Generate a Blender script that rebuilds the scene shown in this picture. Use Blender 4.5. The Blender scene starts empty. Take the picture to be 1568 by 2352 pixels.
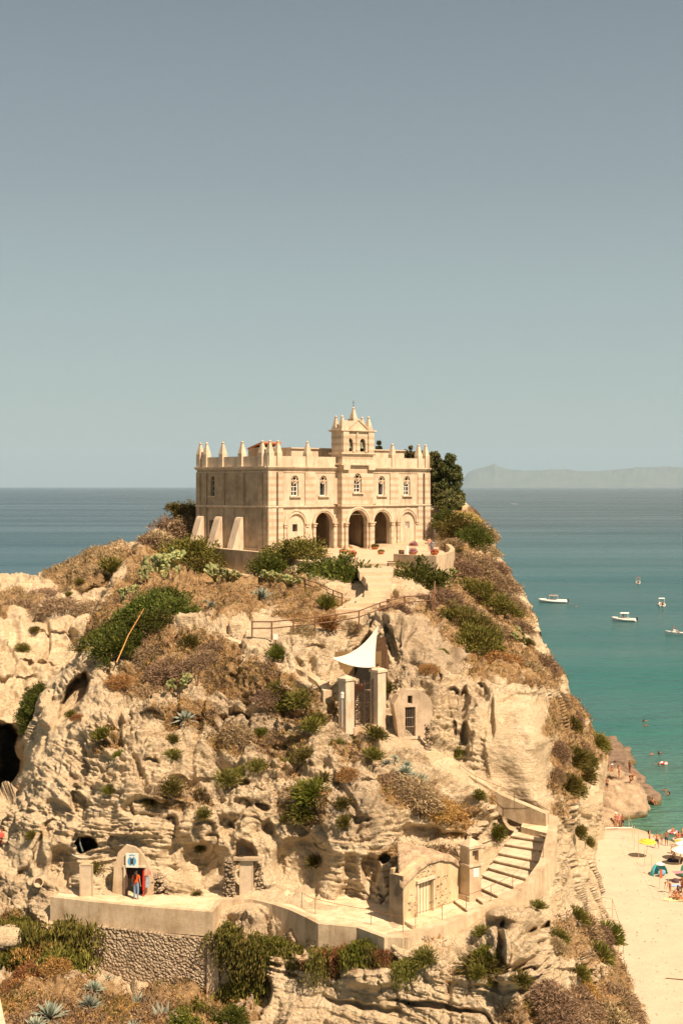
import bpy, bmesh, math, random
import numpy as np
from mathutils import Vector, Matrix
from mathutils.geometry import tessellate_polygon
random.seed(7)
rng = np.random.default_rng(11)
C = bpy.context.scene.collection
PI = math.pi
# ------------------------------------------------------------------ camera, sky, sun
F = 3234.0; CX = 784.0; HY = 1118.0; CAMZ = 39.0       # photograph in units of 1568 x 2352
cam_d = bpy.data.cameras.new('camera'); cam = bpy.data.objects.new('camera', cam_d); C.objects.link(cam)
cam.location = (0, 0, CAMZ); cam.rotation_euler = (PI/2, 0, 0)
cam_d.sensor_fit = 'VERTICAL'; cam_d.sensor_height = 36; cam_d.sensor_width = 24
cam_d.lens = 36*F/2352; cam_d.shift_y = -(1176-HY)/2352
cam_d.clip_start = 1; cam_d.clip_end = 200000
sc = bpy.context.scene; sc.camera = cam
sc.view_settings.view_transform = 'Standard'; sc.view_settings.look = 'None'
sc.view_settings.exposure = 0.88; sc.view_settings.gamma = 1.0
SUN = Vector((0.40, -0.475, 0.788)).normalized()
sl = bpy.data.lights.new('sun', 'SUN'); so = bpy.data.objects.new('sun', sl); C.objects.link(so)
sl.energy = 5.0; sl.angle = math.radians(0.5); sl.color = (1.0, 0.77, 0.56)
so.rotation_euler = SUN.to_track_quat('Z', 'Y').to_euler(); so.location = (0, 0, 80)
w = bpy.data.worlds.new('World'); sc.world = w; w.use_nodes = True
nt = w.node_tree; nt.nodes.clear()
sky = nt.nodes.new('ShaderNodeTexSky'); sky.sky_type = 'NISHITA'; sky.sun_disc = False
sky.sun_elevation = math.asin(SUN.z); sky.sun_rotation = math.atan2(SUN.x, SUN.y)
sky.altitude = 30; sky.dust_density = 2.0; sky.air_density = 1.0
bg1 = nt.nodes.new('ShaderNodeBackground'); bg1.inputs['Strength'].default_value = 0.06
nt.links.new(sky.outputs[0], bg1.inputs['Color'])
# summer haze layer: a pale veil over the sky, thickest at the horizon; unseen warm upper stops added to fill shadows
geo = nt.nodes.new('ShaderNodeNewGeometry'); sp = nt.nodes.new('ShaderNodeSeparateXYZ')
tc = nt.nodes.new('ShaderNodeTexCoord')
nt.links.new(tc.outputs['Generated'], sp.inputs[0])
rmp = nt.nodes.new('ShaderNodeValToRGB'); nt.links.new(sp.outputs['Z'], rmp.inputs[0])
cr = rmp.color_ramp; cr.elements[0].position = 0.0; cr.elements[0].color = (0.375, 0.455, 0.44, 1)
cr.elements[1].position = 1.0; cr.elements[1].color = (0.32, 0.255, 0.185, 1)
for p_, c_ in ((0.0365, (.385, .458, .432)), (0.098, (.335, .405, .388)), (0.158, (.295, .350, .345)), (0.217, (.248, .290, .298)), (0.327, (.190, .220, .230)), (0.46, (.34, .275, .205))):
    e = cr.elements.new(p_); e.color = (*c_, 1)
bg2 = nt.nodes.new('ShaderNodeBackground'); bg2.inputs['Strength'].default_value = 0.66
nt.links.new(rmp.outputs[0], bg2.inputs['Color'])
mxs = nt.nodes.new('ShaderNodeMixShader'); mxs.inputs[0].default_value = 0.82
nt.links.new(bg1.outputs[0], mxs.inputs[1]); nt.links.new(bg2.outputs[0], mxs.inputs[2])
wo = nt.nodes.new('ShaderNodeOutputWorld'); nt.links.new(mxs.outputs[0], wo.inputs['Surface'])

# ------------------------------------------------------------------ helpers
def P(x, y, d): return Vector(((x-CX)*d/F, d, CAMZ-(y-HY)*d/F))
def Pz(x, y, z):                       # point seen at pixel (x, y) at height z
    d = (CAMZ-z)*F/(y-HY); return P(x, y, d)
def tag(o, label=None, cat=None, group=None, kind=None):
    if label: o['label'] = label
    if cat: o['category'] = cat
    if group: o['group'] = group
    if kind: o['kind'] = kind
    return o
def empty(name, loc=(0, 0, 0), rz=0, label=None, cat=None, group=None):
    o = bpy.data.objects.new(name, None); C.objects.link(o); o.location = loc; o.rotation_euler = (0, 0, rz)
    o.empty_display_size = .3
    return tag(o, label, cat, group)
def children(o): return [c for c in bpy.data.objects if c.parent == o]
def copy_tree(o, parent=None):
    kids = list(o.children)
    c = o.copy(); C.objects.link(c); c.parent = parent
    for ch in kids: copy_tree(ch, c)
    return c
class MB:
    def __init__(s): s.v = []; s.f = []; s.m = []
    def add(s, vs, fs, mi=0):
        b = len(s.v); s.v += [tuple(v) for v in vs]
        for f in fs: s.f.append(tuple(b+i for i in f)); s.m.append(mi)
    def box(s, c, h, rz=0, mi=0, M=None, taper=1.0):
        vs = []
        for z in (-1, 1):
            t = taper if z > 0 else 1
            for x, y in ((-1, -1), (1, -1), (1, 1), (-1, 1)):
                p = Vector((x*h[0]*t, y*h[1]*t, z*h[2]))
                if rz: p = Matrix.Rotation(rz, 3, 'Z') @ p
                if M: p = M @ p
                vs.append(Vector(c)+p)
        s.add(vs, [(0, 3, 2, 1), (4, 5, 6, 7), (0, 1, 5, 4), (1, 2, 6, 5), (2, 3, 7, 6), (3, 0, 4, 7)], mi)
    def tube(s, pts, r, n=6, mi=0, cap=True):
        pts = [Vector(p) for p in pts]; rs = r if isinstance(r, (list, tuple)) else [r]*len(pts)
        rings = []
        for i, p in enumerate(pts):
            t = (pts[min(i+1, len(pts)-1)]-pts[max(i-1, 0)]).normalized()
            a = t.cross(Vector((0, 0, 1)))
            if a.length < 1e-3: a = t.cross(Vector((1, 0, 0)))
            a.normalize(); b = t.cross(a)
            rings.append([p+(a*math.cos(2*PI*k/n)+b*math.sin(2*PI*k/n))*rs[i] for k in range(n)])
        vs = [q for r_ in rings for q in r_]; fs = []
        for i in range(len(pts)-1):
            for k in range(n):
                k2 = (k+1) % n; fs.append((i*n+k, i*n+k2, (i+1)*n+k2, (i+1)*n+k))
        if cap: fs.append(tuple(range(n-1, -1, -1))); fs.append(tuple((len(pts)-1)*n+k for k in range(n)))
        s.add(vs, fs, mi)
    def lathe(s, c, prof, n=14, mi=0, axis='Z', sx=1, sy=1):
        c = Vector(c); vs = []; fs = []
        for (r, z) in prof:
            for k in range(n):
                a = 2*PI*k/n; vs.append(c+Vector((r*math.cos(a)*sx, r*math.sin(a)*sy, z)))
        for i in range(len(prof)-1):
            for k in range(n):
                k2 = (k+1) % n; fs.append((i*n+k, i*n+k2, (i+1)*n+k2, (i+1)*n+k))
        fs.append(tuple(range(n-1, -1, -1))); fs.append(tuple((len(prof)-1)*n+k for k in range(n)))
        s.add(vs, fs, mi)
    def prism(s, poly, z0, z1, mi=0):   # poly xy ccw
        n = len(poly); vs = [(p[0], p[1], z0) for p in poly]+[(p[0], p[1], z1) for p in poly]
        fs = [tuple(range(n-1, -1, -1)), tuple(range(n, 2*n))]+[(i, (i+1) % n, n+(i+1) % n, n+i) for i in range(n)]
        s.add(vs, fs, mi)
    def build(s, name, mats, parent=None, smooth=False, loc=None):
        me = bpy.data.meshes.new(name); me.from_pydata(s.v, [], s.f)
        if not isinstance(mats, (list, tuple)): mats = [mats]
        for m in mats: me.materials.append(m)
        if len(mats) > 1: me.polygons.foreach_set('material_index', s.m)
        if smooth: me.polygons.foreach_set('use_smooth', [True]*len(me.polygons))
        me.update()
        o = bpy.data.objects.new(name, me); C.objects.link(o); o.parent = parent
        if loc is not None: o.location = loc
        return o
def holed(mb, outer, holes, T, th, mi=0, mi_side=None):
    """panel in a (u,z) plane with holes; T maps (u, depth, z) to a point; depth 0 = front, th = back"""
    loops = [[Vector((p[0], p[1], 0)) for p in outer]]+[[Vector((p[0], p[1], 0)) for p in h] for h in holes]
    flat = [p for l in loops for p in l]
    tris = tessellate_polygon(loops)
    n = len(flat)
    vs = [T(p.x, 0, p.y) for p in flat]+[T(p.x, th, p.y) for p in flat]
    fs = []
    for a, b, c in tris:
        A, B, D = flat[a], flat[b], flat[c]
        if (B-A).cross(D-A).z < 0: a, c = c, a
        fs.append((a, b, c)); fs.append((n+c, n+b, n+a))
    i0 = 0
    for li, l in enumerate(loops):
        m = len(l)
        area = sum(l[i].x*l[(i+1) % m].y-l[(i+1) % m].x*l[i].y for i in range(m))
        for i in range(m):
            a = i0+i; b = i0+(i+1) % m
            if (area > 0) == (li == 0): fs.append((a, n+a, n+b, b))
            else: fs.append((b, n+b, n+a, a))
        i0 += m
    mb.add(vs, fs, mi)
# ---- numpy gradient noise
_perm = np.random.default_rng(3).permutation(256).astype(np.int32); _perm = np.concatenate([_perm, _perm])
_g = np.random.default_rng(4).normal(size=(256, 3)); _g /= np.linalg.norm(_g, axis=1)[:, None]; _g = _g.astype(np.float32)
def noise(p):
    p = p.astype(np.float32); i = np.floor(p).astype(np.int32); f = p-i; i &= 255
    u = f*f*f*(f*(f*6-15)+10); res = 0
    out = np.zeros(len(p), np.float32)
    for dx in (0, 1):
        wx = u[:, 0] if dx else 1-u[:, 0]
        for dy in (0, 1):
            wy = u[:, 1] if dy else 1-u[:, 1]
            for dz in (0, 1):
                wz = u[:, 2] if dz else 1-u[:, 2]
                h = _perm[_perm[_perm[(i[:, 0]+dx) & 255]+((i[:, 1]+dy) & 255)]+((i[:, 2]+dz) & 255)]
                g = _g[h]
                out += wx*wy*wz*(g[:, 0]*(f[:, 0]-dx)+g[:, 1]*(f[:, 1]-dy)+g[:, 2]*(f[:, 2]-dz))
    return out*1.6
def fbm(p, o=4, gain=.5, lac=2.03):
    r = 0; a = 1
    for k in range(o):
        r = r+a*noise(p*(lac**k)+17.3*k); a *= gain
    return r
def worley(p):
    """nearest cell: id hash and offset from its centre, plus the gap to the second nearest"""
    p = p.astype(np.float32); i = np.floor(p).astype(np.int32); b1 = np.full(len(p), 9., np.float32); b2 = b1.copy()
    hid = np.zeros(len(p), np.int32); off = np.zeros((len(p), 3), np.float32)
    for dx in (-1, 0, 1):
        for dy in (-1, 0, 1):
            for dz in (-1, 0, 1):
                c = i+np.array([dx, dy, dz], np.int32); h = _perm[_perm[_perm[c[:, 0] & 255]+(c[:, 1] & 255)]+(c[:, 2] & 255)]
                o = p-(c+.5+.42*np.clip(_g[h], -1, 1)); d = (o*o).sum(1); m = d < b1
                b2 = np.where(m, b1, np.minimum(b2, d)); b1 = np.where(m, d, b1); hid = np.where(m, h, hid); off[m] = o[m]
    return hid, off, np.sqrt(b2)-np.sqrt(b1)
def facets(p, tilt=1.0):
    h, o, gap = worley(p); g = _g[(h*7+3) & 255]
    return g[:, 0]*.5+tilt*(o*_g[(h*13+5) & 255]).sum(1)-.25*(1-sstep(0, .12, gap))
def sstep(a, b, x): t = np.clip((x-a)/(b-a), 0, 1); return t*t*(3-2*t)

# ------------------------------------------------------------------ materials
def mat(name): 
    m = bpy.data.materials.new(name); m.use_nodes = True; return m, m.node_tree, m.node_tree.nodes['Principled BSDF']
def N(nt, t, **kw):
    n = nt.nodes.new(t)
    for k, v in kw.items():
        if k.startswith('i_'): n.inputs[k[2:]].default_value = v
        else: setattr(n, k, v)
    return n
def ramp(nt, src, stops):
    r = nt.nodes.new('ShaderNodeValToRGB'); nt.links.new(src, r.inputs[0]); e = r.color_ramp.elements
    e[0].position = stops[0][0]; e[0].color = (*stops[0][1], 1); e[1].position = stops[-1][0]; e[1].color = (*stops[-1][1], 1)
    for p, c in stops[1:-1]: x = e.new(p); x.color = (*c, 1)
    return r.outputs[0]
def mixc(nt, fac, a, b, bt='MIX'):
    m = nt.nodes.new('ShaderNodeMix'); m.data_type = 'RGBA'; m.blend_type = bt
    for s, v in ((m.inputs[0], fac), (m.inputs[6], a), (m.inputs[7], b)):
        if hasattr(v, 'links'): nt.links.new(v, s)
        else: s.default_value = v if isinstance(v, (int, float)) else (*v, 1)
    return m.outputs[2]
def nz(nt, scale, detail=5, rough=.6, vec=None, sc3=None):
    n = N(nt, 'ShaderNodeTexNoise'); n.inputs['Scale'].default_value = scale; n.inputs['Detail'].default_value = detail; n.inputs['Roughness'].default_value = rough
    g = N(nt, 'ShaderNodeNewGeometry'); v = vec if vec else g.outputs['Position']
    if sc3:
        m = N(nt, 'ShaderNodeMapping'); m.inputs['Scale'].default_value = sc3; nt.links.new(v, m.inputs[0]); v = m.outputs[0]
    nt.links.new(v, n.inputs['Vector']); return n.outputs['Fac']
def mth(nt, op, a, b=None):
    m = N(nt, 'ShaderNodeMath', operation=op)
    for i, v in enumerate((a, b)):
        if v is None: continue
        if hasattr(v, 'links'): nt.links.new(v, m.inputs[i])
        else: m.inputs[i].default_value = v
    return m.outputs[0]
def bump(nt, b, h, dist, strength=1.0, prev=None):
    n = N(nt, 'ShaderNodeBump'); n.inputs['Distance'].default_value = dist; n.inputs['Strength'].default_value = strength
    nt.links.new(h, n.inputs['Height'])
    if prev: nt.links.new(prev, n.inputs['Normal'])
    if b: nt.links.new(n.outputs[0], b.inputs['Normal'])
    return n.outputs[0]
def simple(name, col, rough=.8, var=.25, scale=3.0, metallic=0, bmp=0.0, bscale=20):
    m, nt, b = mat(name); f = nz(nt, scale, 6, .65)
    lo = tuple(c*(1-var) for c in col); hi = tuple(min(1, c*(1+var)) for c in col)
    nt.links.new(ramp(nt, f, [(.3, lo), (.7, hi)]), b.inputs['Base Color'])
    b.inputs['Roughness'].default_value = rough; b.inputs['Metallic'].default_value = metallic
    b.inputs['Specular IOR Level'].default_value = .25
    if bmp: bump(nt, b, nz(nt, bscale, 4), bmp)
    return m
def island(name, lo, hi, rough=.75, trans=.15, brown=None):
    """leaf material: colour varies leaf by leaf"""
    m, nt, b = mat(name)
    g = N(nt, 'ShaderNodeNewGeometry'); oi = N(nt, 'ShaderNodeObjectInfo')
    stops = [(0, lo), (.75, hi), (1.0, brown or hi)]
    c = ramp(nt, g.outputs['Random Per Island'], stops)
    hs = N(nt, 'ShaderNodeHueSaturation'); nt.links.new(c, hs.inputs['Color'])
    nt.links.new(mth(nt, 'ADD', mth(nt, 'MULTIPLY', oi.outputs['Random'], .5), .75), hs.inputs['Value'])
    nt.links.new(mth(nt, 'ADD', mth(nt, 'MULTIPLY', oi.outputs['Random'], .035), .483), hs.inputs['Hue'])
    nt.links.new(hs.outputs[0], b.inputs['Base Color']); b.inputs['Roughness'].default_value = rough
    b.inputs['Specular IOR Level'].default_value = .2
    if trans:
        t = N(nt, 'ShaderNodeBsdfTranslucent'); nt.links.new(hs.outputs[0], t.inputs[0])
        mx = N(nt, 'ShaderNodeMixShader'); mx.inputs[0].default_value = trans
        nt.links.new(b.outputs[0], mx.inputs[1]); nt.links.new(t.outputs[0], mx.inputs[2])
        nt.links.new(mx.outputs[0], nt.nodes['Material Output'].inputs['Surface'])
    return m

# rock
def rock_material(name, pale=1.0):
    m, nt, b = mat(name)
    big = nz(nt, .09, 4, .6); med = nz(nt, .7, 6, .65); fine = nz(nt, 4.0, 6, .7)
    strat = nz(nt, 1.0, 6, .65, sc3=(.12, .12, 1.9))
    cream = ramp(nt, strat, [(.22, (.58*pale, .435*pale, .26*pale)), (.40, (.71*pale, .565*pale, .37*pale)), (.6, (.78*pale, .645*pale, .445*pale)), (.8, (.70*pale, .555*pale, .36*pale))])
    grey = ramp(nt, med, [(.3, (.35, .27, .18)), (.55, (.55, .44, .305)), (.75, (.68, .56, .40))])
    a = N(nt, 'ShaderNodeAttribute', attribute_name='weather')
    gf = mth(nt, 'ADD', mth(nt, 'MULTIPLY', mth(nt, 'SUBTRACT', nz(nt, .35, 6, .7), .5), 2.2), a.outputs['Fac'])
    gf = ramp(nt, gf, [(.44, (0, 0, 0)), (.92, (.85, .85, .85))])
    st = ramp(nt, nz(nt, .45, 6, .7, sc3=(1, 1, .35)), [(.54, (0, 0, 0)), (.72, (.6, .6, .6))])
    aw = N(nt, 'ShaderNodeAttribute', attribute_name='weather'); st = mth(nt, 'MULTIPLY', st, ramp(nt, aw.outputs['Fac'], [(.05, (0, 0, 0)), (.35, (1, 1, 1))]))
    cream = mixc(nt, st, cream, (.56, .385, .20))
    c = mixc(nt, gf, cream, grey)
    crk = ramp(nt, nz(nt, .8, 8, .75, sc3=(.6, .6, 2.2)), [(.482, (1, 1, 1)), (.497, (.50, .40, .28)), (.512, (1, 1, 1))]); c = mixc(nt, .75, c, crk, 'MULTIPLY')
    pit = ramp(nt, nz(nt, 9, 4, .7), [(.36, (.50, .42, .32)), (.45, (1, 1, 1))])
    c = mixc(nt, .6, c, pit, 'MULTIPLY')
    # soil, straw and scrub litter
    s = N(nt, 'ShaderNodeAttribute', attribute_name='soil')
    sf = mth(nt, 'ADD', mth(nt, 'MULTIPLY', mth(nt, 'SUBTRACT', nz(nt, 1.1, 7, .72), .5), 1.6), s.outputs['Fac'])
    sf = ramp(nt, sf, [(.42, (0, 0, 0)), (.62, (1, 1, 1))])
    soil = ramp(nt, nz(nt, 2.6, 8, .75), [(.3, (.14, .085, .04)), (.44, (.30, .19, .09)), (.55, (.45, .31, .16)), (.64, (.50, .36, .20)), (.76, (.58, .32, .10))])
    c = mixc(nt, sf, c, soil)
    nt.links.new(c, b.inputs['Base Color']); b.inputs['Roughness'].default_value = .93; b.inputs['Specular IOR Level'].default_value = .12
    h1 = bump(nt, None, strat, .45, 1.0)
    h2 = bump(nt, None, nz(nt, 2.2, 8, .74), .42, .9, h1)
    h3 = bump(nt, None, nz(nt, 1.0, 6, .7, sc3=(1.2, 1.2, 9)), .10, .8, h2)
    bump(nt, b, nz(nt, 9, 6, .75), .10, .9, h3)
    return m
M = {}
M['rock'] = rock_material('limestone')
M['rock_pale'] = rock_material('pale_limestone', 1.04)
STEP_A = 2.1
# ------------------------------------------------------------------ terrain sheets
def rbf(ctrl, X, Y, sm=0.0):
    c = np.array(ctrl, float); p = c[:, :2]/400.; v = np.log(c[:, 2])
    D = np.linalg.norm(p[:, None]-p[None], axis=2); n = len(c)
    A = np.zeros((n+3, n+3)); A[:n, :n] = D+np.eye(n)*sm; A[:n, n] = 1; A[:n, n+1:] = p; A[n:, :n] = A[:n, n:].T
    wgt = np.linalg.solve(A, np.concatenate([v, np.zeros(3)]))
    q = np.stack([X, Y], 1)/400.; out = np.empty(len(q))
    for i in range(0, len(q), 40000):
        s = q[i:i+40000]; d = np.sqrt(((s[:, None]-p[None])**2).sum(2)+.0004)
        out[i:i+40000] = d@wgt[:n]+wgt[n]+s@wgt[n+1:]
    return np.exp(out)
def nearest_on(poly, X, Y):
    """signed distance (inside < 0) and the nearest boundary point"""
    n = len(poly); best = np.full(len(X), 1e18); qx = X.copy(); qy = Y.copy(); ins = np.zeros(len(X), bool)
    for i in range(n):
        x0, y0 = poly[i]; x1, y1 = poly[(i+1) % n]; dx, dy = x1-x0, y1-y0
        t = np.clip(((X-x0)*dx+(Y-y0)*dy)/(dx*dx+dy*dy+1e-9), 0, 1)
        px, py = x0+t*dx, y0+t*dy; d = (X-px)**2+(Y-py)**2
        m = d < best; best[m] = d[m]; qx[m] = px[m]; qy[m] = py[m]
        c = ((y0 > Y) != (y1 > Y)) & (X < (x1-x0)*(Y-y0)/(y1-y0+1e-12)+x0); ins ^= c
    d = np.sqrt(best); return np.where(ins, -d, d), qx, qy
def segd(X, Y, pts):
    best = np.full(len(X), 1e9)
    for (x0, y0), (x1, y1) in zip(pts[:-1], pts[1:]):
        dx, dy = x1-x0, y1-y0; t = np.clip(((X-x0)*dx+(Y-y0)*dy)/(dx*dx+dy*dy+1e-9), 0, 1)
        best = np.minimum(best, np.hypot(X-x0-t*dx, Y-y0-t*dy))
    return best
PALE = [(990,1480,90,80,-.5),(560,1650,130,60,-.4),(330,1790,120,60,-.35),(800,1880,120,60,-.3),(1120,2170,60,60,-.2),(300,1880,380,170,.45),(80,1700,140,160,.45),(1190,1720,85,150,.7),(1040,1720,60,50,.6),(980,1940,90,40,.7),(820,2030,90,50,.4),(400,1990,260,60,.3),(1310,2020,60,140,.5),(120,1680,60,110,.3),(900,2300,300,60,.3),(700,1550,60,40,.4),(1240,2160,70,60,.3)]
class Sheet:
    def __init__(s, ctrl, poly, bx, step, back, feats, calm, soil, name, material, amp=1.0, weather=0.45, pass2=None):
        x0, y0, x1, y1 = bx; nx = int((x1-x0)/step)+1; ny = int((y1-y0)/step)+1
        s.x0, s.y0, s.step, s.nx, s.ny = x0, y0, step, nx, ny
        gx, gy = np.meshgrid(x0+np.arange(nx)*step, y0+np.arange(ny)*step); X = gx.ravel(); Y = gy.ravel()
        sd, qx, qy = nearest_on(poly, X, Y)
        out = sd > 0
        xx = np.where(out, qx, X); yy = np.where(out, qy, Y); od = np.where(out, sd, 0)
        dep = rbf(ctrl, xx, yy)
        # round the silhouettes a little, fold the outside back away from the viewer
        if pass2 is not None: dep = pass2(xx, yy, dep)
        dep = dep + 1.6*np.exp(-np.clip(-sd, 0, None)/7.0)*np.where(out, 1, 1) + od*back
        wx = xx + 22*noise(np.stack([xx/45, yy/45, 0*xx+3], 1)); wy = yy + 14*noise(np.stack([xx/40, yy/40, 0*xx+9], 1))
        ex = np.zeros(len(X))
        for f in feats:
            fx, fy, rx, ry, am = f[:5]; rot = math.radians(f[5]) if len(f) > 5 else 0; sh = f[6] if len(f) > 6 else .35
            ww = f[7] if len(f) > 7 else .5
            ax = xx*(1-ww)+wx*ww-fx; ay = yy*(1-ww)+wy*ww-fy
            rxx = (ax*math.cos(rot)+ay*math.sin(rot))/rx; ryy = (-ax*math.sin(rot)+ay*math.cos(rot))/ry
            r = np.sqrt(rxx**2+ryy**2)
            ex += am*sstep(1.0, 1-sh, r)*(1 if am < 0 else np.clip(1.15-.5*np.clip(ryy, 0, 1), 0, 1))
        base = np.stack([(xx-CX)*dep/F, dep, CAMZ-(yy-HY)*dep/F], 1)
        G = base.reshape(ny, nx, 3)
        # wide-stencil normals of the base form
        dxv = np.gradient(G, axis=1); dyv = np.gradient(G, axis=0); nn = np.cross(dxv, dyv)
        nn /= np.linalg.norm(nn, axis=2)[..., None]+1e-9; nn = nn.reshape(-1, 3)
        nn[nn[:, 1] > 0] *= -1
        s.nrm = nn
        Lc = np.maximum(np.linalg.norm(dxv, axis=2), np.linalg.norm(dyv, axis=2)).ravel()
        hf = np.clip(.16/Lc, .12, 1); mf = np.clip(.40/Lc, .30, 1)
        k = np.ones(len(X))
        for cl in calm: k *= (cl[3] if len(cl) > 3 else 0)+(1-(cl[3] if len(cl) > 3 else 0))*sstep(cl[1], cl[2], segd(xx, yy, cl[0]))
        p = base
        q = p.copy(); q[:, 2] *= 1.0
        big = fbm(p*np.array([.16, .16, .16]), 3)*1.5
        mid = fbm(p*np.array([.55, .35, .45])+5, 4)
        rid = (1-np.abs(fbm(p*np.array([.42, .3, .33])+31, 3))*2.1)          # ribs and gullies
        sw = p[:, 2]+.5*noise(p*.25+8)+.04*p[:, 0]
        st = fbm(np.stack([p[:, 0]*.14, p[:, 1]*.14, sw*1.35], 1)+3, 4, .6)
        st2 = fbm(np.stack([p[:, 0]*.35, p[:, 1]*.35, sw*3.6], 1)+13, 3, .6)
        patch = sstep(-.25, .35, noise(p*.12+40))                            # where strata show
        cav = noise(p*np.array([.75, .6, .95])+77+1.2*noise(p*.9+2)[:, None]); cav = sstep(.36, .50, cav)*sstep(-.1, .4, noise(p*.17+55))
        cav2 = sstep(.34, .46, noise(p*np.array([1.7, 1.4, 2.0])+11))*sstep(-.2, .3, noise(p*.3+21))
        h = (.55*big+mf*.22*fbm(p*np.array([.9, .6, .7])+51, 2, .4)+mf*(.17*mid+.10*rid)+mf*.27*facets(p*np.array([.5, .4, .95])+.35*noise(p*.8+4)[:, None], .8)*(.35+.65*sstep(-.3, .2, noise(p*.15+91)))+hf*.07*facets(p*np.array([1.6, 1.3, 3.0])+.3*noise(p*2+4)[:, None], .9)+patch*(mf*.24*np.tanh(3*st)+hf*.22*np.tanh(4*st2))-.55*mf*cav-.20*hf*cav2+hf*.15*fbm(p*2.3+4, 5, .66)+hf*.35*np.minimum(0, np.abs(noise(p*np.array([.9,.7,.5])+90))-.12)*4)
        h *= amp*k
        h += amp*(1-k)*(.05*hf*fbm(p*np.array([1.4, 1.4, 3.]), 4, .6)+.03*noise(p*.6))
        gully = -0.5*sstep(.78, .95, 1-np.abs(noise(p*np.array([.5, .2, .12])+61)))*k
        h += gully*amp
        dirv = nn*.75+np.array([0, -.45, .05]); dirv /= np.linalg.norm(dirv, axis=1)[:, None]
        pos = base+dirv*h[:, None]
        # authored recesses and bosses move along the view depth at true size
        dd = ex; pos[:, 1] += dd; 
        pos[:, 0] += (xx-CX)/F*dd; pos[:, 2] += -(yy-HY)/F*dd
        s.pos = pos; s.h = h
        up = np.abs(nn[:, 2])
        so_ = np.zeros(len(X))
        for e in soil:
            fx, fy, rx, ry, v = e
            r = np.sqrt(((wx-fx)/rx)**2+((wy-fy)/ry)**2); so_ = np.maximum(so_, v*sstep(1.25, .55, r))
        s.soil = so_ = np.clip(so_*(.55+.45*sstep(.1, .5, up)), 0, 1)
        we = np.clip(weather+.35*sstep(.15, .5, up)+.25*noise(p*.07+3)-.35*sstep(.2, .9, cav), 0, 1)
        for (fx, fy, rx, ry, v) in PALE: we = we-v*sstep(1.3, .5, .35*noise(p*.9)+np.sqrt(((wx-fx)/rx)**2+((wy-fy)/ry)**2))
        we = np.clip(we, 0, 1)
        iv = np.arange(nx*ny).reshape(ny, nx)
        a, b_, c_, d_ = iv[:-1, :-1].ravel(), iv[1:, :-1].ravel(), iv[1:, 1:].ravel(), iv[:-1, 1:].ravel()
        keep = od[a] < 70
        if True:
            fc = np.stack([a, b_, c_, d_], 1)[keep]
        me = bpy.data.meshes.new(name); me.vertices.add(nx*ny); me.vertices.foreach_set('co', pos.astype(np.float32).ravel())
        me.loops.add(fc.size); me.loops.foreach_set('vertex_index', fc.astype(np.int32).ravel())
        me.polygons.add(len(fc)); me.polygons.foreach_set('loop_start', np.arange(0, fc.size, 4, dtype=np.int32))
        me.polygons.foreach_set('loop_total', np.full(len(fc), 4, np.int32))
        me.polygons.foreach_set('use_smooth', np.ones(len(fc), bool))
        me.update(calc_edges=True); me.validate()
        for nm, arr in (('soil', so_), ('weather', we)):
            at = me.attributes.new(nm, 'FLOAT', 'POINT'); at.data.foreach_set('value', arr.astype(np.float32))
        me.materials.append(material)
        s.ob = bpy.data.objects.new(name, me); C.objects.link(s.ob); s.ob['kind'] = 'structure'
    def at(s, x, y):
        fx = min(max((x-s.x0)/s.step, 0), s.nx-1.001); fy = min(max((y-s.y0)/s.step, 0), s.ny-1.001)
        i = int(fy); j = int(fx); u = fx-j; v = fy-i; g = lambda a, b: s.pos[a*s.nx+b]
        return Vector((g(i, j)*(1-u)*(1-v)+g(i, j+1)*u*(1-v)+g(i+1, j)*(1-u)*v+g(i+1, j+1)*u*v).tolist())
    def n(s, x, y):
        j = int(round((x-s.x0)/s.step)); i = int(round((y-s.y0)/s.step)); return Vector(s.nrm[i*s.nx+j].tolist())

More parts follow.
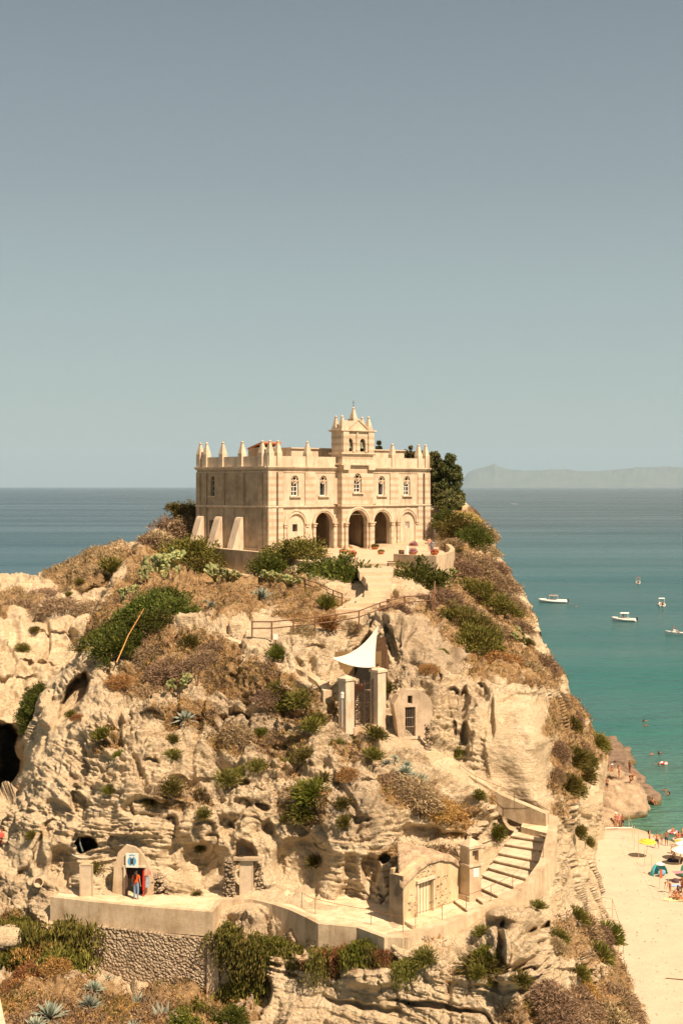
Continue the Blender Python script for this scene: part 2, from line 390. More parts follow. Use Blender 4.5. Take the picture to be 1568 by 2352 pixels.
sandd = lambda y: 38.6*F/(y-HY)
CT = [(1010,1180,168),(1060,1165,172),(1095,1190,170),(1130,1250,165),(1040,1240,160),(1090,1240,160),(1020,1300,143),(1060,1300,148),(1160,1310,158),
(1000,1345,132),(1100,1350,140),(1190,1360,152),(1000,1400,118),(1100,1400,130),(1200,1400,148),(1000,1450,108),(1100,1450,118),(1180,1450,130),(1230,1440,145),
(950,1400,112),(900,1400,110),(950,1440,104),(900,1440,101),(1000,1520,98),(1100,1520,105),(1180,1520,108),(1245,1495,125),(1280,1560,122),
(990,1600,95),(1080,1590,97),(1130,1600,95.5),(1180,1580,98),(1240,1572,99),(1264,1600,106),(1300,1600,122),
(1130,1700,92),(1200,1700,91.5),(1250,1700,91.5),(1265,1700,99),(1343,1660,135),(1340,1720,127),(1200,1825,90.3),(1250,1845,89.6),(1060,1750,92),(1100,1790,91),
(1272,1840,94),(1320,1800,110),(1380,1720,150),(1383,1800,150),(1350,1850,125),(1378,1900,152),
(1240,1890,92),(1165,1990,86),(1100,2055,80.6),(1060,2083,79),(1125,1960,87.8),(930,2135,75.2),(1225,1950,87.5),(1155,2075,78.4),(1265,1880,90),(1262,1975,84.6),(1215,2045,80.5),(1120,2100,76.5),(930,2160,74.3),(1200,1925,90),
(1297,1900,95),(1330,1950,114),(1358,1955,140),(1297,2000,87),(1338,2010,117),(1280,2100,79.5),(1330,2100,88),(1360,2100,103),(1380,2080,125),
(1250,2200,74),(1320,2200,78),(1380,2200,88),(1412,2200,103),(1428,2200,114),
(1200,2350,70),(1300,2350,73),(1400,2350,80),(1450,2350,90),(1482,2352,99),
(1392,1990,sandd(1990)+14),(1420,2100,sandd(2100)+14),(1460,2200,sandd(2200)+14),(1520,2352,sandd(2352)+14),(1560,2440,105),
(500,2440,72),(900,2440,71),(1200,2440,69),(1400,2440,76),
(560,2165,77),(640,2200,76),(750,2165,75.5),(750,2250,75),(900,2165,73.6),(900,2250,73),(1000,2200,72.5),(1100,2160,74.5),(1150,2200,72.5),(1100,2300,71.5),(900,2350,72),(600,2350,74),(520,2300,77),(510,2250,78),
(600,2065,80.5),(700,2085,78.8),(800,2105,77.2),(900,2130,75.2),
(150,2030,82.5),(320,2040,82.2),(500,2040,82),(600,2050,81.6),(700,2060,80.8),(800,2080,79.8),(880,2095,78.8),
(300,1950,82.5),(500,1950,83),(650,1950,82.5),(800,1950,80.5),(850,1950,80.5),(200,1950,83),(100,1950,84),(50,1950,86),(0,1950,88),(-60,1950,90),
(100,1850,86.5),(300,1850,83.5),(500,1850,84),(700,1850,83.5),(850,1850,82),
(50,1750,93),(150,1750,90),(300,1750,87),(500,1750,87.5),(700,1750,87),(830,1720,86.5),
(100,1650,96),(250,1650,92),(450,1650,91),(600,1650,91),(740,1650,90),(200,1550,101),(350,1550,97),(500,1550,95),(650,1540,94.5),(760,1560,93),
(250,1480,107),(400,1480,101),(520,1480,98.5),(650,1470,98),(750,1470,99),(260,1430,113),(400,1420,108),(520,1420,104),(650,1440,100),(800,1430,104),(700,1400,107),
(300,1350,128),(400,1350,120),(550,1360,118),(700,1350,118),(860,1345,121),(800,1400,115),(840,1375,118),(780,1350,122),(950,1350,120),(320,1300,138),(420,1302,155),(500,1322,149.5),(560,1328,146),(600,1332,142.5),(700,1292,141),(850,1300,139.5),(950,1320,132),
(330,1256,150),(400,1235,162),(450,1255,161),(400,1190,160),(455,1165,166),(520,1270,156),
(700,1262,160),(850,1262,160),(1000,1256,163),(550,1210,174),(700,1200,178),(850,1200,180),(950,1200,180),
(840,1675,92.6),(840,1600,97),(870,1500,101),(820,1500,102),(800,1700,90),(900,1700,91),(980,1712,91.5),(1020,1740,91.3),
(885,2065,78.4),(893,1990,80.5),(1160,1650,93.6),(1225,1650,93.6),(1160,1780,91.0),(1230,1780,90.7),(930,1770,88),(1000,1800,87),(900,1850,83.5),(1050,1850,86),(950,1930,83),(1030,1930,84),(950,2000,82.5),(1080,1950,84),(1130,1930,88),(1150,1950,87.8),(1110,1870,87.8),(1000,2030,83),(1170,1885,92),
(60,1700,97),(130,1600,101),(200,1500,106),(160,1540,103),(35,1700,97),(40,1800,94),(10,1850,92),
(0,2352,70.5),(450,2352,71),(200,2240,78),(300,2268,78.3),(480,2295,77.3),(300,2235,80.6),(420,2250,79.9),(220,2195,81.4),(300,2180,80.9),(0,2240,77.5),(250,2300,75),
(150,2110,80.5),(480,2140,79),(300,2135,79.9),(0,2100,82),(100,2120,81.3),(100,2200,79),(0,2440,66.5),(400,2440,67)]
PO = [(330,1256),(350,1228),(400,1190),(455,1165),(600,1180),(990,1165),(1060,1160),(1095,1190),(1108,1222),(1130,1250),(1137,1285),(1165,1310),(1172,1345),(1200,1370),(1212,1405),(1225,1430),(1232,1470),(1248,1490),(1262,1525),(1288,1550),(1300,1600),(1343,1650),(1345,1690),(1370,1694),(1385,1712),(1386,1760),(1376,1800),(1380,1900),
(1400,1960),(1412,2000),(1440,2100),(1480,2200),(1540,2352),(1640,2500),(-80,2500),(-80,1860),(32,1812),(60,1760),(46,1700),(64,1650),(98,1600),(148,1545),(178,1520),(205,1470),(228,1425),(252,1350),(290,1290)]
# recesses (+) and bosses (-) seen in the photograph: x, y, rx, ry, metres, rotation, edge sharpness, warp
FE = [ # big alcoves of the lower wall
(560,1985,34,62,1.6,0,.35),(250,1985,60,60,.6,0,.5),(430,1975,70,70,1.1,0,.5),(690,1985,75,75,1.7,0,.4),(850,2005,24,50,1.1,10,.4),(800,2030,26,90,.5,0,.4),
(960,1915,62,26,1.5,0,.4),(1040,1925,40,22,1.0,0,.4),(880,1975,14,16,2.0,0,.4),(680,1905,26,16,.8,20),(610,1900,24,18,1.0,30,.4),(600,1852,20,12,1.4,30,.3,.3),(558,1840,28,14,.7,20),
(197,1938,28,19,7,14,.3,.8),(215,1890,36,18,-.5,0,.6),(140,1990,44,50,1.3,0,.45),(470,1985,60,60,1.2,0,.4),(330,1905,70,40,-.5,0,.6),(130,1860,40,30,1.0,30),(90,1965,16,60,1.0,0),(175,1840,22,26,1.1),(115,1905,26,30,.9),(60,2010,20,22,.8),(330,1860,60,28,.9,0),(390,1900,24,36,.8),
(265,1690,20,26,1.0),(255,1668,26,16,.8),(345,1640,34,12,.7,10),(430,1650,46,12,.7,5),(440,1790,60,12,.6,0),(540,1640,50,22,1.3,0,.4),(560,1790,16,9,1.0,0,.3),(500,1770,14,8,1.0),
(545,1555,30,10,.5),(350,1760,20,16,.8),(400,1850,40,12,.6),(470,1910,30,34,.7),(520,1905,22,40,.7,-15),(300,1580,50,12,.5),(700,1520,30,14,.8,0,.5),(720,1500,36,20,1.0,0,.5),(610,1420,30,9,.7),(690,1430,26,8,.6),
(640,1700,70,10,.5),(660,1610,40,12,.6),(760,1800,26,10,.5),(850,1800,30,10,.5),(700,1870,50,10,.4),(820,1880,40,10,.5),
# shaded blade beside the spur
(168,1598,24,74,5.0,26,.3,.12),(100,1640,30,40,-1.2,0,.6),
# alcoves over the pale wall on the right
(1040,1602,17,26,1.0,-10,.35,.3),(1066,1610,13,30,1.0,-6,.35,.3),(1103,1592,22,30,1.2,-25,.35,.3),(1042,1680,9,22,.7,0,.3,.2),(1068,1690,10,28,.8,0,.3,.2),(1128,1650,8,60,.8,0,.5,.3),(1195,1612,66,22,.8,-8,.5,.8),(1245,1610,8,45,.8),
(1008,1560,16,14,.9),(1065,1520,14,10,.6),(1010,1445,12,20,.8),(1130,1470,14,18,.7),(940,1440,14,40,-.8,0),(1000,1470,40,50,-1.0,0,.8),(1060,1500,40,30,-.8,20,.8),
(905,1420,26,36,-1.4,20,.6),(895,1475,14,44,1.4,-12,.4,.2),
# cave behind the sail
(855,1508,36,50,3.5,0,.3,.2),(848,1585,30,70,1.3,0,.3,.1),
# lower cliff under the path
(800,2167,80,8,1.0,2,.4),(740,2230,60,12,.9,10),(560,2230,40,70,1.4,-15),(600,2290,20,60,1.5,10),(850,2250,70,30,-1.2,0,.6),(700,2190,40,20,-.9),(830,2310,140,12,.7,12,.7,.9),(1000,2310,120,10,1.0,8,.4),(1180,2240,60,30,-1.6,0,.6),(1170,2105,60,26,-1.6,10,.5),(1190,2165,50,50,-1.5,0,.5),(1148,2160,10,50,.8,6,.6,.6),(1220,2135,30,12,1.0,-30),(1185,2225,50,7,1.0,0,.3),(1260,2125,10,10,1.0),(1310,2230,30,10,.9,10),(900,2210,20,20,1.0),(820,2180,100,6,.8,2,.4),(540,2200,26,40,1.0),(640,2160,24,30,.8),
(1300,1900,8,60,1.0),(1310,1760,14,60,1.0,-10),(1340,1880,30,16,.9)]
CALM = [([(760,1285),(860,1285),(1000,1275)],45,75),([(840,1300),(850,1350),(800,1390),(720,1420),(600,1450)],18,46),([(500,1260),(600,1290)],30,60),
([(140,2062),(320,2068),(495,2080),(600,2065),(700,2085),(800,2103),(900,2130),(960,2130)],12,34),
([(140,2100),(320,2120),(490,2140)],22,44),([(210,2180),(480,2210)],55,80),
([(930,2130),(1060,2090),(1160,2000),(1220,1890)],48,80),([(1250,1880),(1160,1830),(1060,1775),(960,1710),(850,1685)],8,26),
([(1190,1660),(1190,1820)],45,100),([(1160,1650),(1225,1650)],30,70),([(940,1640),(950,1690)],22,40),([(960,2050),(1080,2040)],30,60),([(530,1500),(640,1530),(740,1590)],4,16),
([(0,2330),(450,2345)],30,70),([(840,1600),(840,1670)],14,30),([(320,2000),(320,2060)],20,40),([(60,1960),(250,1985),(500,1985),(700,1990),(860,1990)],30,75,.42),([(950,1910),(1050,1930)],20,50,.4),([(180,1600),(120,1700),(90,1800)],30,70,.4),([(150,1850),(420,1880)],20,80,.6),([(1280,2030),(1300,2250)],20,60,.5),([(600,2300),(1000,2330)],20,70,.5)]
SO = [(380,1300,110,60,1),(330,1380,100,70,1),(480,1370,160,60,.9),(640,1350,120,45,.9),(300,1450,120,70,.9),(440,1500,130,60,.85),(720,1400,110,45,.75),(560,1560,140,50,.8),(330,1560,110,50,.8),(700,1620,110,50,.65),
(430,1640,90,40,.75),(640,1700,90,40,.6),(530,1700,60,40,.7),(700,1850,80,60,.65),(420,1830,90,40,.55),(640,1760,80,30,.5),(250,1700,40,40,.6),(940,1820,90,55,.9),(1050,1870,70,40,.95),(820,1730,70,40,.6),
(1070,1220,60,60,1),(1090,1330,90,70,1),(1130,1430,110,70,.95),(1060,1440,50,60,.7),(1160,1520,100,50,.95),(1250,1540,60,50,.9),(1300,1650,60,60,1.25),(1305,1750,50,110,1.35),(1350,1710,50,50,1.3),(1300,1860,40,50,.9),(1290,1880,40,60,.5),(1330,2150,60,70,.7),(1390,2250,70,80,.85),(1330,2320,150,60,.95),(1200,2330,90,40,.6),(1000,2160,60,25,.45),(1150,1850,40,40,.6),
(100,2310,260,60,1),(380,2320,200,60,.9),(100,2200,120,40,.9),(30,2150,60,60,.8),(560,2330,60,40,.6),(960,1960,110,26,.8),(900,1390,60,40,.6),(1000,1400,60,30,.8),(620,2200,90,40,.35),(820,2220,150,30,.35),(1100,2240,80,40,.5)]
def main_pass(x, y, d):
    return d
rock = Sheet(CT, PO, (-140,1120,1700,2500), STEP_A, .4, FE, CALM, SO, 'rock_stack', M['rock'], 1.0, .22, main_pass)
CB = [(-160,1345,140),(0,1338,142),(100,1330,142),(180,1290,146),(250,1256,152),(340,1256,156),(420,1230,165),(150,1400,132),(0,1450,124),(0,1600,113),(100,1500,121),(200,1400,131),(300,1300,150),(250,1480,124),(-160,1500,122),(-160,1650,112),(0,1700,107),(100,1650,112),(0,1850,101),(-160,1850,103),(150,1700,112),(200,1600,118),(0,1950,98),(200,1900,104),(300,1500,130),(350,1400,140),(60,1380,134)]
PB = [(-170,1345),(0,1338),(60,1334),(100,1322),(140,1305),(185,1284),(220,1266),(255,1256),(335,1255),(420,1236),(460,1400),(400,1960),(-170,1960)]
FB = [(5,1742,62,84,26,0,.22,.25),(20,1660,60,16,-1.5,0,.7),(225,1352,52,16,2.2,-12,.35,.4),(150,1380,70,10,.9,0),(120,1460,70,12,.9,4),(80,1520,60,8,.8),(30,1560,60,9,.7),(200,1300,40,10,.8,-20),(90,1430,30,10,.9),(160,1480,40,14,1.0)]
SB = [(230,1300,160,50,1),(0,1380,120,38,.9),(330,1400,90,160,1),(180,1330,60,30,.7),(250,1420,50,60,.8)]
head = Sheet(CB, PB, (-230,1200,520,2020), 3.0, .8, FB, [], SB, 'headland', M['rock_pale'], 1.15, .12)
# ------------------------------------------------------------------ sand, sea, far coast
def grid_obj(name, x0, x1, y0, y1, nx, ny, zf, material):
    xs = np.linspace(x0, x1, nx); ys = np.linspace(y0, y1, ny); X, Y = np.meshgrid(xs, ys)
    Z = zf(X.ravel(), Y.ravel()); pos = np.stack([X.ravel(), Y.ravel(), Z], 1).astype(np.float32)
    iv = np.arange(nx*ny).reshape(ny, nx); fc = np.stack([iv[:-1, :-1].ravel(), iv[:-1, 1:].ravel(), iv[1:, 1:].ravel(), iv[1:, :-1].ravel()], 1)
    me = bpy.data.meshes.new(name); me.from_pydata(pos.tolist(), [], fc.tolist()); me.materials.append(material)
    me.polygons.foreach_set('use_smooth', [True]*len(me.polygons))
    o = bpy.data.objects.new(name, me); C.objects.link(o); o['kind'] = 'structure'; return o
# waterline runs from pixel (1380,1890) to (1568,1936) and on to the right
WL = [Pz(1330, 1880, 0), Pz(1400, 1893, 0), Pz(1470, 1905, 0), Pz(1520, 1925, 0), Pz(1568, 1942, 0), Pz(1700, 1965, 0), Pz(2100, 2050, 0)]
def shore(X): return np.interp(X, [-900, -100, 5]+[p.x for p in WL]+[400, 1200], [70, 100, WL[0].y-2]+[p.y for p in WL]+[90, -200])
def sand_h(X, Y):
    t = (shore(X)-Y); p = np.stack([X*.35, Y*.35, 0*X], 1)
    return np.clip(t*.045, -7, .45)+np.clip(t-12, 0, 60)*.004+.05*fbm(p, 3)*np.clip(t/6, 0, 1)+.025*noise(p*6)*np.clip(t/4, 0, 1)-.0
m, nt_, b = mat('sand'); 
c = ramp(nt_, nz(nt_, .5, 6, .7), [(.3, (.44, .375, .28)), (.7, (.51, .445, .335))])
wet = N(nt_, 'ShaderNodeSeparateXYZ'); g_ = N(nt_, 'ShaderNodeNewGeometry'); nt_.links.new(g_.outputs['Position'], wet.inputs[0])
wf = ramp(nt_, wet.outputs['Z'], [(.03, (1, 1, 1)), (.22, (0, 0, 0))])
speck = ramp(nt_, nz(nt_, 4, 4, .75), [(.68, (0, 0, 0)), (.74, (1, 1, 1))])
c = mixc(nt_, wf, c, (.40, .33, .22)); c = mixc(nt_, mth(nt_, 'MULTIPLY', speck, .35), c, (.25, .18, .1))
nt_.links.new(c, b.inputs['Base Color']); b.inputs['Roughness'].default_value = .9; b.inputs['Specular IOR Level'].default_value = .1
bump(nt_, b, nz(nt_, 3.0, 5, .65), .12, .6); M['sand'] = m
grid_obj('sand', -60, 150, 55, 190, 420, 270, sand_h, M['sand'])
m, nt_, b = mat('sea_water')
g_ = N(nt_, 'ShaderNodeNewGeometry'); s_ = N(nt_, 'ShaderNodeSeparateXYZ'); nt_.links.new(g_.outputs['Position'], s_.inputs[0])
wob = mth(nt_, 'MULTIPLY', mth(nt_, 'SUBTRACT', nz(nt_, .006, 4, .6), .5), 260)
dist = mth(nt_, 'ADD', s_.outputs['Y'], mth(nt_, 'MULTIPLY', wob, 1.0))
dl = mth(nt_, 'LOGARITHM', mth(nt_, 'MAXIMUM', dist, 50), 10)     # 2.1 .. 4.5
col = ramp(nt_, mth(nt_, 'DIVIDE', mth(nt_, 'SUBTRACT', dl, 2.0), 2.0), [(.10, (.075, .195, .135)), (.20, (.018, .125, .110)), (.32, (.016, .095, .098)), (.45, (.030, .095, .110)), (.60, (.055, .085, .100)), (1.0, (.075, .095, .105))])  # far stops painted lighter in place of sky reflection
sm = ramp(nt_, nz(nt_, .012, 5, .6, sc3=(.25, 1.6, 1)), [(.42, (0, 0, 0)), (.62, (1, 1, 1))])
col = mixc(nt_, mth(nt_, 'MULTIPLY', sm, .38), col, (.075, .135, .145))
weed = ramp(nt_, nz(nt_, .05, 4, .6), [(.58, (0, 0, 0)), (.7, (1, 1, 1))])
nf = ramp(nt_, s_.outputs['Y'], [(0, (1, 1, 1)), (1, (0, 0, 0))])
xr = mth(nt_, 'DIVIDE', s_.outputs['X'], mth(nt_, 'MAXIMUM', s_.outputs['Y'], 50)); lf = ramp(nt_, mth(nt_, 'ADD', mth(nt_, 'MULTIPLY', xr, 2), .5), [(.05, (1, 1, 1)), (.55, (0, 0, 0))])
col = mixc(nt_, mth(nt_, 'MULTIPLY', lf, .6), col, (.025, .070, .11))
weedm = mth(nt_, 'MULTIPLY', weed, ramp(nt_, dl, [(0, (1, 1, 1)), (1, (0, 0, 0))]))
wn = ramp(nt_, nz(nt_, .09, 4, .65), [(.50, (0, 0, 0)), (.60, (1, 1, 1))]); wy = ramp(nt_, mth(nt_, 'DIVIDE', mth(nt_, 'SUBTRACT', s_.outputs['Y'], 155), 60), [(.0, (1, 1, 1)), (1.0, (0, 0, 0))])
col = mixc(nt_, mth(nt_, 'MULTIPLY', mth(nt_, 'MULTIPLY', wn, wy), .8), col, (.05, .075, .045))
nt_.links.new(col, b.inputs['Base Color']); b.inputs['Roughness'].default_value = .16; b.inputs['IOR'].default_value = 1.33; b.inputs['Specular IOR Level'].default_value = .19
w1 = nz(nt_, .9, 5, .6, sc3=(.45, 1.2, 1)); w2 = nz(nt_, .10, 4, .6, sc3=(.5, 1.5, 1))
w3 = nz(nt_, .016, 4, .6, sc3=(.4, 1.6, 1))
h0 = bump(nt_, None, w3, 5, .4); h1 = bump(nt_, None, w2, 3.2, 1.0, h0); w4 = nz(nt_, .30, 5, .65, sc3=(.45, 1.3, 1)); h2 = bump(nt_, None, w4, 1.5, 1.0, h1); bump(nt_, b, w1, .5, 1.0, h2)
rg = ramp(nt_, nz(nt_, .0035, 5, .65, sc3=(.22, 1.9, 1)), [(.36, (.15, .15, .15)), (.64, (.30, .30, .30))]); nt_.links.new(rg, b.inputs['Roughness'])
M['sea'] = m
SR = 90000
me = bpy.data.meshes.new('sea'); me.from_pydata([(-SR, -2000, 0), (SR, -2000, 0), (SR, SR, 0), (-SR, SR, 0)], [], [(0, 1, 2, 3)]); me.materials.append(m)
o = bpy.data.objects.new('sea', me); C.objects.link(o); o['kind'] = 'structure'
# sea bed so that the island stands on ground
mb = MB()
# far coast: ridge line traced as heights above the horizon, at 26 km, several km deep
prof = [(1000,0),(1052,4),(1075,36),(1100,44),(1125,50),(1134,56),(1143,49),(1165,42),(1200,38),(1250,40),(1290,42),(1330,38),(1380,38),(1420,41),(1470,46),(1520,48),(1570,46),(1640,50),(1750,44),(1900,30),(2100,10)]
xs = np.linspace(1000, 2100, 330); hs = np.interp(xs, [p[0] for p in prof], [p[1] for p in prof])
vs = []; fs = []; rows = 14
for r in range(rows):
    dk = 74000+r*700; t = math.sin(PI*.5*min(1, r/7.)) if r <= 7 else math.cos(PI*.5*(r-7)/6.)
    for i, x in enumerate(xs):
        hh = hs[i]*t*79000/F*(1+0)*(1 if r == 7 else 1)
        n_ = noise(np.array([[x*.03, r*.8, 2.]]))[0]*.30+noise(np.array([[x*.12, r*1.1, 7.]]))[0]*.16
        z = max(hh*(1+n_*(1 if r != 7 else .12))*(1 if r == 7 else .9), -15)
        vs.append(((x-CX)*dk/F, dk, z))
for r in range(rows-1):
    for i in range(len(xs)-1):
        a = r*len(xs)+i; fs.append((a, a+1, a+1+len(xs), a+len(xs)))
mb.add(vs, fs); M['coast'] = simple('coast_hills', (.10, .115, .08), .9, .3, .0012)
o = mb.build('hills', M['coast'], smooth=True); o['kind'] = 'structure'
# ------------------------------------------------------------------ the church
def plaster(name, a, b_, c_, rough=.9, stripes=False):
    m, nt, b = mat(name)
    n1 = nz(nt, .55, 7, .68); n2 = nz(nt, 1.4, 6, .7, sc3=(1, 1, .35)); n3 = nz(nt, 7, 5, .7)
    c = ramp(nt, n1, [(.32, a), (.5, b_), (.68, c_)])
    c = mixc(nt, .55, c, ramp(nt, n2, [(.34, (.62, .56, .48)), (.52, (1, 1, 1))]), 'MULTIPLY')
    c = mixc(nt, .3, c, ramp(nt, n3, [(.35, (.75, .72, .66)), (.55, (1, 1, 1))]), 'MULTIPLY')
    rs = nz(nt, 2.6, 5, .65, sc3=(1, 1, .07)); c = mixc(nt, .5, c, ramp(nt, rs, [(.36, (.70, .63, .53)), (.5, (1, 1, 1))]), 'MULTIPLY')
    if stripes:
        tcn = N(nt, 'ShaderNodeTexCoord'); s = N(nt, 'ShaderNodeSeparateXYZ'); nt.links.new(tcn.outputs['Object'], s.inputs[0])
        f = mth(nt, 'FRACT', mth(nt, 'DIVIDE', mth(nt, 'ADD', s.outputs['Z'], .18), .76))
        f = mth(nt, 'GREATER_THAN', f, .56)
        f = mth(nt, 'MULTIPLY', f, mth(nt, 'ADD', .22, mth(nt, 'MULTIPLY', nz(nt, 2.2, 4, .7), .85)))
        c = mixc(nt, f, c, (.37, .285, .185))
    nt.links.new(c, b.inputs['Base Color']); b.inputs['Roughness'].default_value = rough; b.inputs['Specular IOR Level'].default_value = .12
    bump(nt, b, nz(nt, 9, 6, .7), .03, .7)
    return m
M['plaster'] = plaster('warm_plaster', (.50, .40, .295), (.59, .485, .365), (.65, .54, .41))
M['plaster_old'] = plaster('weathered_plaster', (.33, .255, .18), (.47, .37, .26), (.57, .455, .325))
M['striped'] = plaster('striped_stone', (.50, .40, .295), (.59, .485, .365), (.65, .54, .41), stripes=True)
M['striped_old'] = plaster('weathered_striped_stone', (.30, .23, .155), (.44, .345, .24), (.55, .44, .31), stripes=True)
M['trim'] = plaster('stone_trim', (.50, .395, .285), (.61, .50, .37), (.67, .555, .42))
M['white_paint'] = simple('white_paint', (.74, .70, .62), .6, .05)
M['dark'] = simple('dark_interior', (.020, .016, .012), .9, .2)  # near-black fill, mostly painting the shade inside openings
M['glass'] = simple('window_glass', (.03, .035, .035), .12, .2)
M['iron'] = simple('dark_iron', (.05, .035, .025), .6, .3)
M['bronze'] = simple('bell_bronze', (.16, .18, .12), .55, .3, metallic=.2)
M['wood_dark'] = simple('dark_wood', (.10, .055, .028), .8, .35, 5)
M['terracotta'] = simple('terracotta', (.42, .155, .065), .85, .25, 4)
M['wood_rail'] = simple('weathered_rail_wood', (.17, .09, .05), .85, .3, 5)

church = empty('church', (-7.78, 150, 0), math.radians(42.0), 'sandy stone church with bell tower and pinnacles on top of the rock', 'church')
UX = Vector((.7431, .6691, 0)); VX = Vector((-.6691, .7431, 0)); OC = Vector((-7.78, 150, 0))
def T(u, w, z): return OC+UX*u+VX*w+Vector((0, 0, z))
LF, LS = 24.45, 12.8
ZB, ZS, ZC, ZP = 31.3, 36.8, 41.0, 42.3
idt = lambda u, w, z: Vector((u, w, z))
def arch_pts(c, r, z0, zs, n=14):
    return [(c-r, z0), (c+r, z0)]+[(c+r*math.cos(PI*k/n), zs+r*math.sin(PI*k/n)) for k in range(n+1)]
def cb(name, m, parent=church): 
    return lambda mb: mb.build(name, m, parent)
# front wall with openings (real porch behind)
mb = MB()
front_holes = [arch_pts(7.85, 1.28, 31.6, 34.9), arch_pts(16.65, 1.28, 31.6, 34.9)]
wins = [3.70, 7.80, 16.65, 20.72]
for c in wins: front_holes.append(arch_pts(c, .52, 38.0, 39.72, 10))
front_holes.append([(3.35, 34.15), (4.05, 34.15), (4.05, 34.95), (3.35, 34.95)])
front_holes.append([(20.4, 34.2), (21.1, 34.2), (21.1, 34.95), (20.4, 34.95)])
holed(mb, [(0.0, ZB), (9.82, ZB), (9.82, ZC), (0, ZC)], [h for h in front_holes if max(p[0] for p in h) < 9.9], idt, .55)
holed(mb, [(14.6, ZB), (LF, ZB), (LF, ZC), (14.6, ZC)], [h for h in front_holes if min(p[0] for p in h) > 14], idt, .55)
mb.build('wall', M['plaster'], church)
# projecting centre bay
mb = MB(); PW = -.8
bay_holes = [arch_pts(12.2, 1.42, 31.6, 34.95, 18), arch_pts(12.2, .56, 38.35, 39.95, 10)]
holed(mb, [(9.82, ZB), (14.6, ZB), (14.6, 41.4), (9.82, 41.4)], bay_holes, lambda u, d, z: Vector((u, PW+d, z)), .6)
for uu in (9.82, 14.2): mb.box((uu+.2, (-.2+.0)/2, (ZB+41.4)/2), (.2, .1-.001, (41.4-ZB)/2-.001))
mb.build('wall', M['striped'], church)
# side wall (weathered), with door and window; far wall and back wall
mb = MB()
side_holes = [arch_pts(9.9, .36, 37.98, 39.85, 10), [(9.35, 31.9), (10.5, 31.9), (10.5, 35.25), (9.35, 35.25)]]
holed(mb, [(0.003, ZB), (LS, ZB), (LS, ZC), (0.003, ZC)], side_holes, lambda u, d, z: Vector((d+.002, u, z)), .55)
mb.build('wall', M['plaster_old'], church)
mb = MB()
mb.box((LF-.27, LS/2+.3, (ZB+ZC)/2), (.27, LS/2-.3, (ZC-ZB)/2)); mb.box((LF/2, LS-.26, (ZB+ZC)/2), (LF/2-.6, .26, (ZC-ZB)/2))
mb.build('wall', M['plaster'], church)
mb = MB(); mb.box((LF/2, LS/2, ZC+.15), (LF/2-.4, LS/2-.4, .12)); mb.build('roof', M['plaster'], church)
# porch inside: floor, inner walls, ceiling
mb = MB()
mb.box((12.2, 4.7, 33.9), (6.6, .2, 3.0)); mb.box((5.9, 2.6, 33.9), (.2, 2.0, 3.0)); mb.box((18.6, 2.6, 33.9), (.2, 2.0, 3.0))
mb.box((12.2, 2.6, 36.9), (6.6, 2.04, .12)); mb.box((12.2, 2.2, 31.9), (6.6, 2.5, .2))
mb.box((12.2, .2, 36.95), (2.9, .9, .14))
# cross walls of the porch seen through the middle and right arches
mb.box((14.35, 2.6, 33.9), (.22, 1.8, 3.0)); mb.box((10.1, 3.2, 33.9), (.2, 1.3, 3.0))
M['plaster_shade'] = plaster('shaded_plaster', (.20, .145, .09), (.29, .21, .135), (.36, .27, .18)); mb.build('porch', M['plaster_shade'], church)  # porch plaster coloured darker to deepen the shade inside
mb = MB(); mb.box((12.6, 4.44, 33.45), (1.0, .05, 1.4)); mb.box((8.1, 4.44, 32.8), (.5, .05, .6)); d = mb.build('door', M['dark'], church)
mb = MB(); 
for r_ in (8.0, 6.9): mb.lathe((r_, 4.4, 32.5), [(.0, -.5), (.55, -.5), (.6, 0), (.35, .45), (.0, .5)], 12)
mb.build('niche', M['dark'], church)
mb = MB(); mb.box((12.2, -.35, 35.9), (1.38, .03, .04)); mb.build('tie_bar', M['trim'], church)
# dark backing rooms behind windows
mb = MB()
for c in wins+[12.2]: mb.box((c, 1.1, 39.2), (.9, .45, 1.6))
for c in (3.7, 20.75): mb.box((c, 1.1, 34.6), (.8, .4, .8))
mb.box((1.2, 9.9, 39), (.5, .8, 1.5)); mb.box((1.4, 9.9, 33.6), (.6, 1.0, 1.9))
mb.build('interior', M['dark'], church)
# string courses, cornices, parapet
def band(mb, z0, z1, o, u0=0, u1=LF, side=True, front=True):
    if front: mb.box(((u0+u1)/2, -o/2+.001, (z0+z1)/2), ((u1-u0)/2+(o if side else 0), o/2, (z1-z0)/2))
    if side: mb.box((-o/2+.001, LS/2+o/2, (z0+z1)/2), (o/2, LS/2, (z1-z0)/2))
mb = MB()
for (z0, z1, o) in ((36.68, 36.80, .10), (36.80, 36.95, .22)):
    band(mb, z0, z1, o, 0, 9.82); band(mb, z0, z1, o, 14.6, LF, side=False); mb.box((12.21, PW-o/2, (z0+z1)/2), (2.39+o, o/2, (z1-z0)/2)); mb.box((9.82-o/2, -.4, (z0+z1)/2), (o/2, .4-.002, (z1-z0)/2))
mb.build('string_course', M['trim'], church)
mb = MB()
for (z0, z1, o) in ((40.55, 40.66, .07), (40.84, 40.96, .14), (40.96, 41.08, .24), (41.08, 41.2, .32)):
    band(mb, z0, z1, o, 0, 9.82); band(mb, z0, z1, o, 14.6, LF, side=False)
mb.box((LF+.1, LS/2, 41.1), (.11, LS/2, .1))
mb.build('cornice', M['trim'], church)
mb = MB(); pt = .30
mb.box((9.6/2+.001, pt/2+.02, (41.2+ZP)/2), (9.7/2, pt/2, (ZP-41.2)/2)); mb.box(((14.6+LF)/2, pt/2+.02, (41.2+ZP)/2), ((LF-14.6)/2, pt/2, (ZP-41.2)/2))
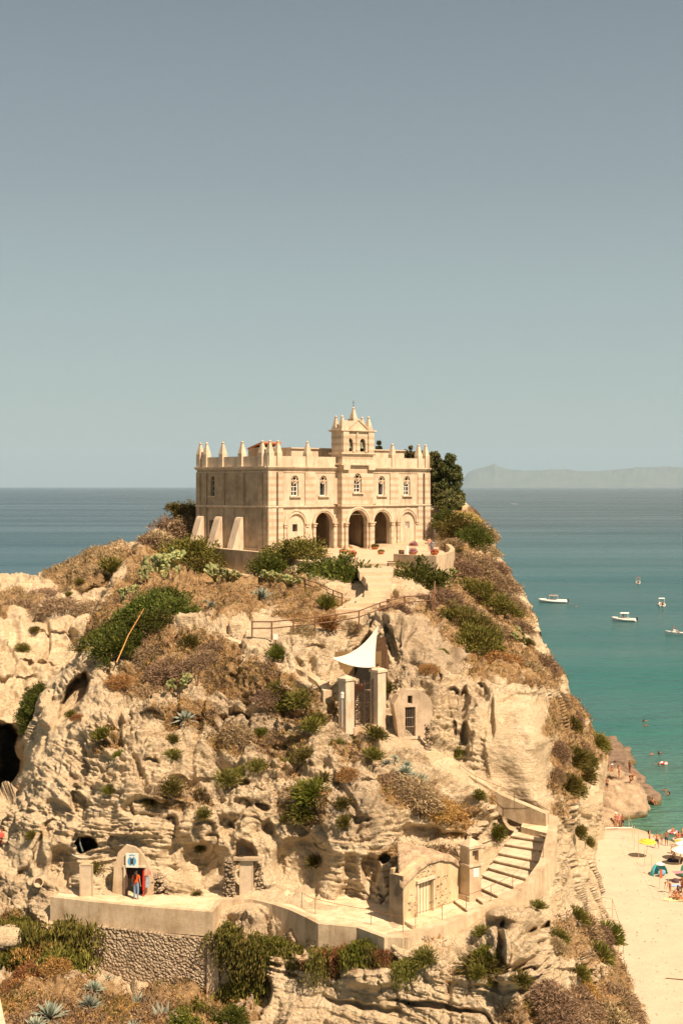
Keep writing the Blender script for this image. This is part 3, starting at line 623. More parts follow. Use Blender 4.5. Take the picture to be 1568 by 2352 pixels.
mb.box((pt/2+.02, LS/2+.18, (41.2+ZP)/2), (pt/2, LS/2-.18, (ZP-41.2)/2-.002)); mb.box((LF-pt/2-.02, LS/2+.18, (41.2+ZP)/2), (pt/2, LS/2-.18, (ZP-41.2)/2-.002)); mb.box((LF/2, LS-pt/2, (41.2+ZP)/2), (LF/2-.35, pt/2-.01, (ZP-41.2)/2-.004))
mb.build('parapet', M['plaster'], church)
# pilasters
def pil(mb, u0, u1, z0, z1, o=.14): mb.box(((u0+u1)/2, -o/2, (z0+z1)/2), ((u1-u0)/2, o/2+.001, (z1-z0)/2))
def pils(mb, w0, w1, z0, z1, o=.14): mb.box((-o/2, (w0+w1)/2, (z0+z1)/2), (o/2+.001, (w1-w0)/2, (z1-z0)/2))
for (u0, u1, low) in ((0, 1.0, 1), (1.24, 1.95, 1), (5.1, 6.45, 0), (17.9, 19.25, 0), (22.4, 23.2, 1), (23.55, 24.45, 1)):
    mb = MB(); pil(mb, u0, u1, 36.95, 40.55); 
    if low: pil(mb, u0, u1, 31.6, 36.68, .16)
    mb.build('pilaster', M['striped'], church)
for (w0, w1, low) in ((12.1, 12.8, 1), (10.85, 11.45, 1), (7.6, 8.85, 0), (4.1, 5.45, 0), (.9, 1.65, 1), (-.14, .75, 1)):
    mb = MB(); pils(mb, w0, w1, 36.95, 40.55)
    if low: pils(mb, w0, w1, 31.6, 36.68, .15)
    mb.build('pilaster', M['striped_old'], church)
mb = MB()
for uu in (1.12, 23.38):
    mb.box((uu, -.06, 38.7), (.05, .05, 1.9)); mb.box((uu, -.06, 34.2), (.05, .05, 2.4)); mb.box((uu, -.08, 40.35), (.09, .08, .16))
mb.build('drainpipe', M['wood_dark'], church)
# plinth
mb = MB(); pil(mb, 0, 5.2, 31.4, 32.5, .24); pil(mb, 18.9, LF, 31.4, 32.6, .24); pils(mb, 0, 9.2, 31.4, 32.4, .2); mb.build('plinth', M['plaster_old'], church)
# arch mouldings and capitals
def arch_ring(mb, c, r0, r1, zs, w0, w1, n=20):
    vs = []; fs = []
    for k in range(n+1):
        a = PI*k/n
        for r, w_ in ((r0, w0), (r1, w0), (r1, w1), (r0, w1)): vs.append((c+r*math.cos(a), w_, zs+r*math.sin(a)))
    for k in range(n):
        for j in range(4): fs.append((k*4+j, (k+1)*4+j, (k+1)*4+(j+1) % 4, k*4+(j+1) % 4))
    fs.append((0, 1, 2, 3)); fs.append((n*4+3, n*4+2, n*4+1, n*4)); mb.add(vs, [f[::-1] for f in fs])
def colcap(mb, u, w, z, hw=.2):
    mb.box((u, w, z+.02), (hw*1.05, hw*.9, .05)); mb.box((u, w, z+.16), (hw*.85, hw*.8, .1), taper=1.45); mb.box((u, w, z+.30), (hw*1.5, hw*1.3, .05))
for c, r, zs, w_ in ((3.77, 1.30, 34.9, 0), (7.85, 1.30, 34.9, 0), (12.2, 1.46, 34.95, PW), (16.65, 1.30, 34.9, 0), (20.68, 1.30, 34.9, 0)):
    mb = MB(); arch_ring(mb, c, r, r+.17, zs, w_+.01, w_-.10); arch_ring(mb, c, r+.172, r+.38, zs, w_+.01, w_-.18); mb.build('arch_moulding', M['trim'], church)
for c in (3.77, 20.68):        # blind arches: raised frame round a recessed field
    mb = MB(); arch_ring(mb, c, 1.18, 1.30, 34.9, .01, -.22); mb.box((c-1.24, -.11, 33.4), (.06, .11, 1.5)); mb.box((c+1.24, -.11, 33.4), (.06, .11, 1.5)); mb.build('blind_arch', M['plaster'], church)
for (us, w_) in (((5.28, 6.35, 9.35), 0), ((10.35, 14.05), PW), ((15.15, 18.15, 19.15, 22.15), 0), ((2.2,), 0)):
    for u in us:
        mb = MB(); mb.box((u, w_-.1, 33.2), (.19, .12, 1.45)); mb.box((u, w_-.13, 32.0), (.3, .2, .36)); mb.build('column', M['striped'], church)
        mb = MB(); colcap(mb, u, w_-.13, 34.66); mb.build('capital', M['trim'], church)
# windows of the front
def window(c, zb, zs, r, w0, op=False):
    fr = MB()
    fr.box((c, w0+.30, zb+.04), (r, .05, .05)); fr.box((c-r+.05, w0+.30, (zb+zs)/2), (.05, .05, (zs-zb)/2)); fr.box((c+r-.05, w0+.30, (zb+zs)/2), (.05, .05, (zs-zb)/2))
    if not op:
        fr.box((c, w0+.30, (zb+zs)/2-.1), (.035, .04, (zs-zb)/2-.1))
        for k in (1, 2, 3): fr.box((c, w0+.30, zb+(zs-zb)*k/3.4), (r-.05, .03, .03))
    else: fr.box((c+r-.12, w0+.42, (zb+zs)/2), (.03, .25, (zs-zb)/2-.05))
    win = fr.build('window', M['white_paint'], church)
    g = MB(); g.box((c, w0+.345 if not op else w0+.5, (zb+zs)/2+.1), (r-.04, .01, (zs-zb)/2+.12)); g.build('pane', M['glass'], win)
    t = MB()                                                    # pierced stone tracery in the arch head
    t.box((c, w0+.12, zs-.02), (r+.25, .045, .035))
    n = 14; rr = r*.5
    for k in range(n):
        a0 = 2*PI*k/n; a1 = 2*PI*(k+1)/n; 
        t.tube([(c+rr*math.cos(a0), w0+.12, zs+.22+rr*math.sin(a0)), (c+rr*math.cos(a1), w0+.12, zs+.22+rr*math.sin(a1))], .05, 4)
    for s_ in (-1, 1):
        t.tube([(c+s_*r*.95, w0+.12, zs-.02), (c+s_*r*.45, w0+.12, zs-.22), (c, w0+.12, zs-.42)], [.07, .08, .05], 5); t.tube([(c+s_*r*.5, w0+.12, zs+.05), (c, w0+.12, zs-.15)], .06, 4)
        t.tube([(c+s_*r*.85, w0+.12, zs+.55*r), (c+s_*r*.4, w0+.12, zs+.25)], .05, 4)
    t.tube([(c, w0+.12, zs+r*.95), (c, w0+.12, zs+.3)], .05, 4)
    t.build('tracery', M['trim'], win)
    s = MB(); s.box((c, w0-.08, zb-.08), (r+.28, .14, .07)); s.build('sill', M['trim'], win)
window(3.70, 38.0, 39.72, .52, 0); window(7.80, 38.0, 39.72, .52, 0, True); window(12.2, 38.35, 39.95, .56, PW); window(16.65, 38.0, 39.72, .52, 0, True); window(20.72, 38.0, 39.72, .52, 0)
fr = MB(); fr.box((.35, 9.9, 38.9), (.03, .03, .95)); 
for k in (38.5, 39.1, 39.7): fr.box((.35, 9.9, k), (.03, .34, .03))
win = fr.build('window', M['white_paint'], church); g = MB(); g.box((.4, 9.9, 39.0), (.01, .34, 1.15)); g.build('pane', M['glass'], win); s = MB(); s.box((-.08, 9.9, 37.9), (.14, .6, .06)); s.build('sill', M['trim'], win)
for c in (3.7, 20.75):
    g = MB(); g.box((c, .40, 34.57), (.34, .02, .4)); gr = g.build('window', M['glass'] if c < 10 else M['white_paint'], church)
    b_ = MB()
    for k in range(4): b_.box((c-.25+k*.165, .1, 34.57), (.018, .018, .4))
    b_.build('bars', M['iron'] if c < 10 else M['white_paint'], gr)
# side door leaf
mb = MB(); mb.box((.5, 9.92, 33.5), (.03, .56, 1.65)); mb.build('door', M['dark'], church)
# pinnacles
def pinnacle(u, w, zb, zt, hb=.36, post=None):
    mb = MB()
    if post: mb.box((u, w, (post+zb)/2), (hb*1.02, hb*1.02, (zb-post)/2))
    mb.box((u, w, zb+.18), (hb, hb, .18))
    z0 = zb+.36; z1 = zt-.26; vs = []
    for z_, h_ in ((z0, hb), (z1, hb*.30)):
        for a, b2 in ((-1, -1), (1, -1), (1, 1), (-1, 1)): vs.append((u+a*h_, w+b2*h_, z_))
    mb.add(vs, [(0, 1, 5, 4), (1, 2, 6, 5), (2, 3, 7, 6), (3, 0, 4, 7), (4, 5, 6, 7)])
    mb.lathe((u, w, zt-.14), [(.02, -.13), (.12, -.09), (.165, 0), (.12, .09), (.03, .14)], 10)
    return mb.build('pinnacle', M['plaster'], church)
for u in (.33, 1.45, 5.6, 18.5, 22.75, 23.95): pinnacle(u, .17, ZP-.02, 44.0, .34, 41.21)
for w_ in (12.4, 11.2, 8.2, 4.75, 1.25): pinnacle(.19, w_, ZP-.02, 44.0, .34, 41.21)
# bell tower
mb = MB(); bt = lambda u, d, z: Vector((u, PW-.005+d, z)); TB = 1.0
bh = [arch_pts(11.05, .40, 42.95, 44.0, 10), arch_pts(12.95, .40, 42.95, 44.0, 10)]
holed(mb, [(9.85, 41.5), (14.57, 41.5), (14.57, 45.15), (9.85, 45.15)], bh, bt, .4)
mb.box((10.02, (PW+.4+TB)/2, 43.3), (.17, (TB-PW-.4)/2, 1.85)); mb.box((14.4, (PW+.4+TB)/2, 43.3), (.17, (TB-PW-.4)/2, 1.85)); mb.box((12.2, TB-.1, 43.3), (2.0, .1, 1.84)); mb.box((12.2, .2, 42.7), (2.0, .7, .12))
for uu in (10.3, 14.12): mb.box((uu, PW-.09, 43.9), (.42, .09, 1.22))
mb.box((12.05, PW-.07, 43.9), (.12, .07, 1.2))
mb.build('bell_tower', M['striped'], church)
mb = MB(); mb.box((12.2, TB-.25, 43.3), (2.0, .03, 1.8)); mb.box((12.2, .1, 42.86), (2.0, .6, .03)); mb.box((10.24, .3, 43.3), (.02, .55, 1.8)); mb.box((14.2, .3, 43.3), (.02, .55, 1.8)); mb.build('belfry_dark_lining', M['dark'], church)  # near-black lining added so the bell openings look unlit
mb = MB()
for z0, z1, o in ((41.4, 41.52, .34), (41.52, 41.66, .2), (42.55, 42.66, .16), (42.66, 42.8, .24), (45.12, 45.22, .14), (45.22, 45.34, .26)):
    mb.box((12.21, (PW+TB)/2-.002, (z0+z1)/2), (2.38+o, (TB-PW)/2+o, (z1-z0)/2))
mb.box((10.3, PW-.16, 41.15), (.45, .16, .26), taper=1.15); mb.box((14.1, PW-.16, 41.15), (.45, .16, .26), taper=1.15)
mb.build('cornice', M['trim'], church)
for u in (11.5, 13.4):
    mb = MB(); mb.lathe((u+.02, PW-.05, 43.4), [(.17, -.5), (.14, -.3), (.14, .35), (.2, .45), (.2, .55)], 10); mb.build('column', M['plaster'], church)
mb = MB()      # low attic and pediment
mb.box((12.21, .1, 45.45), (2.36, .86, .13)); 
vs = [(10.6, PW-.02, 45.34), (13.85, PW-.02, 45.34), (12.22, PW-.02, 46.5), (10.6, TB-.1, 45.34), (13.85, TB-.1, 45.34), (12.22, TB-.1, 46.5)]
mb.add(vs, [(0, 1, 2), (5, 4, 3), (0, 2, 5, 3), (1, 4, 5, 2)])
mb.build('pediment', M['plaster'], church)
mb = MB()
for s_ in (-1, 1):
    a = Vector((12.22, 0, 46.56)); b2 = Vector((12.22+s_*1.78, 0, 45.32)); dv = (b2-a); m_ = (a+b2)/2
    ang = math.atan2(dv.z, dv.x); R = Matrix.Rotation(-ang, 3, 'Y')
    mb.box((m_.x, .06, m_.z), (dv.length/2, .98, .07), M=R)
mb.build('pediment_moulding', M['trim'], church)
for (u, w_) in ((10.2, -.42), (10.2, .62), (14.2, -.42), (14.2, .62)): pinnacle(u, w_, 45.36, 46.95, .30)
pinnacle(12.22, -.05, 46.3, 47.95, .33)
mb = MB(); mb.tube([(12.22, -.05, 47.9), (12.22, -.05, 48.75)], .022, 5); mb.tube([(11.98, -.05, 48.45), (12.46, -.05, 48.45)], .02, 5); mb.tube([(12.1, -.05, 48.15), (12.34, -.05, 48.15)], .015, 5); mb.build('cross', M['iron'], church)
# roof-top blocks
mb = MB(); mb.prism([(5.7, 3.0), (23.2, 3.0), (23.2, 8.5), (5.7, 8.5)], ZC+.2, 43.25); mb.box((14.4, 5.7, 43.3), (8.9, 2.9, .06)); mb.build('roof_block', M['plaster'], church)
mb = MB(); mb.box((5.2, 7.2, 42.3), (1.3, 1.2, 1.1)); rb = mb.build('roof_block', M['plaster_old'], church)
mb = MB(); R = Matrix.Rotation(math.radians(-14), 3, 'X')
mb.box((5.2, 7.1, 43.6), (1.45, 1.35, .06), M=R)
for k in range(9): mb.tube([Vector((3.9+k*.33, 7.1, 43.66))+R @ Vector((0, -1.35, 0)), Vector((3.9+k*.33, 7.1, 43.66))+R @ Vector((0, 1.35, 0))], .09, 5)
mb.build('tiles', M['terracotta'], rb)
# buttresses of the side
for w0 in (4.1, 7.85, 11.25):
    mb = MB(); vs = []; zt = 35.7; zb = 31.2; o = 2.0; wd = 1.05
    pr = [(0, zb), (-o, zb), (-.55, zt-.35), (-.40, zt-.08), (-.2, zt), (0, zt)]
    for w_ in (w0, w0+wd): vs += [(x-.002, w_, z_) for x, z_ in pr]
    n = len(pr); mb.add(vs, [tuple(range(n)), tuple(range(2*n-1, n-1, -1))]+[(i, n+i, n+(i+1) % n, (i+1) % n) for i in range(n)])
    mb.build('buttress', M['plaster'], church)
for u in (11.05, 12.95):
    mb = MB(); mb.lathe((0, 0, 0), [(.10, .05), (.14, 0), (.17, -.15), (.20, -.40), (.29, -.62), (.31, -.66), (.26, -.66)], 14); mb.tube([(0, 0, 0), (0, 0, .25)], .03, 5); mb.tube([(0, 0, -.3), (0, 0, -.72)], .03, 5)
    o = mb.build('bell', M['bronze'], None, True, loc=T(u, PW+.25, 43.95))
    tag(o, 'bronze church bell hanging in the '+('left' if u < 12 else 'right')+' arch of the bell tower', 'bell', 'bells in the bell tower')

# ------------------------------------------------------------------ plaza, walls, outbuilding
m, nt_, b = mat('cobbled_ground')
vor = N(nt_, 'ShaderNodeTexVoronoi'); vor.inputs['Scale'].default_value = 3.2; g_ = N(nt_, 'ShaderNodeNewGeometry'); nt_.links.new(g_.outputs['Position'], vor.inputs['Vector'])
c = ramp(nt_, vor.outputs['Distance'], [(.1, (.50, .39, .26)), (.6, (.42, .32, .21))]); c = mixc(nt_, .6, c, ramp(nt_, nz(nt_, .8, 5), [(.3, (.50, .38, .25)), (.7, (.62, .50, .34))]))
nt_.links.new(c, b.inputs['Base Color']); b.inputs['Roughness'].default_value = .9; bump(nt_, b, nz(nt_, 5, 4), .08); M['cobble'] = m
def zpl(Y): return 31.66+(Y-137)*.0165
pz = [T(-2.1, 14.5, 0), T(-2.1, -4, 0), P(700, 0, 138), P(760, 0, 137.2), P(820, 0, 137), P(830, 0, 135.5), P(900, 0, 135), P(908, 0, 137.5), P(998, 0, 134.6), P(1034, 0, 141), P(1032, 0, 150), P(1018, 0, 160), T(27, -1, 0), T(27, 14.5, 0)]
mb = MB(); n = len(pz); top = [(p.x, p.y, zpl(p.y)) for p in pz]
tr = tessellate_polygon([[Vector((p[0], p[1], 0)) for p in top]])
mb.add(top, [t if (Vector(top[t[1]])-Vector(top[t[0]])).cross(Vector(top[t[2]])-Vector(top[t[0]])).z > 0 else t[::-1] for t in tr])
bot = [(p[0], p[1], 30.6) for p in top]; mb.add(top+bot, [(i, i+n, (i+1) % n+n, (i+1) % n) for i in range(n)])
o = mb.build('plaza', M['cobble']); o['kind'] = 'structure'
def wallpath(name, pts, th, zt, zb, m, cap=None, label=None, cat='wall', closed=False):
    """wall along xy points; zt/zb numbers or lists"""
    pts = [Vector((p[0], p[1])) for p in pts]; n = len(pts)
    zt = zt if isinstance(zt, list) else [zt]*n; zb = zb if isinstance(zb, list) else [zb]*n
    L = []; R = []
    for i, p in enumerate(pts):
        a = pts[max(i-1, 0)]; c = pts[min(i+1, n-1)]; t = (c-a).normalized(); nrm = Vector((-t.y, t.x))*th/2
        L.append(p+nrm); R.append(p-nrm)
    mb = MB(); vs = []
    for i in range(n): vs += [(L[i].x, L[i].y, zb[i]), (R[i].x, R[i].y, zb[i]), (R[i].x, R[i].y, zt[i]), (L[i].x, L[i].y, zt[i])]
    fs = []
    for i in range(n-1):
        for j in range(4): fs.append((i*4+j, (i+1)*4+j, (i+1)*4+(j+1) % 4, i*4+(j+1) % 4))
    fs.append((3, 2, 1, 0)); fs.append(tuple((n-1)*4+j for j in range(4)))
    mb.add(vs, [f[::-1] for f in fs]); o = mb.build(name, m)
    if cap:
        L2 = [p+(p-q).normalized()*.05 for p, q in zip(L, R)]; R2 = [q+(q-p).normalized()*.05 for p, q in zip(L, R)]
        mb = MB(); vs = []
        for i in range(n): vs += [(L2[i].x, L2[i].y, zt[i]+.003), (R2[i].x, R2[i].y, zt[i]+.003), (R2[i].x, R2[i].y, zt[i]+cap), (L2[i].x, L2[i].y, zt[i]+cap)]
        mb.add(vs, [f[::-1] for f in fs]); mb.build('coping', M['trim'], o)
    if label: tag(o, label, cat)
    return o
M['plaster_rough'] = plaster('rough_render', (.40, .31, .21), (.52, .41, .28), (.60, .48, .335))
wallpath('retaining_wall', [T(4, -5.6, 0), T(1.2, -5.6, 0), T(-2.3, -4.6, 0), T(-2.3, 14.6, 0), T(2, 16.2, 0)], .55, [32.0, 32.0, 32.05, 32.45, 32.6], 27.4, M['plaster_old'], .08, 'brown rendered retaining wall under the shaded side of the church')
wallpath('terrace_wall', [P(744, 0, 137.8), P(758, 0, 137), P(820, 0, 136.6)], .4, [32.1, 32.15, 32.05], 30.0, M['plaster_rough'], None, 'low cream wall edging the terrace left of the path, under the potted plants')
pts = [P(907, 0, 138), P(940, 0, 136.4), P(975, 0, 135), P(998, 0, 134.2), P(1018, 0, 136.2), P(1035, 0, 140.5), P(1039, 0, 146), P(1032, 0, 153), P(1018, 0, 160)]
wallpath('terrace_parapet', pts, .45, [32.42, 32.42, 32.42, 32.44, 32.5, 32.55, 32.6, 32.65, 32.7], [29.6, 29.2, 28.6, 28.2, 28.2, 28.6, 29.5, 30, 31], M['plaster_rough'], None, 'curved parapet wall round the right end of the church terrace')
# ruined out-building at the right end
ob = empty('outbuilding', T(25.0, -.2, 0), math.radians(42), 'small roofless outbuilding with a window opening at the right end of the church', 'outbuilding')
mb = MB()
holed(mb, [(0, 31.5), (4.4, 31.5), (4.4, 35.25), (0, 35.1)], [[(.5, 32.8), (2.7, 32.8), (2.7, 34.3), (.5, 34.3)]], idt, .45)
mb.box((4.18, 1.7, 33.3), (.22, 1.25, 1.8)); mb.box((2.6, -.4, 32.0), (2.5, .38, .7))
mb.build('wall', M['plaster'], ob)
mb = MB(); mb.box((.58, .2, 33.5), (.06, .06, .75)); mb.box((1.9, .2, 33.5), (.05, .06, .75)); mb.box((1.2, .2, 34.2), (.7, .06, .05)); mb.build('window_frame', M['white_paint'], ob)
# ------------------------------------------------------------------ paths, stairs, terraces
m, nt_, b = mat('rubble_stone')
vor = N(nt_, 'ShaderNodeTexVoronoi'); vor.inputs['Scale'].default_value = 6.5; g_ = N(nt_, 'ShaderNodeNewGeometry')
wn_ = N(nt_, 'ShaderNodeTexNoise'); wn_.inputs['Scale'].default_value = 1.7; va_ = N(nt_, 'ShaderNodeVectorMath', operation='MULTIPLY_ADD'); va_.inputs[1].default_value = (.2, .2, .2); nt_.links.new(wn_.outputs['Color'], va_.inputs[0]); nt_.links.new(g_.outputs['Position'], wn_.inputs['Vector']); nt_.links.new(g_.outputs['Position'], va_.inputs[2]); nt_.links.new(va_.outputs[0], vor.inputs['Vector'])
c = mixc(nt_, .7, ramp(nt_, vor.outputs['Distance'], [(.15, (.56, .44, .30)), (.55, (.22, .16, .10))]), ramp(nt_, vor.outputs['Color'], [(.2, (.30, .23, .15)), (.8, (.58, .47, .33))]))
c = mixc(nt_, .5, c, ramp(nt_, nz(nt_, 1.0, 5), [(.35, (.55, .48, .40)), (.6, (1, 1, 1))]), 'MULTIPLY')
nt_.links.new(c, b.inputs['Base Color']); b.inputs['Roughness'].default_value = .95
inv = mth(nt_, 'SUBTRACT', 1.0, vor.outputs['Distance']); bump(nt_, b, inv, .22, 1.0); M['rubble'] = m
M['path'] = plaster('worn_path', (.56, .44, .29), (.66, .54, .37), (.72, .60, .43))
M['step'] = plaster('stair_stone', (.50, .41, .29), (.60, .50, .36), (.66, .56, .41))
M['step_side'] = plaster('stair_riser', (.32, .25, .165), (.42, .335, .225), (.48, .39, .27))
M['render_wall'] = plaster('coarse_render', (.36, .28, .185), (.51, .405, .275), (.61, .495, .35))
def Q(x, y, z): return Pz(x, y, z)
def poly_slab(name, top, zb, m, kind='structure'):
    mb = MB(); n = len(top); tr = tessellate_polygon([[Vector((p[0], p[1], 0)) for p in top]])
    V3 = [Vector(p) for p in top]
    mb.add(top, [t if (V3[t[1]]-V3[t[0]]).cross(V3[t[2]]-V3[t[0]]).z > 0 else t[::-1] for t in tr])
    bot = [(p[0], p[1], zb) for p in top]; mb.add(list(top)+bot, [(i, i+n, (i+1) % n+n, (i+1) % n) for i in range(n)])
    o = mb.build(name, m); 
    if kind: o['kind'] = kind
    return o
# lower terrace in front of the caves and the path to the small chapel
fr = [Q(128, 2060, 15.32), Q(232, 2071, 15.3), Q(367, 2083, 15.3), Q(485, 2092, 15.3), Q(499, 2066, 15.32), Q(560, 2062, 15.35), Q(585, 2063.5, 15.35), Q(670, 2087, 15.35), Q(735, 2118, 15.35), Q(823, 2127, 15.4), Q(888, 2150, 15.4), Q(925, 2155, 15.42), Q(1045, 2112, 15.45), Q(1012, 2090, 15.45), Q(935, 2110, 15.45)]
bk = [Vector((2.6, 80.5, 15.4)), Vector((-1, 83.2, 15.35)), Vector((-6, 84.6, 15.3)), Vector((-16.5, 85, 15.3))]
poly_slab('path', [tuple(p) for p in fr+bk], 14.4, M['path'])
def offset_wall(name, pts, th, drop, m, label, zoff=0.0, lip=0.0):
    o = wallpath(name, [(p.x, p.y) for p in pts], th, [p.z+zoff for p in pts], [p.z-drop for p in pts], m, None, label); return o
offset_wall('terrace_wall', [Q(120, 2058, 15.4), Q(232, 2071, 15.38), Q(367, 2083, 15.38), Q(486, 2093, 15.38), Q(503, 2067, 15.4)], .38, 1.36, M['render_wall'], 'long pale rendered retaining wall holding the terrace in front of the cave shop')
offset_wall('retaining_wall', [Q(504, 2067, 15.42), Q(560, 2062.5, 15.45), Q(585, 2064, 15.45), Q(630, 2075, 15.42), Q(670, 2088, 15.42), Q(705, 2104, 15.42), Q(735, 2120, 15.42), Q(823, 2128, 15.45), Q(888, 2152, 15.45)], .36, 2.0, M['render_wall'], 'curving rendered wall along the outer edge of the lower path')
# rubble wall under the terrace
rb_ = [P(186, 2118, 80.6), P(250, 2126, 80.0), P(367, 2139, 79.1), P(488, 2152, 78.4)]
o = wallpath('rubble_wall', [(p.x, p.y) for p in rb_], .9, [p.z for p in rb_], [p.z-5.5 for p in rb_], M['rubble'], None, 'rough rubble stone wall of grey brown cobbles below the rendered terrace wall')
pl_ = [P(484, 2165, 78.0), P(500, 2160, 78.3)]
mb = MB(); p = P(489, 2175, 77.9); mb.box((p.x, p.y+.3, p.z-1.9), (.36, .4, 2.2), taper=.8); o = mb.build('pier', M['render_wall']); tag(o, 'pale rendered pier at the right end of the rubble wall', 'pier')
# curved stair to the upper landing
zx = lambda x: (860+x/3.136)/1.0204
zy = lambda y: (1700+y/3.136)/1.0204
RS = [((635,1300),(735,1375)),((750,1245),(850,1320)),((815,1205),(960,1272)),((845,1120),(1075,1205)),((890,1065),(1165,1145)),((925,1010),(1210,1075)),((960,955),(1262,1015)),((1010,890),(1290,935)),((1055,830),(1298,868)),((1095,760),(1312,838)),((1150,728),(1325,790))]
lines = []
for i, (a, b_) in enumerate(RS):
    z = 15.60+.185*i
    lines.append((Q(zx(a[0]), zy(a[1]), z), Q(zx(b_[0]), zy(b_[1]), z), z))
stairs = empty('stairs', tuple(lines[4][0]), 0, 'wide curved flight of worn stone steps climbing behind the small chapel', 'stairs')
Li = Matrix.Translation(-Vector(lines[4][0]))
for i, (a, b_, z) in enumerate(lines):
    # riser at the line, tread back to the next one (and under it)
    if i < len(lines)-1: a2, b2 = lines[i+1][0], lines[i+1][1]
    else: a2 = Q(zx(1195), zy(690), z+.185); b2 = Q(zx(1340), zy(700), z+.185)
    e = .35; a2 = a2+(a2-a).normalized()*e; b2 = b2+(b2-b_).normalized()*e
    zt = z+.185; mb = MB()
    q = [Li @ Vector((p.x, p.y, zz)) for zz in (zt, z-.6) for p in (a, b_, b2, a2)]
    mb.add(q, [(0, 1, 2, 3)], 0); mb.add(q, [(0, 4, 5, 1)], 1); mb.add(q, [(1, 5, 6, 2), (2, 6, 7, 3), (3, 7, 4, 0), (7, 6, 5, 4)], 0)
    # nosing
    t = (b_-a).normalized(); nrm = Vector((t.y, -t.x, 0))
    mid = Li @ ((a+b_)/2+nrm*.03); L2 = (b_-a).length/2
    mb.box((mid.x, mid.y, zt-lines[4][2]-.03), (L2, .045, .032), rz=math.atan2(t.y, t.x))
    mb.build('step', [M['step'], M['step_side']], stairs)
# first low step at the chapel door and landing
a = Q(zx(255), zy(1448), 15.42); b_ = Q(zx(330), zy(1500), 15.42); c_ = Q(zx(735), zy(1375), 15.62); d_ = Q(zx(635), zy(1300), 15.62)
poly_slab('path', [(a.x, a.y, 15.60), (b_.x, b_.y, 15.60), (c_.x, c_.y+.1, 15.61), (d_.x, d_.y+.1, 15.61)], 15.0, M['path'])
zl = lines[-1][2]+.19
L = [Q(zx(1130), zy(745), zl), Q(zx(1345), zy(800), zl), Q(zx(1345), zy(640), zl+.4), Q(zx(1180), zy(600), zl+.5)]
poly_slab('path', [tuple(p) for p in L], zl-1.2, M['path'])
# thick parapet of the stair
inn = [(150,1520,15.45),(330,1500,15.5),(735,1372,15.9),(955,1270,16.2),(1070,1202,16.55),(1160,1142,16.85),(1215,1065,17.15),(1262,1000,17.55),(1292,900,18.05),(1322,780,18.5),(1338,650,18.9)]
outr = [(145,1560,15.4),(300,1560,15.45),(745,1400,15.85),(1000,1290,16.15),(1110,1235,16.5),(1195,1172,16.8),(1262,1095,17.1),(1330,1015,17.5),(1376,930,18.0),(1396,800,18.45),(1392,670,18.85)]
mb = MB(); vs = []
for (a, b_) in zip(inn, outr):
    p = Q(zx(a[0]), zy(a[1]), a[2]); q = Q(zx(b_[0]), zy(b_[1]), b_[2]); 
    vs += [(p.x, p.y, p.z-1.1), (p.x, p.y, p.z), (q.x, q.y, q.z), (q.x+.0, q.y-.05, q.z-1.5), ]
n = len(inn); fs = []
for i in range(n-1):
    for j in range(4): fs.append((i*4+j, i*4+(j+1) % 4, (i+1)*4+(j+1) % 4, (i+1)*4+j))
fs += [(0, 3, 2, 1), tuple((n-1)*4+j for j in range(4))]
mb.add(vs, fs); o = mb.build('stair_parapet', M['render_wall']); tag(o, 'broad sloping parapet curving along the outer side of the stone steps', 'parapet')
# ramp wall above the landing
rw = [P(1057, 1766, 91.2), P(1100, 1792, 90.6), P(1157, 1826, 90.0), P(1210, 1848, 89.2), P(1258, 1868, 88.3)]
wallpath('ramp_wall', [(p.x, p.y) for p in rw], .55, [p.z for p in rw], [p.z-1.3 for p in rw], M['render_wall'], None, 'sloping rendered wall of the upper ramp at the foot of the tall pale cliff')
# thin handrails: iron posts with a sagging cable
def cable(a, b_, sag, n=7):
    return [a.lerp(b_, k/n)+Vector((0, 0, -4*sag*(k/n)*(1-k/n))) for k in range(n+1)]
def handrail(pts, h, label, r=.018):
    h0 = empty('handrail', tuple(pts[0]), 0, label, 'handrail'); o0 = Vector(pts[0])
    for p in pts: mb = MB(); p_ = Vector(p)-o0; mb.tube([p_-Vector((0, 0, .2)), p_+Vector((0, 0, h))], r, 5); mb.build('post', M['wood_rail'], h0)
    mb = MB()
    for a, b2 in zip(pts[:-1], pts[1:]): mb.tube(cable(Vector(a)-o0+Vector((0, 0, h)), Vector(b2)-o0+Vector((0, 0, h)), .04), r*.8, 4)
    mb.build('cable', M['wood_rail'], h0)
handrail([Q(693, 2083, 15.4), Q(724, 2098, 15.4), Q(852, 2124, 15.4), Q(925, 2140, 15.5)], .8, 'thin iron rail along the lower path below the cave wall')
handrail([Q(zx(355), zy(1480), 15.6), Q(zx(550), zy(1420), 15.65), Q(zx(728), zy(1345), 15.8), Q(zx(908), zy(1270), 16.1), Q(zx(1068), zy(1190), 16.5), Q(zx(1215), zy(1050), 17.2), Q(zx(1292), zy(960), 17.8)], .72, 'thin iron rail on the outer side of the curved steps')
handrail([P(1055, 1795, 91), P(1092, 1822, 90.3), P(1180, 1858, 89), P(1262, 1902, 88.2)], 1.1, 'thin rope rail on the upper ramp beneath the cliff')
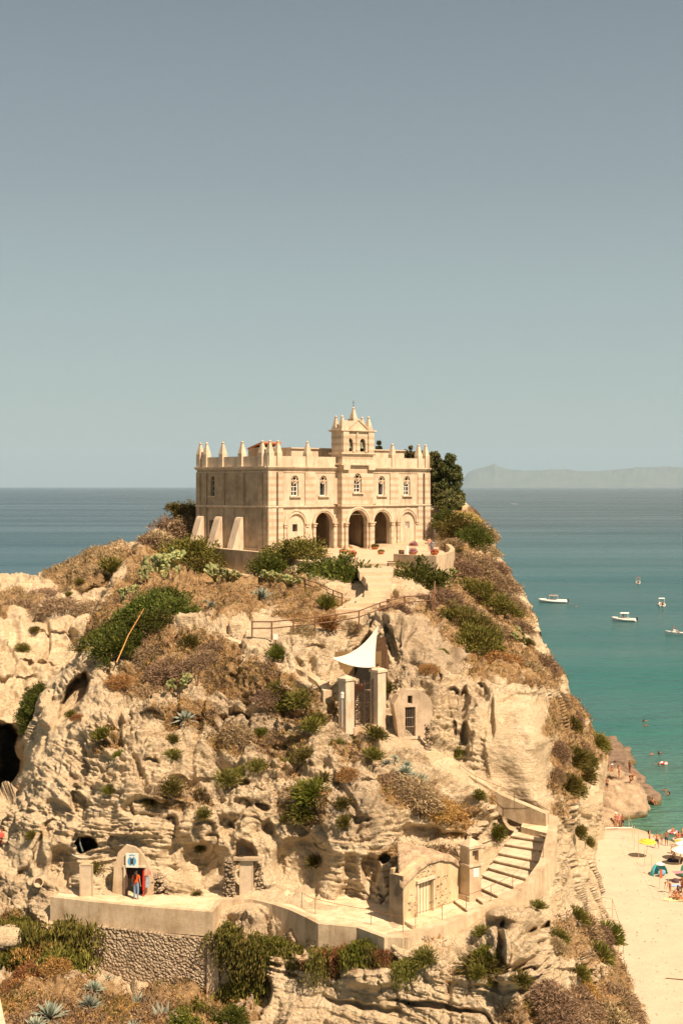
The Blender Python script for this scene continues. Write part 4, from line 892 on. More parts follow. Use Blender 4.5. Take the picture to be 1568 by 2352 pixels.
# ------------------------------------------------------------------ small chapel beside the steps
ang = math.atan2(3.9, 3.48); co = Vector((3.31, 75.75, 0))
ch = empty('chapel', (co.x, co.y, 0), ang, 'tiny stained ochre chapel with a pale plank door beside the stone steps', 'chapel')
LW = 5.2
M['ochre_old'] = plaster('stained_ochre_plaster', (.30, .235, .15), (.56, .45, .28), (.64, .54, .36))
mb = MB()
top = [(5.2, 17.75), (4.7, 17.95), (4.0, 18.15), (3.4, 18.42), (2.8, 18.66), (2.2, 18.72), (1.5, 18.62), (.8, 18.38), (.0, 18.05)]
holed(mb, [(0, 15.0), (LW, 15.0)]+top, [[(1.29, 15.2), (2.54, 15.2), (2.54, 17.42), (1.29, 17.42)]], idt, .4)
mb.box((.2, .6, 16.5), (.2, .2, 1.5)); mb.box((LW-.2, 1.3, 16.4), (.2, .9, 1.35)); mb.box((2.6, 1.3, 16.2), (2.0, .1, 1.9))
mb.build('wall', M['ochre_old'], ch)
mb = MB(); mb.box((1.9, .18, 16.35), (.62, .03, 1.07)); d = mb.build('door', simple('pale_door', (.62, .53, .36), .8, .08, 2), ch)
mb = MB()
for k in range(5): mb.box((1.38+k*.26, .145, 16.35), (.012, .01, 1.05))
mb.build('plank_joint', M['wood_rail'], d); mb = MB(); mb.tube([(1.42, .12, 16.4), (1.42, .12, 16.5)], .03, 6); mb.build('handle', M['iron'], d)
mb = MB(); mb.box((1.92, -.05, 17.5), (.85, .12, .07)); mb.box((1.2, -.02, 16.4), (.07, .05, 1.05)); mb.box((2.63, -.02, 16.4), (.07, .05, 1.05)); mb.build('door_frame', M['trim'], ch)
# peeled patches of plaster: stones standing proud around the door
mb = MB(); rr = random.Random(3)
def stone(mb, c, r, rnd, sx=1, sy=1, sz=1):
    n = 7; vs = []; fs = []
    for k, (rr_, z) in enumerate(((.35, -.8), (.95, -.3), (.9, .35), (.4, .8))):
        for j in range(n):
            a = 2*PI*j/n+k*.3; q = rr_*r*(1+rnd.uniform(-.22, .22)); vs.append((c[0]+q*math.cos(a)*sx, c[1]+q*math.sin(a)*sy, c[2]+z*r*.7*sz*(1+rnd.uniform(-.15, .15))))
    for k in range(3):
        for j in range(n): fs.append((k*n+j, k*n+(j+1) % n, (k+1)*n+(j+1) % n, (k+1)*n+j))
    fs.append(tuple(range(n-1, -1, -1))); fs.append(tuple(3*n+j for j in range(n))); mb.add(vs, fs)
for k in range(150):
    if k < 50: u, z = rr.uniform(1.1, 2.8), rr.uniform(17.6, 18.25)
    elif k < 120: u, z = rr.gauss(3.4, .35), rr.uniform(15.7, 17.4)
    else: u, z = rr.uniform(.5, 1.1), rr.uniform(15.6, 16.9)
    stone(mb, (u, .02, z), rr.uniform(.06, .13), rr, 1.2, .35, 1)
mb.build('exposed_stones', M['rubble'], ch)
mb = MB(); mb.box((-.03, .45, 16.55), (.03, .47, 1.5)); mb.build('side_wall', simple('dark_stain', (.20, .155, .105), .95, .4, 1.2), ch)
mb = MB(); vs = []; fs = []; nu, nv = 22, 12
for j in range(nv+1):
    for i in range(nu+1):
        v = -.12+3.0*j/nv; ul = -.12+max(0, v-.2)*1.15; u = ul+(5.4-ul)*i/nu; bow = math.sin(PI*min(max((u+.1)/5.4, 0), 1))
        z = 17.80+.93*bow+.10*v*bow-.25*max(0, (j/nv-.6))+.10*noise(np.array([[u*1.3, v*1.3, 1.]]))[0]
        if j == 0: z -= .12
        vs.append((u, v, z))
for j in range(nv):
    for i in range(nu): a = j*(nu+1)+i; fs.append((a, a+1, a+nu+2, a+nu+1))
nb = len(vs); vs += [(x, y, z-.28) for x, y, z in vs]
for j in range(nv): a = j*(nu+1); fs.append((a, a+nu+1, a+nu+1+nb, a+nb)); a = a+nu; fs.append((a+nb, a+nu+1+nb, a+nu+1, a))
for i in range(nu): fs.append((i, i+nb, i+1+nb, i+1))
mb.add(vs, fs); M['earth_roof'] = simple('mossy_earth_roof', (.42, .31, .20), .95, .45, 2.2, bmp=.12, bscale=7); mb.build('roof', M['earth_roof'], ch, True)
# wayside shrine pillar
sp_ = empty('shrine', tuple(Q(1080, 2066, 15.75)), ang-.25, 'slim plastered shrine pillar with empty niche and pyramid cap beside the steps', 'shrine')
mb = MB(); mb.box((0, 0, .12), (.50, .50, .2)); mb.box((0, 0, 1.05), (.42, .42, .92)); mb.build('base', M['plaster_rough'], sp_)
for z_ in (2.02, 3.05): mb = MB(); mb.box((0, 0, z_), (.50, .50, .06)); mb.build('moulding', M['trim'], sp_)
mb = MB(); holed(mb, [(-.42, 2.085), (.42, 2.085), (.42, 2.985), (-.42, 2.985)], [[(-.22, 2.25), (.22, 2.25), (.22, 2.85), (-.22, 2.85)]], lambda u, d, z: Vector((u, -.42+d, z)), .3)
mb.box((0, .15, 2.535), (.42, .27, .45)); mb.build('niche', M['plaster_rough'], sp_)
mb = MB(); mb.add([(-.52, -.52, 3.11), (.52, -.52, 3.11), (.52, .52, 3.11), (-.52, .52, 3.11), (0, 0, 3.5)], [(0, 1, 4), (1, 2, 4), (2, 3, 4), (3, 0, 4), (3, 2, 1, 0)]); mb.tube([(0, 0, 3.4), (0, 0, 3.95)], .02, 5); mb.build('cap', M['plaster_rough'], sp_)
mb = MB(); mb.box((.05, -.425, 1.6), (.2, .012, .24)); mb.build('notice', M['white_paint'], sp_)
# ------------------------------------------------------------------ gate with two pillars, sail, cave front
gate = empty('gate', (P(835, 1667, 91.5).x, 91.5, P(835, 1667, 91.5).z), math.radians(38), 'double iron bar gate hung between the two cream pillars under the white sail', 'gate')
def pillar(px, py, d, h, hb, lab):
    b_ = P(px, py, d); o = empty('gate_pillar', tuple(b_), math.radians(42), lab, 'pillar', 'pillars of the iron gate')
    mb = MB(); mb.box((0, 0, h/2-.3), (hb, hb, h/2+.3)); mb.build('shaft', M['plaster'], o)
    mb = MB(); mb.box((0, 0, h+.08), (hb+.07, hb+.07, .075)); mb.add([(-hb-.05, -hb-.05, h+.156), (hb+.05, -hb-.05, h+.156), (hb+.05, hb+.05, h+.156), (-hb-.05, hb+.05, h+.156), (0, 0, h+.36)], [(0, 1, 4), (1, 2, 4), (2, 3, 4), (3, 0, 4), (3, 2, 1, 0)]); mb.build('cap', M['trim'], o)
    return o
pillar(795, 1664, 90.8, 2.85, .36, 'cream square pillar with pyramid cap on the left of the iron gate')
pillar(868, 1664, 92.2, 3.45, .36, 'taller cream pillar on the right of the iron gate under the sail corner')
mb = MB(); p = P(790, 1615, 90.2); mb.box((0, 0, 0), (.09, .07, .14)); mb.tube([(0, 0, -.2), (0, 0, -2.0)], .02, 5); mb.lathe((0, 0, 0), [(.02, -.2), (.1, -.14), (.1, .1), (.13, .16), (.02, .26)], 8); o = mb.build('wall_lamp', M['white_paint'], loc=tuple(P(786, 1598, 90.1))); tag(o, 'small white lantern fixed to the side of the left gate pillar', 'lamp')
for s_ in (0, 1):
    lf = MB(); 
    x0, x1 = (-.78, -.02) if s_ == 0 else (.02, .78); yo = 0 if s_ else -.0
    for z in (.15, 1.5, 2.75): lf.box(((x0+x1)/2, yo, z), ((x1-x0)/2, .02, .03))
    for xx in (x0+.03, x1-.03): lf.box((xx, yo, 1.5), (.035, .03, 1.48))
    for k in range(1, 5): x = x0+(x1-x0)*k/5; lf.tube([(x, yo, .12), (x, yo, 2.95)], .016, 4)
    lf.build('leaf', M['iron'], gate)
mb = MB(); mb.box((0, .25, -.25), (1.0, .5, .26)); mb.build('threshold', M['plaster_rough'], gate)
# pebble wall and terracotta planter behind the gate
pw = P(828, 1650, 93.4); mb = MB(); mb.box((0, 0, .6), (1.0, .3, 1.25)); o = mb.build('pebble_wall', M['rubble'], loc=tuple(pw)); o.rotation_euler.z = .3; tag(o, 'low pebble wall seen through the bars of the iron gate', 'wall')
mb = MB(); mb.box((0, 0, .2), (.35, .2, .2), taper=1.15); o = mb.build('planter', M['terracotta'], loc=tuple(pw+Vector((-.1, -.05, 1.86)))); tag(o, 'terracotta trough planter on the pebble wall behind the gate', 'planter')
# sail
A_ = P(765, 1511, 90.6); B_ = P(871, 1438, 97.0); C_ = P(864, 1532, 91.4)
mb = MB(); n = 26; vs = []; fs = []; idx = {}
for i in range(n+1):
    for j in range(n+1-i):
        a, b2 = i/n, j/n; c_ = 1-a-b2       # a -> B, b -> C, c -> A
        p = A_*c_+B_*a+C_*b2
        p = p+Vector((.0, 0, -1.9*a*c_*(1-b2*.5)))+Vector((-.10, 0, -.9*b2*c_))+Vector((-.25*a*b2, -.2*a*b2, .0))+Vector((.4*a*c_, 0, -.15*a*c_))
        p.y += .10*math.sin(18*(a-b2))*(a*b2)*2
        idx[(i, j)] = len(vs); vs.append(tuple(p))
for i in range(n):
    for j in range(n-i):
        fs.append((idx[i, j], idx[i, j+1], idx[i+1, j]))
        if (i+1, j+1) in idx and i+j < n-1: fs.append((idx[i, j+1], idx[i+1, j+1], idx[i+1, j]))
mb.add(vs, fs)
m, nt_, b = mat('canvas'); b.inputs['Base Color'].default_value = (.74, .69, .60, 1); b.inputs['Roughness'].default_value = .85
t = N(nt_, 'ShaderNodeBsdfTranslucent'); t.inputs[0].default_value = (.70, .60, .44, 1); mx = N(nt_, 'ShaderNodeMixShader'); mx.inputs[0].default_value = .2
nt_.links.new(b.outputs[0], mx.inputs[1]); nt_.links.new(t.outputs[0], mx.inputs[2]); nt_.links.new(mx.outputs[0], nt_.nodes['Material Output'].inputs[0]); M['canvas'] = m
o = mb.build('shade_sail', M['canvas'], smooth=True); tag(o, 'white triangular canvas sail stretched above the iron gate', 'sail')
for a, b2 in ((A_, A_+Vector((-.7, .6, .1))), (B_, B_+Vector((.3, .9, .25))), (C_, C_+Vector((.35, .5, -.1)))):
    mb = MB(); mb.tube([a, b2], .018, 5); mb.build('rope', M['wood_rail'], o)
mb = MB(); mb.tube([vs[idx[0, j]] for j in range(0, n+1, 2)], .022, 5); mb.tube([vs[idx[i, 0]] for i in range(0, n+1, 2)], .022, 5); mb.tube([vs[idx[i, n-i]] for i in range(0, n+1, 2)], .022, 5); mb.build('hem', M['canvas'], o, True)
# timber post and door in the cave behind the sail
mb = MB(); p = P(872, 1530, 97.5); mb.box((p.x, p.y, p.z+.9), (.42, .06, 1.1)); o = mb.build('cave_door', M['wood_dark']); tag(o, 'dark door in the cave mouth to the right of the sail', 'door')
mb = MB(); p = P(888, 1545, 96.5); mb.tube([(p.x, p.y, p.z-.4), (p.x, p.y, p.z+1.7)], .06, 6); o = mb.build('timber_post', M['wood_rail']); tag(o, 'timber post standing in the cave mouth right of the sail', 'post')
# back wall of the room under the sail, ochre darkened as sail shade
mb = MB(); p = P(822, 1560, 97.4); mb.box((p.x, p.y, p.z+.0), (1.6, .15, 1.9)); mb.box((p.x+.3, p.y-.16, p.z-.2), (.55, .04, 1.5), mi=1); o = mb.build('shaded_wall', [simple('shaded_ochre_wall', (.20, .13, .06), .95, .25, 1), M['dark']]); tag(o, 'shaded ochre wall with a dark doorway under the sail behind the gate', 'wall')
# plastered cave front with two barred openings
cw = empty('cave_dwelling', tuple(P(940, 1700, 92.0)), math.radians(14), 'plastered cave front with a tall barred opening right of the iron gate', 'cave dwelling')
mb = MB(); holed(mb, [(-.75, -.4), (1.45, -.4), (1.5, 1.3), (1.42, 2.6), (1.1, 3.0), (.5, 3.3), (-.2, 3.3), (-.8, 3.0), (-1.15, 2.4), (-1.0, 1.6)], [[(-.38, .28), (.32, .28), (.32, 2.2), (-.38, 2.2)], [(-.2, 2.42), (.12, 2.42), (.12, 2.95), (-.2, 2.95)]], lambda u, d, z: Vector((u, d-.25, z)), .9)
mb.build('wall', M['plaster_old'], cw); mb = MB(); mb.box((0, .7, 1.4), (.8, .05, 1.7)); mb.build('interior', M['dark'], cw)
mb = MB(); mb.box((0, -.32, .2), (.5, .12, .06)); mb.build('sill', M['trim'], cw)
g = MB()
for k in range(5): g.tube([(-.32+k*.145, -.12, .28), (-.32+k*.145, -.12, 2.2)], .016, 4)
for z in (.9, 1.5): g.box((-.03, -.12, z), (.34, .015, .02))
for x in (-.36, .30): g.box((x, -.12, 1.24), (.02, .03, .95))
g.build('window_bars', simple('pale_bars', (.30, .24, .18), .6, .2), cw)
mb = MB(); rr = random.Random(8); p = P(981, 1720, 91.2)
for k in range(26): stone(mb, (p.x+rr.uniform(-.13, .13)*(1.5-k*.03), p.y+rr.uniform(-.1, .1), p.z-.1+k*.065), rr.uniform(.10, .2), rr)
o = mb.build('broken_pillar', M['rubble']); tag(o, 'eroded broken stone pillar beside the barred cave front', 'pillar')
# ------------------------------------------------------------------ cave shop on the lower terrace
sh = empty('shop_front', tuple(Q(312, 2056, 15.3)), math.radians(-6), 'plastered cave shop front with a dark low doorway on the terrace', 'shop front')
pxm = 1/39.6
def S(x, y): return ((x-312)*pxm, (2056-y)*pxm)
mb = MB(); outl = [S(258, 2060), S(352, 2060), S(356, 2020), S(345, 1990), S(330, 1962), S(312, 1945), S(290, 1940), S(272, 1958), S(262, 1995)]
holed(mb, outl, [[S(290, 2055.0), S(335, 2055.0), S(333, 1990), S(290, 1990)]], lambda u, d, z: Vector((u, d-.1, z)), .22)
mb.build('wall', M['plaster_rough'], sh); mb = MB(); mb.box((.02, .22, .95), (.68, .06, .9)); mb.build('interior', M['dark'], sh)  # near-black sheet close behind the doorway paints its shade
mb = MB(); mb.box((S(288, 0)[0], -.14, .85), (.05, .06, .85)); mb.box((S(311, 0)[0], -.14, 1.70), (.68, .06, .05)); mb.build('door_frame', M['trim'], sh)
mb = MB(); p0 = S(306, 1974); mb.box((p0[0], -.22, p0[1]), (.37, .03, .41)); sg = mb.build('sign', M['white_paint'], sh)
mb = MB(); blue = simple('sign_blue', (.10, .33, .55), .5, .05)
for s_ in (-1, 1):
    vs = []; n = 12
    for k in range(n+1): a = -PI/2+PI*k/n; vs.append((p0[0]+s_*(.05+.20*math.cos(a)), -.262, p0[1]-.04+.26*math.sin(a)))
    for v in list(vs): vs.append((v[0], -.256, v[2]))
    m_ = n+1; mb.add(vs, [tuple(range(m_)) if s_ < 0 else tuple(range(m_-1, -1, -1)), tuple(range(m_, 2*m_))]+[(i, (i+1) % m_, m_+(i+1) % m_, m_+i) for i in range(m_)])
for k in range(5): mb.box((p0[0]-.14+k*.07, -.26, p0[1]+.30+.03*math.sin(k*PI/4)), (.026, .004, .035))
mb.build('emblem', blue, sg); mb = MB(); mb.box((p0[0], -.268, p0[1]-.04), (.085, .004, .17)); mb.build('panel', M['iron'], sg)
# hanging goods at the doorway
for i, (x, y, w_, h_, colr) in enumerate(((334, 2018, .06, .55, (.50, .03, .02)), (343, 2022, .12, .30, (.30, .36, .40)), (346, 2000, .14, .12, (.50, .22, .18)), (334, 2044, .05, .3, (.35, .05, .04)), (294, 2030, .08, .6, (.09, .05, .04)))):
    q = S(x, y); mb = MB(); mb.box((0, 0, 0), (w_, .03, h_), taper=.8); mb.tube([(0, 0, h_), (0, 0, h_+.08)], .02, 5)
    o = mb.build('hanging_cloth', simple('cloth%d' % i, colr, .9, .3, 6), loc=tuple(sh.matrix_basis @ Vector((q[0], -.32, q[1])))); tag(o, ['bright red scarf hanging right inside the shop doorway', 'grey blue cloth hanging right of the shop doorway', 'faded pink cloth at the upper right of the shop doorway', 'small dark red bag low at the right of the shop doorway', 'dark cloth hanging in the left of the shop doorway'][i], 'cloth', 'goods hanging at the cave shop')
rr = random.Random(5)
rp = Q(350, 2058, 15.3); mb = MB()
for k in range(70):
    h_ = rr.random(); stone(mb, (rp.x+rr.uniform(-.3, .85)*(1.15-h_*.75)+.1, rp.y+.25+rr.uniform(-.15, .3), rp.z+h_*1.15), rr.uniform(.08, .20), rr)
o = mb.build('stone_pile', M['rubble']); tag(o, 'heaped rough stones to the right of the cave shop doorway', 'stone pile')
def panel_door(px0, px1, y0, y1, z0, label, mt, name='door'):
    a = Q(px0, y1, z0); b_ = Q(px1, y1, z0); h = (y1-y0)*a.y/F; w_ = (b_-a).length
    o = empty(name, tuple((a+b_)/2+Vector((0, -.12, 0))), 0, label, 'door')
    mb = MB(); mb.box((0, 0, h/2), (w_/2, .04, h/2)); mb.build('panel', mt, o)
    mb = MB()
    for x in (-w_/2-.03, w_/2+.03): mb.box((x, -.01, h/2), (.03, .06, h/2))
    mb.box((0, -.01, h+.035), (w_/2+.06, .06, .035)); mb.build('frame', M['render_wall'], o); return o
M['grey_wood'] = simple('bleached_wood', (.50, .41, .29), .85, .15, 3)
panel_door(187, 213, 1986, 2058, 15.3, 'bleached plank door left of the cave shop', M['grey_wood'])
dr = panel_door(553, 580, 1976, 2056, 15.35, 'tall pale door under a concrete lintel in the lower cave wall', M['grey_wood'])
mb = MB(); mb.box((.1, .0, 2.15), (.85, .25, .07)); mb.build('lintel', M['step_side'], dr)
mb = MB(); mb.box((-.25, .05, 2.6), (.16, .06, .2)); mb.build('dark_niche', M['dark'], dr)  # dark block painting the shade of a niche above the lintel
mb = MB(); p = Q(527, 2062, 15.3); rr = random.Random(6)
for k in range(150): h_ = rr.random(); stone(mb, (p.x+rr.uniform(-.32, .3)*(1.1-.5*h_), p.y+.0+rr.uniform(-.12, .12), p.z+h_*2.2), rr.uniform(.06, .13), rr)
mb.box((p.x, p.y+.25, p.z+1.0), (.3, .2, 1.1)); o = mb.build('stone_pier', M['rubble']); tag(o, 'pebble-built pier left of the tall cave door', 'pier')
mb = MB(); p = Q(593, 2058, 15.3)
for k in range(60): h_ = rr.random(); stone(mb, (p.x+rr.uniform(-.15, .25), p.y+.15+rr.uniform(-.1, .1), p.z+h_*1.8), rr.uniform(.06, .12), rr)
mb.box((p.x, p.y+.3, p.z+.8), (.15, .15, .95)); o = mb.build('stone_jamb', M['rubble']); tag(o, 'narrow rubble jamb right of the tall cave door', 'pier')
# round pipe mouth, rope, drain pipe in the cave
mb = MB(); p = P(88, 2027, 82.2); mb.lathe((0, 0, 0), [(.29, -.3), (.29, .25), (.24, .25), (.24, -.1)], 18); o = mb.build('concrete_pipe', M['render_wall'], loc=tuple(p)); o.rotation_euler = (math.radians(72), 0, math.radians(20)); tag(o, 'round concrete pipe mouth in the rock left of the terrace', 'pipe')
mb = MB(); mb.tube(cable(P(166, 1962, 81.6), P(220, 1962, 81.4), .22, 9), .022, 5); o = mb.build('rope', M['canvas']); tag(o, 'slack pale rope strung below the dark cave opening', 'rope')
mb = MB(); mb.tube([P(184, 1925, 83.6), P(185, 1940, 83.4), P(191, 1956, 83.0)], .05, 6); o = mb.build('hose', simple('grey_green_pipe', (.09, .12, .10), .6, .1)); tag(o, 'grey green pipe hanging in the dark cave opening', 'pipe')
mb = MB(); mb.tube([P(5, 1905, 86.5), P(5, 1938, 86.5)], .04, 5); mb.box(tuple(P(0, 1918, 86.3)), (.28, .2, .10), rz=.2); o = mb.build('awning', simple('faded_red', (.55, .10, .07), .8, .2)); tag(o, 'faded red awning at the far left edge beside the rock', 'awning')
# pale wall pieces in the lower left corner
mb = MB(); a = P(-14, 2280, 68.5); b_ = P(20, 2352, 66.0); o = wallpath('garden_wall', [(a.x, a.y), (b_.x, b_.y-1)], .4, [a.z+.2, b_.z-.1], [a.z-3, b_.z-3], M['plaster'], None, 'sliver of a cream garden wall in the bottom left corner')
# low ridge wall sliding down to the gate
rw = [P(522, 1478, 99.0), P(560, 1494, 98.2), P(600, 1515, 97.2), P(650, 1535, 95.8), P(700, 1555, 94.2), P(735, 1580, 92.8), P(752, 1602, 91.8)]
o = wallpath('path_kerb', [(p.x, p.y) for p in rw], .62, [p.z+.45 for p in rw], [p.z-.9 for p in rw], M['render_wall'], None, 'low rounded masonry kerb of the old path running down towards the gate')
# stepped path from the terrace to the fence
pc = [((818,1301),(905,1301),31.60), ((826,1315),(900,1314),31.3), ((840,1330),(898,1328),31.0), ((845,1346),(898,1343),30.6), ((836,1360),(895,1356),30.2), ((818,1373),(886,1370),29.8), ((792,1386),(872,1385),29.45), ((770,1400),(850,1401),29.1), ((735,1412),(830,1414),28.8)]
for i in range(len(pc)-1):
    (a, b_, z), (c_, d_, z2) = pc[i], pc[i+1]
    A, B, C2, D = Q(*a, z), Q(*b_, z), Q(*d_, z), Q(*c_, z)
    s_ = poly_slab('path', [tuple(D), tuple(C2), tuple(B+Vector((0, .4, 0))), tuple(A+Vector((0, .4, 0)))], z-.7, M['cobble'])
# long terrace bench/steps dark at right of the opening
mb = MB(); p = Q(900, 1300, 31.6); 
for k in range(3): mb.box((p.x+.1, p.y-.4+.35*k, p.z+.12+.14*k), (.55, .15, .04))
mb.box((p.x-.4, p.y, p.z+.1), (.05, .5, .15)); mb.box((p.x+.6, p.y, p.z+.1), (.05, .5, .15)); o = mb.build('bench', M['wood_dark']); tag(o, 'dark slatted bench at the path opening beside the right terrace wall', 'bench')
# ------------------------------------------------------------------ timber fences
def fence(name, tops, ds, h, label, rails=(1.0, .55), r=.055):
    pts = [P(x, y, d) for (x, y), d in zip(tops, ds)]; o0 = pts[0]-Vector((0, 0, h)); f = empty(name, tuple(o0), 0, label, 'fence')
    for p in pts: mb = MB(); q = p-o0; mb.tube([q-Vector((0, 0, h+.3)), q+Vector((0, 0, .04))], r*1.15, 6); mb.build('post', M['wood_rail'], f)
    for k in rails:
        for a, b_ in zip(pts[:-1], pts[1:]):
            mb = MB(); mb.tube([a-o0-Vector((0, 0, h*(1-k))), b_-o0-Vector((0, 0, h*(1-k)))], r*.85, 5); mb.build('rail', M['wood_rail'], f)
    return f
fence('timber_fence', [(579,1428),(624,1428),(674,1423),(723,1418),(771,1412),(824,1403),(872,1385),(929,1370),(992,1366)], [99,98,98.5,99,99.8,101,104,108,112], 1.0, 'long rustic timber fence crossing the slope above the sail')
fence('timber_fence', [(700,1330),(735,1342),(765,1356),(785,1363)], [118,116,114.5,113], .9, 'short timber handrail beside the path below the dark green bushes')
fence('timber_fence', [(998,1335),(996,1360)], [122,113], 1.1, 'short end of timber fence below the right terrace parapet')
fence('timber_fence', [(998,1195),(1020,1194),(1046,1194)], [168,170,172], 1.0, 'weathered fence behind the outbuilding near the trees')
mb = MB(); p = P(633, 1466, 97.5); mb.tube([(0, 0, 0), (0, 0, 1.0)], .03, 6, cap=True); o_ = empty('sign_post', tuple(p-Vector((0, 0, .9))), 0, 'small white notice on a post above the green tuft on the slope', 'sign'); pm = mb.build('post', M['wood_rail'], o_); mb = MB(); mb.box((0, -.04, 1.02), (.16, .02, .2)); mb.build('board', M['white_paint'], o_)
mb = MB(); a, b_ = P(268, 1522, 100.5), P(331, 1398, 104.5); m_ = a.lerp(b_, .5)+Vector((-.15, 0, .0)); mb.tube([a, a.lerp(m_, .5), m_, m_.lerp(b_, .5), b_], [.045, .04, .035, .03, .02], 6)
for k in range(9): 
    t_ = .6+.04*k; q = a.lerp(b_, t_); mb.tube([q, q+Vector((random.uniform(-.18, .18), -.05, .1))], .02, 4)
o = mb.build('agave_stalk', simple('dry_stalk', (.50, .27, .09), .8, .2, 4)); tag(o, 'long dry orange agave stalk leaning over the dark green thicket', 'stalk')
# ------------------------------------------------------------------ vegetation
G = {}
G['green'] = island('leaf_green', (.032, .048, .008), (.105, .125, .018), .6, .25, (.17, .16, .03))
G['olive'] = island('leaf_olive', (.060, .058, .011), (.165, .15, .028), .7, .25, (.27, .20, .06))
G['bright'] = island('leaf_bright', (.055, .068, .008), (.155, .165, .020), .7, .25, (.24, .20, .04))
G['brown'] = island('twig_brown', (.12, .078, .042), (.31, .215, .125), .9, .1, (.42, .31, .18))
G['rust'] = island('twig_rust', (.13, .060, .020), (.33, .17, .055), .9, .1, (.45, .28, .11))
G['straw'] = island('straw', (.30, .17, .06), (.58, .36, .13), .9, .1, (.66, .46, .20))
G['agave'] = island('agave_leaf', (.14, .165, .125), (.27, .30, .235), .55, .05)
G['cactus'] = island('cactus_pad', (.14, .16, .055), (.32, .34, .15), .6, .05, (.36, .30, .10))
G['tree'] = island('tree_leaf', (.035, .046, .012), (.11, .118, .03), .7, .15, (.095, .10, .04))
G['olive_tree'] = island('feathery_leaf', (.06, .062, .022), (.165, .155, .055), .7, .2, (.19, .17, .07))
G['yellow'] = island('yellow_leaf', (.24, .21, .05), (.44, .38, .12), .7, .1)
G['wood'] = simple('bark', (.13, .085, .05), .95, .3, 8)
class LB:                                    # fast builder for leaf clouds (numpy)
    def __init__(s): s.v = []; s.n = 0; s.f = []
    def leaves(s, c, d, L, W, up=None):
        """c centres, d directions, L lengths, W widths -> one diamond (quad) per leaf"""
        n = len(c); r = rng.normal(size=(n, 3)); sd = np.cross(d, r); sd /= np.linalg.norm(sd, axis=1)[:, None]+1e-9
        a = c-d*L[:, None]*.5; b = c+d*L[:, None]*.5; m = c+np.cross(d, sd)*(L*.08)[:, None]
        V = np.stack([a, m+sd*W[:, None]*.5, b, m-sd*W[:, None]*.5], 1).reshape(-1, 3)
        s.v.append(V); i = s.n+np.arange(n)*4; s.f.append(np.stack([i, i+1, i+2, i+3], 1)); s.n += 4*n
    def build(s, name, m, parent=None):
        V = np.concatenate(s.v).astype(np.float32); Fc = np.concatenate(s.f).astype(np.int32)
        me = bpy.data.meshes.new(name); me.vertices.add(len(V)); me.vertices.foreach_set('co', V.ravel())
        me.loops.add(Fc.size); me.loops.foreach_set('vertex_index', Fc.ravel()); me.polygons.add(len(Fc))
        me.polygons.foreach_set('loop_start', np.arange(0, Fc.size, 4, dtype=np.int32)); me.polygons.foreach_set('loop_total', np.full(len(Fc), 4, np.int32))
        me.update(calc_edges=True); me.materials.append(m); o = bpy.data.objects.new(name, me); C.objects.link(o); o.parent = parent; return o
def unit(n): v = rng.normal(size=(n, 3)); return v/np.linalg.norm(v, axis=1)[:, None]
def clumps(n_cl, per, R, rc, flat=.75, upb=.35, shell=.55):
    """leaf centres gathered in clumps spread over an uneven dome of radius R"""
    cc = unit(n_cl); cc[:, 2] = np.abs(cc[:, 2]); cc *= (R*(shell+(1-shell)*rng.random(n_cl)**.7))[:, None]*np.array([1, 1, flat])
    cc *= (1+.22*rng.normal(size=n_cl).clip(-1.3, 1.6))[:, None]
    k = np.repeat(np.arange(n_cl), per); sz = (rc*(.6+.8*rng.random(n_cl)))[k]
    o = unit(len(k))*(sz*rng.random(len(k))**.45)[:, None]; c = cc[k]+o
    d = unit(len(k))*.6+o/(sz[:, None]+1e-6)*.5+c/(np.linalg.norm(c, axis=1)[:, None]+1e-6)*.5+np.array([0, 0, upb]); d /= np.linalg.norm(d, axis=1)[:, None]
    return c, d
